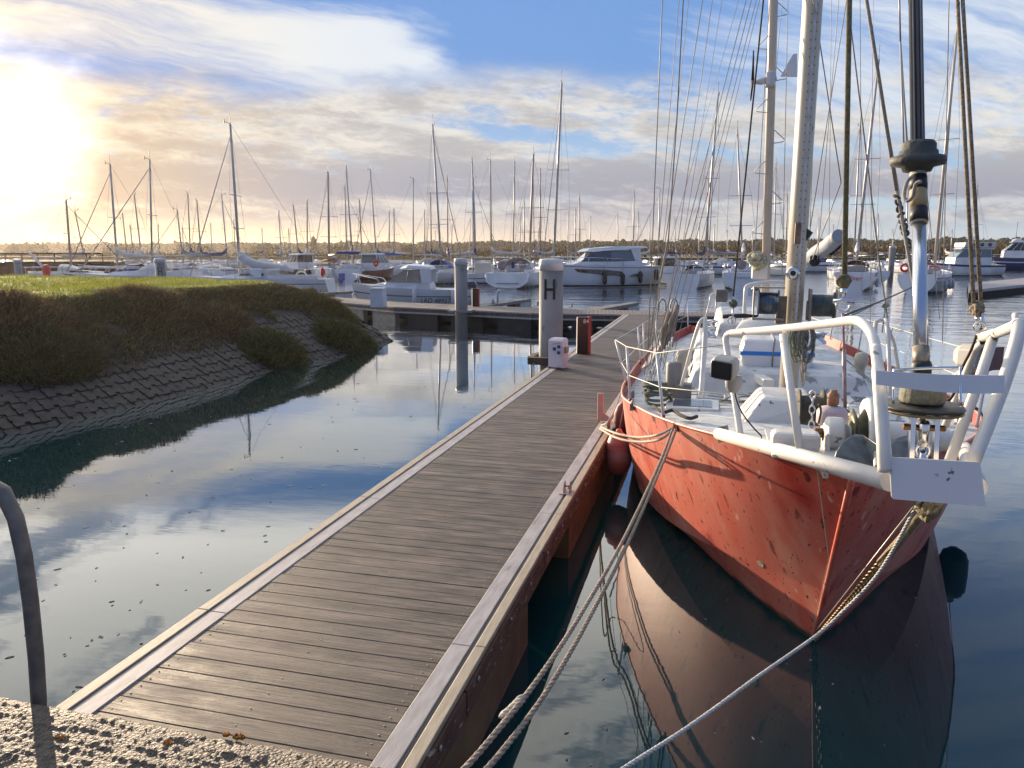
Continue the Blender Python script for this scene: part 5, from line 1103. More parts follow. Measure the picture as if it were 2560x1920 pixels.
part('lazy_sheet', rope, lambda m_: [m_.tube(smoothpath([atd(1404+dx, 700+dx, 9.5), atd(1410+dx, 760, 9.5), atd(1398+dx, 800, 9.4), atd(1388+dx*.5, 850+dx, 8.7)]), .007, 6) for dx in (0, 8, 14, 20)])
# fuel canisters and rail gear aft on the dock side
for i, (x, y, s_) in enumerate(((1436, 715, 1.), (1452, 700, .9))):
    c = atd(x, y, 11.5); part('rail_bag', mat('brown grey bag', (.10, .07, .055), (.2, .16, .13), 5, rough=.9), lambda m_: m_.tube([c+Vector((0, -.3, -.3)), c, c+Vector((.05, .3, .25))], [.04, .07, .04], 8))
part('gangplank', mat('pale plank', (.50, .46, .42), (.4, .36, .32), 4, rough=.6), lambda m_: m_.prismv([atd(1385, 800, 10.2), atd(1462, 676, 13.6), atd(1470, 676, 13.6), atd(1402, 792, 10.2)], (0, 0, .03)))
# chips on the hull paint
h_, n_ = onhull(1643, 1218)
cp = part('paint_chip', mat('bare green primer', (.18, .33, .20), (.55, .55, .40), 40, rough=.6), lambda m_: m_.prismv([h_+n_*.001+Vector((0, 1, 0)).cross(n_).normalized()*math.sin(a)*(.028+.008*math.sin(a*3))+(Vector((0, 1, 0))-n_*n_.y).normalized()*math.cos(a)*.040 for a in (k_*math.pi/7 for k_ in range(14))], n_*.0015))
# hawse where the mooring lines leave
HW, HN = onhull(1461, 921)
part('hawse_lip', mat('rust stained lip', (.20, .08, .05), rough=.6), lambda m_: m_.torus(HW+HN*.004, .035, .010, 20, 8, HN.to_track_quat('Z', 'Y').to_matrix()))

# ================================================================ mooring lines and fenders
def laid(pts, r, name_m, strands=3, pitch=9., n=6):
    """a laid rope: strands wound about the path"""
    P = smoothpath([Vector(p_) for p_ in pts], 16); m_ = MB(); L = [0]
    for a, b2 in zip(P, P[1:]): L.append(L[-1]+(b2-a).length)
    total = L[-1]; k_ = max(24, min(1100, int(total/(r*1.6)))); Q = []
    j = 0
    for i in range(k_+1):
        d_ = total*i/k_
        while j < len(L)-2 and L[j+1] < d_: j += 1
        Q.append(P[j].lerp(P[j+1], (d_-L[j])/max(1e-9, L[j+1]-L[j])))
    for s_ in range(strands):
        pts2 = []
        for i, q_ in enumerate(Q):
            t_ = (Q[min(i+1, k_)]-Q[max(i-1, 0)]).normalized(); a_ = t_.cross(Vector((0, 0, 1))).normalized() if abs(t_.z) < .98 else t_.cross(Vector((1, 0, 0))).normalized(); b2 = t_.cross(a_)
            ph = 2*math.pi*(total*i/k_)/(r*pitch)+s_*2*math.pi/strands; pts2.append(q_+(a_*math.cos(ph)+b2*math.sin(ph))*r*.5)
        m_.tube(pts2, r*.58, n)
    return m_
def line(pts, r, label, m=rope, name='mooring_rope', **k):
    o = laid(pts, r, m, **k).build(name, m); return tag(o, label, 'rope', 'ropes holding the red yacht')
roped = mat('grey brown laid rope', (.36, .29, .22), (.22, .17, .13), 50, rough=.9, bump=.5, bscale=200)
H1 = HW+HN*.03
line([H1, atd(1425, 1000, 5.2), atd(1350, 1160, 3.9), atd(1250, 1335, 3.05), atd(1160, 1470, 2.6), atd(1065, 1590, 2.3), atd(985, 1680, 2.1), atd(900, 1760, 1.95)], .0098, 'twisted brown mooring rope from the bow to the quay, its upper strand carrying a splice', roped)
line([H1+Vector((.03, 0, -.01)), atd(1432, 1000, 5.2), atd(1360, 1165, 3.9), atd(1265, 1350, 3.05), atd(1180, 1495, 2.6), atd(1095, 1610, 2.3), atd(1015, 1700, 2.1), atd(930, 1780, 1.95)], .0098, 'lower of the two twisted brown mooring ropes running side by side to the quay', roped)
tag(laid([atd(1128, 1508, 2.5), atd(1108, 1530, 2.46), atd(1085, 1550, 2.42)], .015, rope, pitch=4).build('rope_splice', mat('pale whipping', (.55, .50, .40), (.35, .3, .24), 60, rough=.9)), 'pale knotted splice whipped round the twisted mooring rope', 'splice')
whr = mat('cream dock line', (.60, .54, .42), (.46, .40, .31), 50, rough=.85, bump=.4, bscale=200)
e1_ = atz(1298, 922, .66)
line([H1, atd(1420, 940, 6.3), atd(1370, 944, 7.0), atd(1325, 934, 7.7), e1_], .0115, 'cream dock line looped from the bow to the walkway, the upper pass', whr)
line([H1+Vector((0, 0, -.02)), atd(1425, 949, 6.3), atd(1375, 954, 7.0), atd(1330, 945, 7.7), e1_+Vector((0, -.1, 0))], .0125, 'cream dock line looped from the bow to the walkway, the lower pass', whr)
line([e1_+Vector((0, 0, .02)), atd(1312, 912, 8.0), atd(1330, 880, 8.4), atd(1340, 850, 8.6)], .008, 'thin cream tail rope rising from the walkway edge to the gunwale', whr)
greyr = mat('pale grey cord', (.50, .50, .48), (.36, .36, .35), 60, rough=.8)
line([BT+Vector((-.03, 0, .03)), atd(1900, 1235, 3.5), atd(1812, 1330, 3.75), atd(1757, 1378, 3.75), atd(1640, 1460, 3.4), atd(1500, 1562, 3.0), atd(1345, 1662, 2.6), atd(1240, 1730, 2.4)], .0085, 'slack pale grey rope hanging from the bowsprit past the stem to the quay', greyr)
cleat((-1.24, e1_.y, DZ+.006), 'steel cleat on the walkway edge holding the cream dock line', 1.2)
# fenders
def fender(c, r, l_, m, label, tilt=0.):
    c = Vector(c); t = thing('fender', c, label, 'fender', 'fenders of the red yacht', 0)
    prof = [(0, -l_/2), (r*.35, -l_/2+.01), (r*.75, -l_/2+.05), (r*.97, -l_/2+.14), (r, 0), (r*.97, l_/2-.14), (r*.75, l_/2-.05), (r*.3, l_/2-.0), (r*.2, l_/2+.04), (0, l_/2+.05)]
    MB().lathe(c, prof, 24).build('body', m, t)
    MB().tube([c+Vector((0, 0, l_/2)), c+Vector((.08, .0, l_/2+.55))], .006, 6).build('lanyard', rope, t)
    return t
pinkf = mat('faded pink red fender', (.42, .10, .07), (.50, .26, .22), 2.2, rough=.5, stretch=(1, 1, 2.5), lo=.40, hi=.6)
fc = atx(1336, 980, -1.035)
fender((fc.x, fc.y, fc.z), .150, .54, pinkf, 'faded pinkish red fender squeezed between the red hull and the walkway')
fender((-1.06, fc.y+.75, .72), .135, .50, mat('maroon fender', (.16, .03, .03), (.1, .02, .02), 3, rough=.6), 'dull maroon fender behind the faded pink one')
fender((XC+2.05, 9.65, .86), .165, .66, black, 'fat black fender hanging on the water side of the red bow')
# bracket post on the dock edge
bq = atz(1297, 909, DZ+.01)
t = thing('edge_bracket', bq, 'pale pinkish L shaped steel bracket standing on the walkway edge beside the bow', 'bracket')
MB().box((bq.x-.045, bq.y-.02, DZ+.01), (bq.x+.04, bq.y+.02, DZ+.40)).build('upright', mat('peach primer', (.62, .42, .33), (.52, .33, .25), 6, rough=.5, spots=(.15, .08, .06), spot_scale=11, spot_lo=.7), t, bevel=.012)
MB().prismv([(bq.x+.04, bq.y-.018, DZ+.012), (bq.x+.15, bq.y-.018, DZ+.012), (bq.x+.15, bq.y-.018, DZ+.05), (bq.x+.04, bq.y-.018, DZ+.13)], (0, .036, 0)).build('foot', MATS['peach primer'], t)
# ================================================================ marina furniture
def textmesh(s, size, name, m, M, parent, extr=.002, shear=0.):
    cu = bpy.data.curves.new(name, 'FONT'); cu.body = s; cu.size = size; cu.extrude = extr; cu.align_x = 'CENTER'; cu.align_y = 'CENTER'; cu.shear = shear
    o = bpy.data.objects.new(name, cu); COL.objects.link(o); dg = bpy.context.evaluated_depsgraph_get(); me = bpy.data.meshes.new_from_object(o.evaluated_get(dg))
    bpy.data.objects.remove(o); me.materials.clear(); me.materials.append(m); me.name = name
    me.transform(chain(parent).inverted() @ M if parent else M); o2 = bpy.data.objects.new(name, me); COL.objects.link(o2); o2.parent = parent; return o2
def face(p, nrm):       # text plane: upright, facing nrm
    n = Vector(nrm).normalized(); x = Vector((0, 0, 1)).cross(n).normalized(); y = n.cross(x)
    return Matrix.Translation(p) @ Matrix((x, y, n)).transposed().to_4x4()
blackp = mat('black sign paint', (.012, .012, .014), rough=.5)
pilem = mat('grey concrete pile', (.26, .25, .235), (.17, .165, .16), 2.2, rough=.7, stretch=(1, 1, .35), bump=.4, bscale=25, spots=(.06, .065, .035), spot_scale=4.2, spot_lo=.63, spot_w=.08)
capm = mat('white pile cap', (.60, .60, .60), (.5, .5, .52), 4, rough=.5)
def pile(x, y, r, top, label, H=False, hs=1.):
    t = thing('mooring_pile', (x, y, 0), label, 'pile', 'mooring piles')
    MB().lathe((x, y, 0), [(r, -1.2), (r, top-.26)], 32).build('shaft', pilem, t)
    MB().lathe((x, y, 0), [(r+.004, top-.26), (r+.006, top-.04), (r-.02, top-.008), (r*.6, top+.0), (0, top+.004)], 32).build('cap', capm, t)
    if H:
        d = (CAM-Vector((x, y, CAM.z))).normalized(); zc = top-.66; s_ = Vector((-d.y, d.x, 0))
        m_ = MB(); w_ = .125*hs
        def bar(a0, a1, z0, z1):           # a curved plate laid on the shaft
            n = 6; V = []; ang0 = math.atan2(d.y, d.x)
            for k_ in range(n+1):
                a = a0+(a1-a0)*k_/n; px_ = math.cos(ang0-a-.12); py_ = math.sin(ang0-a-.12)
                for rr, zz in ((r+.001, z0), (r+.005, z0), (r+.005, z1), (r+.001, z1)): V.append((x+px_*rr, y+py_*rr, zz))
            m_.loft([V[i*4:i*4+4] for i in range(n+1)])
        an = w_/r
        bar(-an, -an*.55, zc-.22, zc+.22); bar(an*.55, an, zc-.22, zc+.22); bar(-an*.56, an*.56, zc-.032, zc+.028)
        m_.build('letter_H', blackp, t)
    return t
pA = pile(-3.44, 16.6, .262, 2.78, 'big grey mooring pile with a black letter H standing against the walkway', True)
pile(-9.62, 28.88, .25, 2.68, 'grey mooring pile without a letter in front of the crossing pontoon', False)
g_ = lambda x, d: Vector((CAM+ray(x, 560)*(d/1906.)).xy.to_tuple()+(0,))
q = g_(345, 39); pile(q.x, q.y, .25, 2.6, 'small grey pile marked H beyond the grass at the left', True, .9)
q = g_(37, 55); pile(q.x, q.y, .25, 2.4, 'plain grey pile at the far left in front of the brown timber jetty')
q = g_(1926, 78); pile(q.x, q.y, .30, 3.5, 'pale pile standing among the boats left of the chrome furler tube')
t = thing('pile_guide', (-3.6, 16.6, DZ), 'dark timber guide bracket holding the H pile against the walkway', 'bracket')
MB().box((-3.86, 16.15, DZ-.14), (-3.18, 16.30, DZ+.02), .01).box((-3.90, 16.30, DZ-.14), (-3.76, 16.95, DZ+.02), .01).box((-3.86, 16.95, DZ-.14), (-3.18, 17.08, DZ+.02), .01).build('timber', mat('wet timber', (.10, .075, .05), (.05, .04, .03), 6, rough=.8, bump=.6), t)
mb = MB(); chainlinks(mb, Vector((-3.72, 16.12, DZ-.1)), Vector((-3.70, 16.12, -.12)), .014); mb.build('chain', galv, t)
t = thing('pile_guide', (-9.6, 28.9, DZ), 'flat steel guide bracket round the plain pile on the crossing pontoon', 'bracket')
MB().box((-10.05, 28.45, DZ-.05), (-9.1, 28.58, DZ+.03)).box((-10.05, 28.58, DZ-.05), (-9.93, 29.35, DZ+.03)).box((-9.3, 28.58, DZ-.05), (-9.18, 29.3, DZ+.03)).build('frame', galv, t)
# white power pedestal
b0, b1, b2_ = atz(1184, 794, DZ+.01), atz(1215, 797, DZ+.01), atz(1222, 783, DZ+.01)
e_ = (b1-b0).normalized(); f_ = Vector((-e_.y, e_.x, 0)); wd_ = (b1-b0).length; hp = .60; dp = .22
t = thing('power_pedestal', b0, 'short white power pedestal with three blue sockets on the walkway edge', 'pedestal')
pk = mat('pinkish white cabinet', (.66, .60, .63), (.58, .53, .57), 3, rough=.4, spots=(.62, .36, .34), spot_scale=2, spot_lo=.70, spot_w=.1)
m_ = MB(); o0 = b0
def pr(z, k_, kb=0): return [o0+e_*k_+f_*kb+Vector((0, 0, z)), o0+e_*(wd_-k_)+f_*kb+Vector((0, 0, z)), o0+e_*(wd_-k_)+f_*dp+Vector((0, 0, z)), o0+e_*k_+f_*dp+Vector((0, 0, z))]
m_.loft([pr(.0, .0, .02), pr(.03, 0), pr(hp-.05, 0), pr(hp, .03, .05)]); m_.build('cabinet', pk, t, bevel=.01)
for i, (a, z) in enumerate(((.44, .39), (.75, .44), (.74, .32))):
    c = b0+e_*(wd_*a)+Vector((0, 0, z)); MB().obox(c-f_*.012, e_*.028, f_*.016, (0, 0, .031)).build('socket', mat('blue socket', (.02, .05, .16), rough=.35), t, bevel=.006)
MB().prismv([b0+e_*wd_*.18+Vector((0, 0, .46))-f_*.003, b0+e_*wd_*.84+Vector((0, 0, .505))-f_*.003, b0+e_*wd_*.84+Vector((0, 0, .53))-f_*.003, b0+e_*wd_*.18+Vector((0, 0, .485))-f_*.003], f_*.002).build('pink_stripe', mat('pink stripe', (.60, .30, .30), rough=.5), t)
MB().obox(b0+e_*(wd_+.02)+f_*.12+Vector((0, 0, .37)), e_*.025, f_*.05, (0, 0, .06)).build('side_box', mat('tan box', (.36, .25, .14), rough=.6), t)
MB().box((b0.x-.03, b0.y-.01, DZ), (b0.x+wd_+.0, b0.y+.24, DZ+.012)).build('base_gasket', black, t)
# black and red panels
def panel(p, w_, dpt, h_, nrm, label, num):
    n = Vector(nrm).normalized(); s_ = Vector((-n.y, n.x, 0)); t = thing('number_panel', p, label, 'panel', 'black number panels on the pontoons')
    c = Vector(p)+Vector((0, 0, h_/2)); MB().obox(c, s_*(w_/2), n*(dpt/2), (0, 0, h_/2)).build('black_face', mat('gloss black panel', (.008, .008, .010), rough=.3, coat=.4), t, bevel=.004)
    MB().obox(c+s_*(w_/2+.035), s_*.034, n*(dpt/2+.002), (0, 0, h_/2+.004)).build('red_side', mat('red panel side', (.50, .05, .035), (.40, .04, .03), 4, rough=.45), t, bevel=.004)
    MB().obox(c-s_*(w_/2+.007), s_*.006, n*(dpt/2+.003), (0, 0, h_/2-.005)).build('pale_edge', mat('pale panel edge', (.62, .60, .54), rough=.4), t)
    if num: textmesh(num, .13, 'number', mat('white number', (.75, .75, .75), rough=.5), face(c+n*(dpt/2+.002)+s_*.07+Vector((0, 0, h_/2-.10)), n), t)
    return t
pp = atz(1257, 764, DZ); panel((pp.x, pp.y+.05, DZ), .24, .09, .84, (CAM.x-pp.x+2.2, CAM.y-pp.y, 0), 'tall black panel with a red side and number 84 on the walkway by the pedestal', '84')
pp = atz(1025, 662, DZ); panel((pp.x, pp.y+.1, DZ), .24, .09, .76, (CAM.x-pp.x+3, CAM.y-pp.y, 0), 'black panel with a dark red side on the crossing pontoon beside the plain pile', None)
# white locker on the crossing pontoon
a_ = atz(800, 664, DZ); t = thing('dock_box', (a_.x, a_.y, DZ), 'pale blue locker on the crossing pontoon at the bow of the day cruiser', 'locker')
MB().box((a_.x, a_.y, DZ), (a_.x+.55, a_.y+.45, DZ+.78), .02).build('cabinet', mat('pale blue locker', (.52, .58, .64), (.46, .52, .58), 3, rough=.45), t)
MB().box((a_.x-.02, a_.y-.02, DZ+.78), (a_.x+.57, a_.y+.47, DZ+.81), .006).build('lid', whiteg, t)
for lb, (x, y) in (('small steel cleat on the crossing pontoon left of the H pile', (1162, 660)), ('small steel cleat on the crossing pontoon right of the plain pile', (1065, 655)), ('small steel cleat on the crossing pontoon right of the H pile', (1235, 663)), ('small steel cleat at the left end of the crossing pontoon', (768, 642))):
    cleat(atz(x, y, DZ), lb, 1.7)
p = atz(1075, 655, DZ); t = thing('fender_post', p, 'thin pale post with a bent top behind the crossing pontoon, right of the black panel', 'post')
MB().tube([p, p+Vector((0, 0, .52)), p+Vector((.03, 0, .56)), p+Vector((.12, 0, .56))], .05, 8).build('post_body', capm, t)
# ladder hoops on the pontoon end
for i, (x0, x1, lb) in enumerate(((1423, 1438, 'left of two curved steel ladder hoops at the end of the crossing pontoon'), (1448, 1463, 'right of two curved steel ladder hoops at the end of the crossing pontoon'))):
    P_ = [aty(x0, 672, 29.9), aty(x0+1, 655, 29.9), aty((x0+x1)/2, 646, 29.9), aty(x1-1, 652, 29.9), aty(x1, 672, 29.9)]
    t = thing('ladder_hoop', P_[0], lb, 'ladder', 'ladder hoops on the pontoon'); MB().tube(smoothpath(P_), .03, 8).build('hoop', galv, t)
# pontoon at the right edge, timber jetty at the left
a_, b_, c_, d_ = atz(2094, 627, .6), atz(2300, 606, .6), atz(2260, 596, .6), atz(2090, 612, .6)
t = thing('pontoon', (a_.x, a_.y, 0), 'dark pontoon with a pale edge at the right side of the basin', 'pontoon')
MB().prism([tuple(p.xy) for p in (a_, b_, c_, d_)], .42, .6).build('deck', stripg, t)
MB().prism([tuple(p.xy) for p in (a_.lerp(d_, .1), b_.lerp(c_, .1), c_, d_)], -.4, .42).build('float', darkf, t)
a_, b_ = g_(-60, 70), g_(246, 72); t = thing('timber_jetty', (a_.x, a_.y, 0), 'long brown timber jetty wall with a handrail at the far left', 'jetty')
brn = mat('brown jetty timber', (.16, .08, .05), (.11, .06, .04), 1.5, rough=.85, stretch=(1, 1, 4))
n_ = (b_-a_).normalized(); nn_ = Vector((-n_.y, n_.x, 0))
MB().prism([tuple(p.xy) for p in (a_, b_, b_+nn_*3, a_+nn_*3)], -.5, 1.93).build('wall', brn, t)
MB().prism([tuple(p.xy) for p in (a_-nn_*.2, b_-nn_*.2, b_-nn_*.05, a_-nn_*.05)], 1.6, 2.02).build('capping', mat('dark capping', (.07, .04, .03), rough=.8), t)
m_ = MB(); m_.tube([a_+Vector((0, 0, 2.75)), b_.lerp(a_, .08)+Vector((0, 0, 2.75))], .07, 6)
for i in range(9): q = a_.lerp(b_, i/8.7); m_.tube([q+Vector((0, 0, 2)), q+Vector((0, 0, 2.75))], .05, 5)
m_.build('handrail', mat('dark handrail', (.08, .05, .035), rough=.7), t)

# ================================================================ boats
fwire = mat('dull far wire', (.16, .155, .15), rough=.8)
jibm = mat('furled jib cloth', (.20, .20, .22), (.15, .15, .17), 3, rough=.9)
stripes = {'navy': mat('navy stripe', (.01, .02, .10), rough=.35), 'blue': mat('blue stripe hull', (.02, .06, .30), rough=.35), 'grey': mat('grey stripe', (.12, .13, .15), rough=.4), 'red': mat('red stripe', (.40, .03, .03), rough=.4), 'brown': mat('maroon hull', (.13, .025, .018), (.08, .02, .015), 2, rough=.35), 'dark': mat('dark brown hull', (.03, .018, .012), rough=.35), 'navyhull': mat('navy hull', (.01, .025, .10), (.012, .03, .13), 2, rough=.3)}
boot = mat('dark boot top', (.02, .025, .03), rough=.6)
whb = mat('boat white', (.64, .65, .66), (.54, .55, .57), .8, rough=.3, coat=.2); whc = mat('boat cream white', (.66, .62, .54), (.58, .54, .47), .8, rough=.35)
tint = mat('boat window', (.015, .02, .025), rough=.08, coat=.6); canv = mat('grey canvas', (.32, .32, .34), (.24, .24, .26), 3, rough=.85, bump=.4); canvw = mat('off white canvas', (.58, .56, .54), (.48, .47, .46), 3, rough=.85, bump=.4); canvd = mat('dark grey canvas', (.07, .065, .07), (.05, .05, .055), 3, rough=.85)
teak = mat('teak', (.26, .14, .07), (.2, .11, .06), 6, rough=.6); clearp = mat('clear dodger window', (.55, .50, .42), (.4, .38, .33), 2, rough=.15)
def hullmesh(L, B, fb, stern=.78, sheer=.28, z0=-.25, flare=.12, hw=None):
    """long axis +x (bow); rings from keel line to deck edge"""
    n = 15; out = []
    for i in range(n):
        t = i/(n-1); x = -L/2+L*t
        k_ = (math.sin(math.pi*(.5*min(1, t/.42)))*(1-stern)+stern) if t < .42 else math.cos(math.pi/2*((t-.42)/.58)**1.75)
        w_ = max(.012, B/2*k_); d_ = fb+sheer*(max(0, t-.25))**2*1.4; rake = .10*L*(max(0, t-.75)/.25)**1.5
        a_ = max(0, 1-t/.30) if stern < .9 or L > 8 else 0; ff = [(1, d_), (.985-.03*a_, d_*.66), (.93-.14*a_, d_*.33), (.82-.40*a_, .02), (.45-.35*a_, z0)]
        out.append([Vector((x-rake*.9*(1 if t > .75 else 0)*0+0, s_*w_*f_, z)) for s_, f_, z in [(-1, *q_) for q_ in ff]+[(1, *q_) for q_ in reversed(ff)]])
        for j, p_ in enumerate(out[-1]): p_.x += .055*L*max(0, (t-.80)/.2)**1.2*(p_.z/fb-.6)-(.02*L*(p_.z/fb-.5) if t < .01 else 0)*-1
    return out
def build_hull(par, L, B, fb, m, band=None, bandz=(.80, .97), stern=.78, sheer=.28, bootm=boot):
    rg = hullmesh(L, B, fb, stern, sheer); mb = MB(); n = 10
    mb.add([p for r_ in rg for p in r_], [(i*n+j, i*n+j+1, (i+1)*n+j+1, (i+1)*n+j) for i in range(len(rg)-1) for j in range(n-1)], True)
    mb.add(rg[0], [tuple(range(n))]); mb.build('hull', m, par, world=False)
    mb = MB(); mb.add([p for r_ in rg for p in (r_[0]-Vector((0, 0, .03)), r_[-1]-Vector((0, 0, .03)))], [(2*i, 2*i+1, 2*i+3, 2*i+2) for i in range(len(rg)-1)]); mb.build('deck', whc if m is whc else whb, par, world=False)
    def zz(k_, z, o=.008):
        r_ = rg[k_]; out = []
        for s_ in (0, 1):
            P = r_[:5] if s_ == 0 else list(reversed(r_[5:])); f = z*P[0].z
            for a, b2 in zip(P, P[1:]):
                if b2.z <= f <= a.z: p_ = a.lerp(b2, (a.z-f)/(a.z-b2.z)); break
            out.append(p_+Vector((o if k_ == len(rg)-1 else 0, (-o if s_ == 0 else o), 0)))
        return out
    if band:
        mb = MB()
        for s_ in (0, 1):
            V = [zz(k_, z)[s_] for k_ in range(len(rg)) for z in bandz]; mb.add(V, [(2*i, 2*i+1, 2*i+3, 2*i+2) for i in range(len(rg)-1)])
        mb.build('hull_stripe', band, par, world=False)
    mb = MB()
    for s_ in (0, 1):
        V = [zz(k_, z, .010)[s_] for k_ in range(len(rg)) for z in (.03, .11)]; mb.add(V, [(2*i, 2*i+1, 2*i+3, 2*i+2) for i in range(len(rg)-1)])
    mb.build('boot_top', bootm, par, world=False); return rg
def local(t): return t
def bpart(par, name, m, fn, bevel=0.): b_ = MB(); fn(b_); return b_.build(name, m, par, world=False, bevel=bevel)
def trunk(m_, x0, x1, w0, w1, z0, h0, h1, ins=.12, front=.5):
    m_.loft([[(x0, -w0, z0), (x0, w0, z0), (x1, w1, z0), (x1, -w1, z0)], [(x0+.05, -w0+ins, z0+h0), (x0+.05, w0-ins, z0+h0), (x1-front, w1-ins, z0+h1), (x1-front, -w1+ins, z0+h1)]])
def sail_hull(t, L, B, fb, hm=whb, band=None, cabm=None, dodger=None, wheel=None, stern_=.78, outb=None, buoy=None, bandz=(.80, .97), side_win=True, davits=False, fend=False, detail=True):
    build_hull(t, L, B, fb, hm, band, bandz, stern_); cabm = cabm or whb; zc = fb*1.03; ch = .42*L/9
    c = bpart(t, 'cabin', cabm, lambda m_: trunk(m_, -L*.10, L*.30, B*.31, B*.14, zc-.04, ch, ch*.55, .10, L*.08), .03)
    if side_win:
        for s_ in (-1, 1): bpart(c, 'cabin_window', tint, lambda m_: m_.prismv([(-L*.06, s_*(B*.31-.035), zc+ch*.42), (L*.12, s_*(B*.245-.022), zc+ch*.40), (L*.11, s_*(B*.235-.04), zc+ch*.68), (-L*.055, s_*(B*.295-.05), zc+ch*.74)], (0, s_*.03, 0)))
    if not detail: return
    bpart(t, 'cockpit_coaming', cabm, lambda m_: [m_.box((-L*.44, s_*B*.33-.07, zc-.05), (-L*.10, s_*B*.33+.07, zc+.20)) for s_ in (-1, 1)])
    if dodger: 
        def dd(m_):
            V = [];
            for x, h_, w_ in ((-L*.17, .62, B*.30), (-L*.08, .60, B*.30), (-L*.0, .22, B*.27)):
                V.append([(x, w_*math.cos(a), zc+ch*.6+h_*L/9*math.sin(a)) for a in [k_*math.pi/8 for k_ in range(9)]])
            m_.loft(V, False, True, False)
        d_ = bpart(t, 'sprayhood', dodger, dd)
    def rails(m_):
        z = zc; r = .022
        for s_ in (-1, 1):
            m_.tube([(-L*.49, s_*B*.20, z+.60), (-L*.47, s_*B*.37, z+.60), (-L*.36, s_*B*.43, z+.58), (-L*.36, s_*B*.43, z)], r, 5); m_.tube([(-L*.48, s_*B*.22, z+.6), (-L*.48, s_*B*.22, z)], r, 5)
            m_.tube([(-L*.36, s_*B*.43, z+.58), (-L*.1, s_*B*.48, z+.58), (L*.2, s_*B*.38, z+.6), (L*.38, s_*B*.18, z+.66), (L*.50, 0, z+.78)], r*.55, 4)
            for x, w_ in ((-L*.1, .48), (L*.05, .455), (L*.2, .38), (L*.38, .18)): m_.tube([(x, s_*B*w_, z), (x, s_*B*w_, z+.6)], r*.7, 4)
    bpart(t, 'guard_rail', chrome, rails)
    if wheel: 
        for s_ in wheel: bpart(t, 'wheel_cover', mat('mauve wheel cover', (.20, .15, .15), (.26, .2, .2), 4, rough=.8), lambda m_: m_.lathe((-L*.36, s_*B*.21, zc+.52), [(0, -.03), (.36, -.03), (.38, 0), (.36, .03), (0, .03)], 24, 'X'))
    if outb: bpart(t, 'outboard', outb, lambda m_: m_.loft([[(x-L*.50, y-B*.12, z) for x, y in ((-.14, -.1), (.14, -.1), (.14, .1), (-.14, .1))] for z in (zc+.35, zc+.75)]+[[(x*.7-L*.50, y*.7-B*.12, zc+.85) for x, y in ((-.14, -.1), (.14, -.1), (.14, .1), (-.14, .1))]]))
    if buoy: bpart(t, 'lifebuoy', redc, lambda m_: m_.torus((-L*.47, B*.30, zc+.42), .24, .085, 18, 8, Matrix.Rotation(R(90), 3, 'Y')))
    if fend:
        for x in (-L*.2, L*.02, L*.18): bpart(t, 'fender', canvw, lambda m_: m_.lathe((x, -B*.5, .55), [(0, -.34), (.10, -.28), (.12, 0), (.10, .28), (0, .34)], 10))
def rig_(t, base, top, L, hd, B, mm=alud, boomc=canv, furl=jibm, boom=True, fs=True, spr=2, r=.07, aerial=True, bdir=None, bend=None, forest_end=None):
    """mast from base to top (world), with boom, spreaders and wires, as parts of boat t"""
    b0, t0 = Vector(base), Vector(top); H = (t0-b0).length; ax = Vector((math.cos(hd), math.sin(hd), 0)); ay = Vector((-ax.y, ax.x, 0))
    wp = lambda name, m, fn: (lambda b_: (fn(b_), b_.build(name, m, t))[1])(MB())
    m1 = wp('mast', mm, lambda m_: m_.tube([b0, b0.lerp(t0, .6), t0], [r, r*.95, r*.72], 8))
    if aerial: wp('masthead_aerial', black, lambda m_: (m_.tube([t0, t0+Vector((0, 0, H*.055+.2))], .018, 4), m_.tube([t0+ax*.02, t0+ax*.4+Vector((0, 0, .14))], .02, 4), m_.tube([t0+ax*.4+Vector((0, 0, -.02)), t0+ax*.4+Vector((0, 0, .3))], .03, 4)))
    for k_ in range(spr):
        c = b0.lerp(t0, (.52, .30, .72)[k_] if spr > 1 else .5); wp('spreader', mm, lambda m_: m_.tube([c-ay*B*.30-ax*.1, c, c+ay*B*.30-ax*.1], .028, 5))
    bow = Vector((t.location.x, t.location.y, 1.25))+ax*L*.5; st_ = Vector((t.location.x, t.location.y, 1.1))-ax*L*.48
    if fs: wp('furled_jib', furl, lambda m_: m_.tube([bow, bow.lerp(b0.lerp(t0, .93), .06), b0.lerp(t0, .93)], [.02, .042, .02], 6))
    else: wp('forestay', fwire, lambda m_: m_.tube([bow, t0], .014, 4))
    wp('backstay', fwire, lambda m_: m_.tube([st_, t0], .011, 4))
    for s_ in (-1, 1): wp('shroud', fwire, lambda m_: m_.tube([Vector((b0.x, b0.y, 1.0))+ay*s_*B*.45-ax*.2, b0.lerp(t0, .52)+ay*s_*B*.29, t0], .012, 4))
    if boom:
        g = b0.lerp(t0, 0)+Vector((0, 0, 1.0)); e = g-ax*L*.36+Vector((0, 0, .12)) if bend is None else Vector(bend)
        wp('boom', mm, lambda m_: m_.tube([g, e], .065, 7))
        if boomc: wp('sail_cover', boomc, lambda m_: m_.tube([g+Vector((0, 0, .95))-ax*.02, g+(e-g)*.06+Vector((0, 0, .55)), g+(e-g)*.2+Vector((0, 0, .30)), g.lerp(e, .6)+Vector((0, 0, .17)), e+Vector((0, 0, .08))], [.07, .17, .19, .15, .06], 9))
def boat(x, d, hd, label, cat='sailboat', group='boats moored in the marina', name='sailboat'):
    p = g_(x, d); return thing(name, p, label, cat, group, rz=HEAD+R(hd))   # heading 0 = to the right across the view, 90 = away
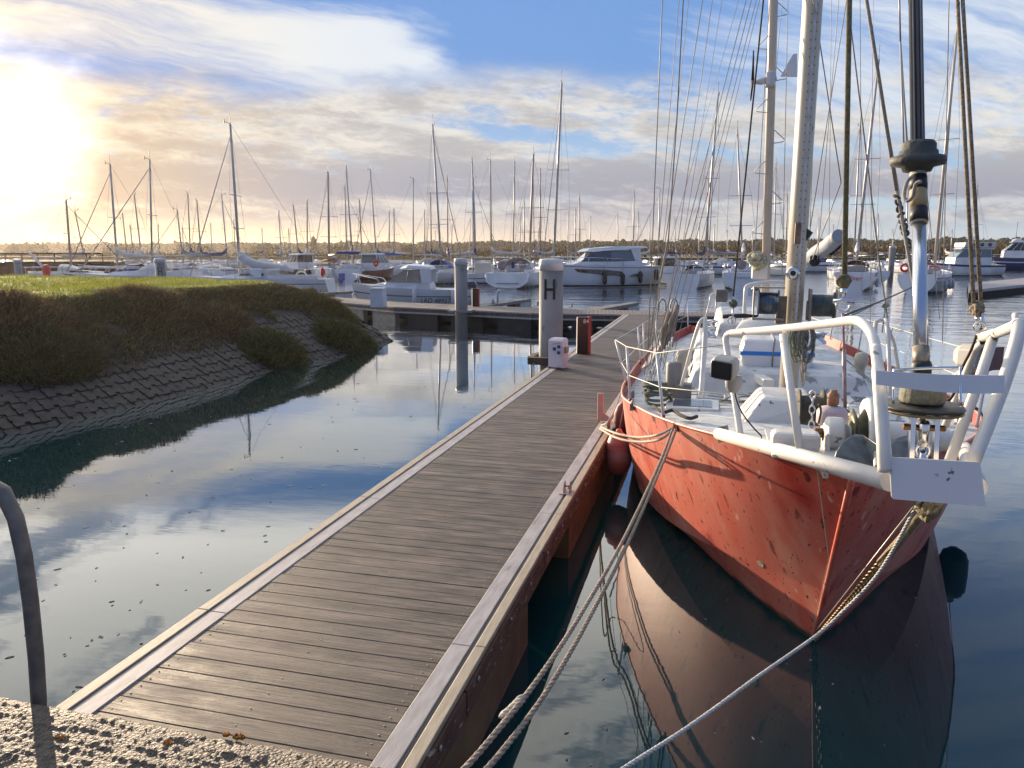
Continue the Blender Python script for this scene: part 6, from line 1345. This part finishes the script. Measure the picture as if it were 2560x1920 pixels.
def sail(x, d, hd, top, bx_, label, L=9., B=3., fb=1.0, rigk=None, mastx=.08, **k):
    t = boat(x, d, hd, label); sail_hull(t, L, B, fb, **k); a = HEAD+R(hd); ax = Vector((math.cos(a), math.sin(a), 0))
    mb_ = t.location+ax*(L*mastx); 
    # nearest place on the boat's axis to the mast foot seen in the photo
    best = min(((abs((lambda q: 1280+1906*(q-CAM).dot(RT)/(q-CAM).dot(FW))(t.location+ax*L*f+Vector((0, 0, 1.3)))-bx_*2560/2212), f) for f in [i*.02-.14 for i in range(22)]))
    mb_ = t.location+ax*L*best[1]+Vector((0, 0, fb+.35*L/9)); dd_ = (mb_-CAM).dot(FW); tp = atd(top[0], top[1], dd_)
    tp = mb_+Vector(((tp.x-mb_.x)*.9, (tp.y-mb_.y)*.9, tp.z-mb_.z)); rig_(t, mb_, tp, L, a, B, **(rigk or {})); return t
def hwx(L, B, x, stern=.92):
    t = x/L+.5; k_ = (math.sin(math.pi*(.5*min(1, t/.42)))*(1-stern)+stern) if t < .42 else math.cos(math.pi/2*((t-.42)/.58)**1.75); return B/2*k_
def hull_panel(t, name, m, L, B, pts, stern=.92, off=.03):
    """a flat window let into the hull side: pts are (x, z low, z high) stations"""
    xs_ = [q[0] for q in pts]; n = 14
    for s_ in (-1, 1):
        V = []
        for i in range(n+1):
            x = xs_[0]+(xs_[-1]-xs_[0])*i/n; lo_ = float(np.interp(-x, [-q for q in xs_], [q[1] for q in pts])); hi_ = float(np.interp(-x, [-q for q in xs_], [q[2] for q in pts])); y = s_*(hwx(L, B, x, stern)+off)
            V += [(x, y, lo_), (x, y, hi_)]
        bpart(t, name, m, lambda m_: m_.add(V, [(2*i, 2*i+1, 2*i+3, 2*i+2) for i in range(n)]))
# ---- the boats one can tell apart, left to right
S_ = stripes
sail(170, 66, 8, (143, 432), 152, 'white sailboat at the far left, its thick mast nearest the sun', L=8.5, dodger=clearp, rigk=dict(mm=spart, boomc=None, r=.10))
sail(205, 82, -10, (160, 455), 166, 'sailboat with a short brown mast right of the leftmost mast', L=8, dodger=canv, rigk=dict(mm=spart, boomc=canvw))
sail(262, 62, 176, (238, 355), 255, 'white sailboat with a slender mast leaning left, third boat from the left', L=9.5, band=S_['navy'], dodger=navy, rigk=dict(mm=alud, boomc=canvw, r=.09, spr=1))
t = sail(305, 58, 183, (325, 345), 330, 'white sailboat with a long dark window band beside the small H pile', L=9.5, fb=1.15, dodger=canvw, side_win=False, rigk=dict(mm=alud, boomc=None, r=.075, spr=1))
bpart(t, 'hull_window', tint, lambda m_: [m_.prismv([(-2.6, s_*1.52, .80), (1.2, s_*1.51, .82), (1.0, s_*1.51, 1.04), (-2.2, s_*1.52, 1.06)], (0, s_*.03, 0)) for s_ in (-1, 1)])
sail(385, 74, 170, (382, 453), 396, 'white sailboat with a tilted mast right of the small H pile', L=8.5, dodger=canv, rigk=dict(mm=spart, boomc=canv))
sail(455, 84, 6, (478, 421), 491, 'white sailboat with a navy sail cover behind the big grey covered one', L=9, band=S_['navy'], rigk=dict(mm=alud, boomc=navy))
t = sail(560, 51, 178, (497, 268), 519, 'big white sailboat with a raised grey sail cover behind the grass nose', L=9.6, B=3.1, fb=1.15, band=S_['grey'], bandz=(.70, .75), dodger=clearp, buoy=True, rigk=dict(mm=alud, boomc=None, r=.095, furl=canv, boom=False))
ab = t.location; cg = lambda x, y: atd(x, y, 50.6)
MB().tube(smoothpath([cg(519, 545), cg(523, 556), cg(535, 566), cg(560, 573), cg(600, 578), cg(632, 583)]), [.12]*3+[.32]*4+[.34]*4+[.28]*4+[.24]*4+[.1]*2, 10).build('sail_cover', canvw, t)
MB().tube([cg(521, 574), cg(634, 586)], .07, 8).build('boom', alud, t)
MB().box((cg(545, 580).x, cg(545, 580).y-.3, 1.2), (cg(572, 580).x, cg(572, 580).y+.5, 1.85), .05).build('deck_box', mat('pale blue box', (.50, .56, .62), rough=.5), t)
q = cg(644, 613); MB().lathe((q.x, q.y-.6, q.z), [(0, -.28), (.18, -.2), (.26, 0), (.2, .18), (.06, .28), (.04, .36)], 16).build('red_buoy', redc, t)
MB().torus(cg(651, 600), .42, .06, 20, 8, Matrix.Rotation(R(90), 3, 'X')).build('horseshoe_buoy', cream, t)
sail(610, 92, 95, (602, 458), 609, 'small white sailboat seen end on left of the dark wheelhouse boat', L=7.5, B=2.6, rigk=dict(boomc=canv))
def motor(x, d, hd, label, L, B, fb, hm, cab, band=None, roof=None, ob=None, name='motorboat', win=tint, cat='motorboat', bandz=(.80, .97), buoy=None):
    t = boat(x, d, hd, label, cat, name=name); build_hull(t, L, B, fb, hm, band, bandz, .86, .5); x0, x1, h_ = cab; zc = fb*1.03
    c = bpart(t, 'wheelhouse', whb, lambda m_: m_.loft([[(x0*L, -B*.36, zc-.05), (x0*L, B*.36, zc-.05), (x1*L, B*.30, zc-.05), (x1*L, -B*.30, zc-.05)], [(x0*L+.05, -B*.36, zc+h_*.42), (x0*L+.05, B*.36, zc+h_*.42), (x1*L-.10, B*.29, zc+h_*.42), (x1*L-.10, -B*.29, zc+h_*.42)]]), .03)
    bpart(c, 'window', win, lambda m_: m_.loft([[(x0*L+.10, -B*.345, zc+h_*.42), (x0*L+.10, B*.345, zc+h_*.42), (x1*L-.16, B*.275, zc+h_*.42), (x1*L-.16, -B*.275, zc+h_*.42)], [(x0*L+.15, -B*.33, zc+h_*.9), (x0*L+.15, B*.33, zc+h_*.9), (x1*L-.55*h_, B*.24, zc+h_*.9), (x1*L-.55*h_, -B*.24, zc+h_*.9)]]))
    bpart(c, 'roof', whb, lambda m_: m_.loft([[(x0*L-.25, -B*.36, zc+h_*.9), (x0*L-.25, B*.36, zc+h_*.9), (x1*L-.35*h_, B*.27, zc+h_*.9), (x1*L-.35*h_, -B*.27, zc+h_*.9)], [(x0*L-.2, -B*.33, zc+h_), (x0*L-.2, B*.33, zc+h_), (x1*L-.55*h_, B*.24, zc+h_), (x1*L-.55*h_, -B*.24, zc+h_)]]), .03)
    def posts(m_):
        for s_ in (-1, 1):
            n = 4
            for k_ in range(n): 
                f = k_/(n-1); xb = x0*L+.12+(x1*L-.30-x0*L)*f; yb = s_*(B*.352+(B*.285-B*.352)*f); xt = x0*L+.16+(x1*L-.58*h_-x0*L-.16)*f; yt = s_*(B*.337+(B*.248-B*.337)*f)
                m_.tube([(xb, yb, zc+h_*.42), (xt, yt, zc+h_*.9)], .035, 5)
    bpart(c, 'window_frame', whb, posts)
    bpart(t, 'bow_rail', chrome, lambda m_: [m_.tube([(L*.05, s_*B*.46, zc+.05), (L*.12, s_*B*.44, zc+.5), (L*.36, s_*B*.22, zc+.62), (L*.50, 0, zc+.72)], .02, 5) for s_ in (-1, 1)])
    if ob: bpart(t, 'outboard', ob, lambda m_: m_.loft([[(x_-L*.50, y_, z) for x_, y_ in ((-.30, -.18), (.12, -.2), (.12, .2), (-.30, .18))] for z in (zc-.05, zc+.28)]+[[(x_*.7-L*.50, y_*.6, zc+.42) for x_, y_ in ((-.30, -.18), (.12, -.2), (.12, .2), (-.30, .18))]]), .04)
    if buoy: bpart(t, 'lifebuoy', redc, lambda m_: m_.torus((x0*L-.15, -B*.39, zc+.75), .30, .10, 20, 8, Matrix.Rotation(R(90), 3, 'X')))
    return t
motor(640, 84, 140, 'dark brown hulled boat with a grey windowed wheelhouse left of the white sailboats', 7.0, 2.8, 1.1, S_['dark'], (-.25, .12, 1.6))
sail(702, 82, 122, (709, 372), 722, 'white sailboat with a thick tan mast and amber cockpit canvas', L=9.5, B=3.2, fb=1.2, dodger=mat('amber canvas', (.50, .30, .10), (.42, .26, .10), 3, rough=.8), rigk=dict(mm=spart, boomc=None, r=.12))
t = sail(758, 80, 98, (747, 363), 762, 'white sailboat stern on with a navy bimini and blue panel on its transom', L=9, B=3.1, fb=1.15, rigk=dict(boomc=navy, r=.085))
bpart(t, 'bimini', navy, lambda m_: m_.loft([[(-4.3, -1.2, 2.7), (-4.3, 1.2, 2.7), (-2.2, 1.2, 2.75), (-2.2, -1.2, 2.75)], [(-4.2, -1., 2.95), (-4.2, 1., 2.95), (-2.3, 1., 3.0), (-2.3, -1., 3.0)]]))
bpart(t, 'transom_panel', stripes['blue'], lambda m_: m_.box((-4.62, .35, .1), (-4.54, .95, .8)))
motor(800, 80, 62, 'maroon hulled motor boat with a white windowed cabin and orange lifebuoy', 7.6, 2.9, 1.0, S_['brown'], (-.05, .30, 1.75), win=glassb, buoy=True)
sail(835, 92, 160, (799, 367), 813, 'sailboat with a bright blue sail cover behind the maroon motor boat', L=9.5, rigk=dict(boomc=mat('bright blue cover', (.02, .07, .32), (.015, .05, .24), 3, rough=.7), r=.08, furl=canvd))
# the small day cruiser on the crossing pontoon
t = boat(893, 39.5, 178, 'small white day cruiser with a rounded cabin and registration letters on its hull', 'motorboat', name='motorboat'); L, B, fb = 5.6, 2.3, .92; t.scale = (1.1, 1.1, 1.12)
build_hull(t, L, B, fb, whb, S_['grey'], (.63, .68), .88, .35)
bpart(t, 'foredeck', whb, lambda m_: m_.loft([[(-.3, -.95, .9), (-.3, .95, .9), (2.1, .35, 1.05), (2.1, -.35, 1.05)], [(-.3, -.8, 1.22), (-.3, .8, 1.22), (1.5, .35, 1.2), (1.5, -.35, 1.2)]]), .05)
cb = bpart(t, 'cabin', whb, lambda m_: m_.loft([[(-.95, -.92, .9), (-.95, .92, .9), (1.35, .62, .9), (1.35, -.62, .9)], [(-.85, -.90, 1.25), (-.85, .90, 1.25), (1.25, .6, 1.22), (1.25, -.6, 1.22)]]), .04)
bpart(cb, 'window', mat('warm reflecting window', (.16, .14, .11), (.28, .24, .19), 1.5, rough=.06, coat=.8), lambda m_: m_.loft([[(-.55, -.895, 1.25), (-.55, .895, 1.25), (1.2, .58, 1.22), (1.2, -.58, 1.22)], [(-.35, -.83, 1.82), (-.35, .83, 1.82), (.35, .66, 1.80), (.35, -.66, 1.80)]]))
bpart(cb, 'roof', whb, lambda m_: m_.loft([[(-.95, -.88, 1.80), (-.95, .88, 1.80), (.25, .80, 1.86), (.62, .35, 1.83), (.62, -.35, 1.83), (.25, -.80, 1.86)], [(-.9, -.8, 1.94), (-.9, .8, 1.94), (.15, .7, 2.02), (.45, .3, 1.95), (.45, -.3, 1.95), (.15, -.7, 2.02)], [(-.75, -.5, 2.0), (-.75, .5, 2.0), (.0, .45, 2.07), (.2, .2, 2.04), (.2, -.2, 2.04), (.0, -.45, 2.07)]]), .03)
for s_ in (-1, 1): bpart(cb, 'rear_pillar', whb, lambda m_: m_.prismv([(-1.0, s_*.90, 1.2), (-.50, s_*.90, 1.2), (-.42, s_*.86, 1.84), (-.92, s_*.86, 1.84)], (0, s_*.04, 0)))
for s_ in (-1, 1): bpart(cb, 'window_post', chrome, lambda m_: m_.tube([(.25, s_*.78, 1.24), (.12, s_*.76, 1.82)], .02, 5))
bpart(t, 'bow_rail', chrome, lambda m_: [m_.tube([(1.4, s_*.75, 1.1), (1.6, s_*.7, 1.38), (2.9, .0+s_*.1, 1.6)], .018, 5) for s_ in (-1, 1)]+[m_.tube([(2.6, s_*.25, 1.1), (2.7, s_*.2, 1.55)], .018, 5) for s_ in (-1, 1)])
bpart(t, 'outboard', mat('dark outboard', (.03, .035, .05), rough=.3, coat=.4), lambda m_: m_.loft([[(-2.95, -.2, .85), (-2.95, .2, .85), (-2.3, .2, .85), (-2.3, -.2, .85)], [(-3.0, -.2, 1.1), (-3.0, .2, 1.1), (-2.35, .2, 1.15), (-2.35, -.2, 1.15)], [(-2.85, -.14, 1.28), (-2.85, .14, 1.28), (-2.5, .12, 1.26), (-2.5, -.12, 1.26)]]), .03)
for x in (-.2, -2.0): bpart(t, 'fender', whb, lambda m_: m_.lathe((x, 1.2, .55), [(0, -.4), (.09, -.34), (.1, 0), (.09, .34), (0, .4)], 10))
aa = HEAD+R(178); nv = Vector((math.sin(aa)*-1, math.cos(aa), 0)); nv = nv if nv.dot(CAM-t.location) > 0 else -nv
tx = atd(936, 639, 38.3); textmesh('LRD 48957', .30, 'registration', blackp, face(t.location+Vector((math.cos(aa), math.sin(aa), 0))*-1.15+nv*1.165+Vector((0, 0, .42)), nv), t, .004, .25)
t = sail(962, 72, 75, (933, 270), 953, 'white sailboat with a bright blue cockpit cover left of the plain pile', L=11, B=3.3, fb=1.1, dodger=mat('bright blue cover', (.02, .07, .32)), rigk=dict(boomc=None, r=.10), wheel=None)
t = boat(1046, 70, 2, 'navy and white wooden launch with a beige wheelhouse between the two piles', 'motorboat', name='motorboat'); build_hull(t, 6.6, 2.3, .95, whb, S_['blue'], (.12, .56), .8, .5)
bpart(t, 'wheelhouse', cream, lambda m_: m_.loft([[(-.9, -.7, .95), (-.9, .7, .95), (.9, .7, .95), (.9, -.7, .95)], [(-.9, -.7, 1.9), (-.9, .7, 1.9), (.8, .65, 1.9), (.8, -.65, 1.9)]]), .03)
bpart(t, 'awning', canvw, lambda m_: m_.box((-1.2, -.9, 2.35), (2.6, .9, 2.42))); [bpart(t, 'awning_post', alu, lambda m_: m_.tube([(x, y, .9), (x, y, 2.36)], .025, 5)) for x in (-1.1, .9, 2.5) for y in (-.8, .8)]
t = sail(1128, 66, 78, (1153, 335), 1164, 'large white sailboat stern on with two mauve wheel covers between the piles', L=12, B=3.9, fb=1.25, stern_=.95, wheel=(-1, 1), outb=navy, dodger=canvw, rigk=dict(mm=spart, boomc=None, r=.11, spr=2))
bpart(t, 'transom_rim', whb, lambda m_: m_.tube([(-6.05, -1.75, 1.15), (-6.1, -1.6, .55), (-6.12, -1.0, .16), (-6.12, 0, .10), (-6.12, 1.0, .16), (-6.1, 1.6, .55), (-6.05, 1.75, 1.15)], .09, 8))
bpart(t, 'transom_step', S_['grey'], lambda m_: m_.box((-6.14, -.9, .42), (-6.06, .9, .47)))
sail(1190, 78, 96, (1215, 180), 1227, 'sailboat with the tallest central mast and a bare white boom left of the motor yacht', L=12.5, B=3.8, fb=1.2, rigk=dict(boomc=None, r=.13, boom=True, spr=2, bend=g_(1152, 76)+Vector((0, 0, 3.0))))
# the large motor yacht
t = boat(1302, 64.5, 184, 'large white motor yacht with black hull windows and four black fenders', 'motor yacht', name='motor_yacht'); L, B, fb = 9.6, 3.4, 1.75
t.rotation_euler[2] = HEAD+R(196); build_hull(t, L, B, fb, whb, S_['grey'], (.90, .935), .92, .28)
bpart(t, 'cabin_base', whb, lambda m_: m_.loft([[(-3.2, -1.45, 1.75), (-3.2, 1.45, 1.75), (3.2, .9, 1.8), (3.2, -.9, 1.8)], [(-3.0, -1.3, 2.2), (-3.0, 1.3, 2.2), (2.4, .9, 2.1), (2.4, -.9, 2.1)]]), .05)
bpart(t, 'side_glass', glassb, lambda m_: m_.loft([[(-2.8, -1.28, 2.2), (-2.8, 1.28, 2.2), (-.2, 1.25, 2.18), (-.2, -1.25, 2.18)], [(-2.2, -1.12, 3.0), (-2.2, 1.12, 3.0), (-.3, 1.15, 3.05), (-.3, -1.15, 3.05)]]), .03)
bpart(t, 'windscreen', mat('pale blue windscreen', (.05, .06, .09), rough=.05, coat=.6), lambda m_: m_.loft([[(-.2, -1.26, 2.18), (-.2, 1.26, 2.18), (2.3, .75, 2.1), (2.3, -.75, 2.1)], [(-.3, -1.14, 3.0), (-.3, 1.14, 3.0), (1.2, .8, 2.92), (1.2, -.8, 2.92)]]), .02)
bpart(t, 'roof', whb, lambda m_: m_.loft([[(-3.6, -1.25, 3.25), (-3.6, 1.25, 3.25), (-1.0, 1.3, 3.05), (1.9, .95, 2.95), (2.3, .3, 2.9), (2.3, -.3, 2.9), (1.9, -.95, 2.95), (-1.0, -1.3, 3.05)], [(-3.4, -1.1, 3.38), (-3.4, 1.1, 3.38), (-.9, 1.1, 3.36), (1.5, .75, 3.18), (1.9, .25, 3.1), (1.9, -.25, 3.1), (1.5, -.75, 3.18), (-.9, -1.1, 3.36)]]), .03)
for s_ in (-1, 1): bpart(t, 'aft_pillar', whb, lambda m_: m_.prismv([(-2.9, s_*1.22, 2.2), (-2.4, s_*1.24, 2.2), (-2.0, s_*1.16, 3.2), (-2.9, s_*1.16, 3.28)], (0, s_*.05, 0)))
hull_panel(t, 'hull_window', tint, L, B, [(3.0, 1.50, 1.52), (2.7, 1.26, 1.52), (.4, 1.02, 1.46), (-1.0, .92, 1.30), (-1.3, .98, 1.04)])
hull_panel(t, 'hull_window', tint, L, B, [(-1.7, .86, .90), (-2.1, .86, 1.10), (-2.9, .86, 1.06), (-3.0, .90, .98)])
bpart(t, 'deck_rail', chrome, lambda m_: [m_.tube([(-1.2, s_*1.62, 1.75), (-1.1, s_*1.62, 2.35), (1.8, s_*1.38, 2.45), (3.6, s_*.75, 2.5), (4.7, 0, 2.5)], .022, 5) for s_ in (-1, 1)]+[m_.tube([(x, s_*w_, 1.8), (x, s_*w_, 2.42)], .018, 4) for s_ in (-1, 1) for x, w_ in ((0.2, 1.52), (1.8, 1.38), (3.2, .9))])
ys = -1 if Vector((math.sin(-(t.rotation_euler[2]))*-1, 0, 0)).x < -9 else 1
for k_, x in enumerate((.55, -1.05, -2.65, -4.1)):
    bpart(t, 'fender', black, lambda m_: m_.lathe((x, 1.86, (.72, .66, .80, 1.0)[k_]), [(0, -.52), (.13, -.40), (.18, -.3), (.19, .3), (.15, .42), (.04, .55)], 14))
    bpart(t, 'lanyard', wire, lambda m_: m_.tube([(x, 1.86, 1.2), (x, 1.66, 2.2)], .015, 4))
# right of the motor yacht
motor(1425, 72, 100, 'small white cabin boat with a grey canopy right of the motor yacht', 6.5, 2.5, .95, whb, (-.28, .1, 1.5), roof=None)
t = sail(1508, 63.5, 62, (1553, 205), 1556, 'white sailboat with an angled stern and a dark grey sail cover behind the dock-side shrouds', L=7.0, B=2.4, fb=1.15, band=S_['red'], bandz=(.93, .96), stern_=.9, dodger=navy, rigk=dict(boomc=canvd, r=.085, bend=g_(1503, 64)+Vector((0, 0, 2.7))))
t = sail(1606, 62, 74, (1590, 282), 1577, 'white sailboat stern on with a tall round mauve cover, left of the mizzen mast', L=9, B=3.2, fb=1.35, stern_=.95, wheel=(.25,), rigk=dict(boomc=canvw, r=.08))
q = t.location; a = t.rotation_euler[2]; ax = Vector((math.cos(a), math.sin(a), 0)); textmesh('TENDRESSE', .24, 'boat_name', S_['grey'], face(q-ax*4.63+Vector((0, 0, .95)), -ax), t, .004)
t = sail(1850, 61, 66, (1900, 130), 1872, 'white sailboat with a navy sheer stripe and red script name on its transom', L=8.4, B=3.2, fb=1.4, band=S_['navy'], bandz=(.74, .97), cabm=whc, stern_=.86, dodger=canvd, fend=True, rigk=dict(mm=alud, boomc=canvw, r=.12))
q = t.location; a = t.rotation_euler[2]; ax = Vector((math.cos(a), math.sin(a), 0)); textmesh('Oliver', .52, 'boat_name', mat('red script', (.60, .05, .06), rough=.5), face(q-ax*4.33+Vector((ax.y*-.2, ax.x*.2, .95)), -ax), t, .004, .35)
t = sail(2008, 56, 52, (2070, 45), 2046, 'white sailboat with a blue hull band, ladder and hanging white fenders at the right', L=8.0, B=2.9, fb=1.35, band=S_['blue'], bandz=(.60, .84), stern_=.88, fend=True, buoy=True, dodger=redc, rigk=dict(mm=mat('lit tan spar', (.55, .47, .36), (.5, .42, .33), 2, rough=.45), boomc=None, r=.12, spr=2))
t = motor(2085, 92, 185, 'white flybridge motor yacht with three dark portholes behind the blue banded sailboat', 11, 3.8, 1.7, whb, (-.3, .22, 2.5), band=S_['navy'], name='motor_yacht', cat='motor yacht', win=glassb); t.scale = (.8, .8, .8)
bpart(t, 'flybridge', whb, lambda m_: m_.loft([[(-3.5, -1.5, 4.3), (-3.5, 1.5, 4.3), (1.2, 1.2, 4.3), (1.2, -1.2, 4.3)], [(-3.6, -1.6, 5.1), (-3.6, 1.6, 5.1), (1.0, 1.3, 5.0), (1.0, -1.3, 5.0)]]), .04)
for x in (-2.6, -1.4, -.3): bpart(t, 'porthole', tint, lambda m_: m_.lathe((x, 1.58, 4.7), [(0, 0), (.28, 0), (.28, .06), (0, .06)], 12, 'Y'))
bpart(t, 'radar', whb, lambda m_: m_.lathe((-1, 0, 5.6), [(.05, -.6), (.05, 0), (.35, .02), (.35, .2), (.1, .3)], 14))
motor(2045+50, 120, 170, 'white cabin boat moored left of the navy fishing boat', 7, 2.6, 1.2, whb, (-.2, .15, 1.9))
t = motor(2180, 124, 158, 'navy fishing boat with a white sheer line and wheelhouse at the right edge', 9.2, 3.4, 1.9, S_['navyhull'], (-.25, .12, 2.7), band=whb, bandz=(.60, .68), name='fishing_boat', cat='fishing boat')
bpart(t, 'mast', alud, lambda m_: m_.tube([(-.6, 0, 4.5), (-.6, 0, 7.6)], .06, 6)); bpart(t, 'wheelhouse_dome', whb, lambda m_: m_.lathe((-.8, 0, 4.6), [(.7, 0), (.7, .2), (.3, .4)], 12))
# small open boat with a canted spar at the far left
t = boat(100, 60, 5, 'low open boat with a canted spar and red buoy at far left', 'boat', name='workboat'); build_hull(t, 5, 2, .8, whb)
MB().tube([atd(64, 546, 60), atd(90, 574, 60), atd(122, 604, 60)], [.07, .10, .12], 8).build('canted_spar', canvw, t)
MB().lathe(tuple(atd(102, 602, 60)), [(.0, 0), (.26, .05), (.30, .5), (.28, .95), (.1, 1.1)], 14).build('marker_buoy', redc, t)
# ---- more masts one can tell apart, behind
more = [((264, 460), 276, 118, 'thin leaning'), ((280, 485), 290, 125, 'short leaning'), ((289, 420), 308, 100, 'leaning brown'), ((406, 418), 413, 98, 'upright brown'), ((425, 432), 436, 102, 'slightly leaning brown'),
        ((633, 445), 646, 110, 'thin'), ((664, 433), 664, 106, 'upright bright tipped'), ((745, 403), 750, 104, 'thin upright'), ((776, 432), 783, 108, 'tilted brown'), ((841, 455), 842, 122, 'thin grey'), ((851, 450), 852, 120, 'thin pale'),
        ((893, 385), 891, 96, 'upright tan'), ((917, 452), 918, 120, 'short slim'), ((930, 418), 932, 106, 'thinner tan'), ((966, 380), 968, 92, 'upright pale'), ((1019, 343), 1026, 84, 'heavy grey'), ((1022, 385), 1027, 100, 'second grey'), ((1059, 346), 1061, 86, 'slim upright'),
        ((1112, 353), 1108, 88, 'upright tan'), ((1132, 432), 1133, 112, 'short grey'), ((1167, 368), 1167, 90, 'grey twin'), ((1243, 449), 1243, 116, 'short dark'), ((1251, 424), 1253, 108, 'tall thin'), ((1369, 413), 1368, 104, 'lone upright'),
        ((1425, 407), 1423, 106, 'slim grey'), ((1529, 386), 1527, 98, 'thin grey'), ((1675, 356), 1672, 96, 'thin'), ((1743, 410), 1742, 110, 'short thin'), ((1857, 272), 1843, 78, 'slender upright'), ((1700, 420), 1698, 108, 'thin tan'), ((2109, 404), 2108, 108, 'short upright'), ((1990, 380), 1985, 100, 'thin upright'), ((1960, 400), 1958, 106, 'grey'), ((2040, 470), 2040, 130, 'tiny')]
near_lm = lambda x: [n_ for lim, n_ in ((320, 'between the far left masts'), (460, 'left of the big grey covered sailboat'), (700, 'above the dark wheelhouse boat'), (800, 'above the navy bimini boat'), (870, 'above the maroon motor boat'), (985, 'behind the day cruiser'), (1060, 'just right of the plain pile'), (1150, 'above the stern on white sailboat'), (1225, 'behind the H pile'), (1300, 'above the motor yacht bow'), (1400, 'above the motor yacht stern'), (1560, 'seen through the dock-side shrouds'), (1720, 'beside the mizzen mast'), (1880, 'just right of the main mast'), (1999, 'just left of the furler tube'), (2300, 'right of the furler tube')) if x < lim][0]
cnt = {}
for i, (tp, bx_, d, adj) in enumerate(more):
    lm = near_lm(bx_); r_ = random.Random(i); hd = r_.choice((90, 95, 84, 270, 265, 12, 170, 188)); L_ = r_.uniform(8, 10.5)
    co = r_.choice((canv, navy, canvw, None, canvd, navy)); cw = r_.choice(('grey', 'navy', 'blue', 'white')); 
    lb = f'white sailboat with {"an" if adj[0] in "aeiou" else "a"} {adj} mast {lm}'
    cnt[lb] = cnt.get(lb, 0)+1
    sail(bx_-(14 if hd in (12,) else 0)+(12 if hd in (170, 188) else 0), d, hd, tp, bx_, lb, L=L_, B=3., fb=1.1, band=S_.get(cw), dodger=r_.choice((navy, canv, canvw, None)), detail=(d < 112), rigk=dict(mm=r_.choice((alud, alud, spart)) if bx_ > 700 else spart, boomc=co, r=.085 if d < 100 else .10, aerial=d < 112, spr=1, fs=r_.random() < .25))
for i in range(34):
    r_ = random.Random(100+i); x = 680+i*43+r_.uniform(-14, 14); d = r_.uniform(125, 160); tp = (x+r_.uniform(-4, 4), r_.uniform(455, 500))
    if i < 6: x = 340+i*58+r_.uniform(-10, 10); tp = (x-3, r_.uniform(470, 500))
    t = sail(x, d, r_.choice((88, 270, 95, 10, 172)), tp, x, 'distant white sailboat of the crowded last row, only its thin mast standing clear', L=8.5, B=2.9, fb=1.1, detail=False, rigk=dict(mm=alud, boomc=r_.choice((navy, canv, canvw)), r=.09, aerial=False, spr=1, fs=False))
    t['group'] = 'far row of alike sailboats'
# ================================================================ air
zm = bpy.data.materials.new('haze air'); zm.use_nodes = True; T = zm.node_tree; T.nodes.remove(T.nodes['Principled BSDF'])
pv = T.nodes.new('ShaderNodeVolumePrincipled'); pv.inputs['Color'].default_value = (1, .93, .84, 1); pv.inputs['Density'].default_value = .00012; pv.inputs['Anisotropy'].default_value = .6
T.links.new(pv.outputs[0], T.nodes['Material Output'].inputs['Volume'])
hz_ = MB().box((-960, -60, -1.5), (960, 1560, 24)).build('haze', zm, kind='stuff', label='pale golden haze over the marina')
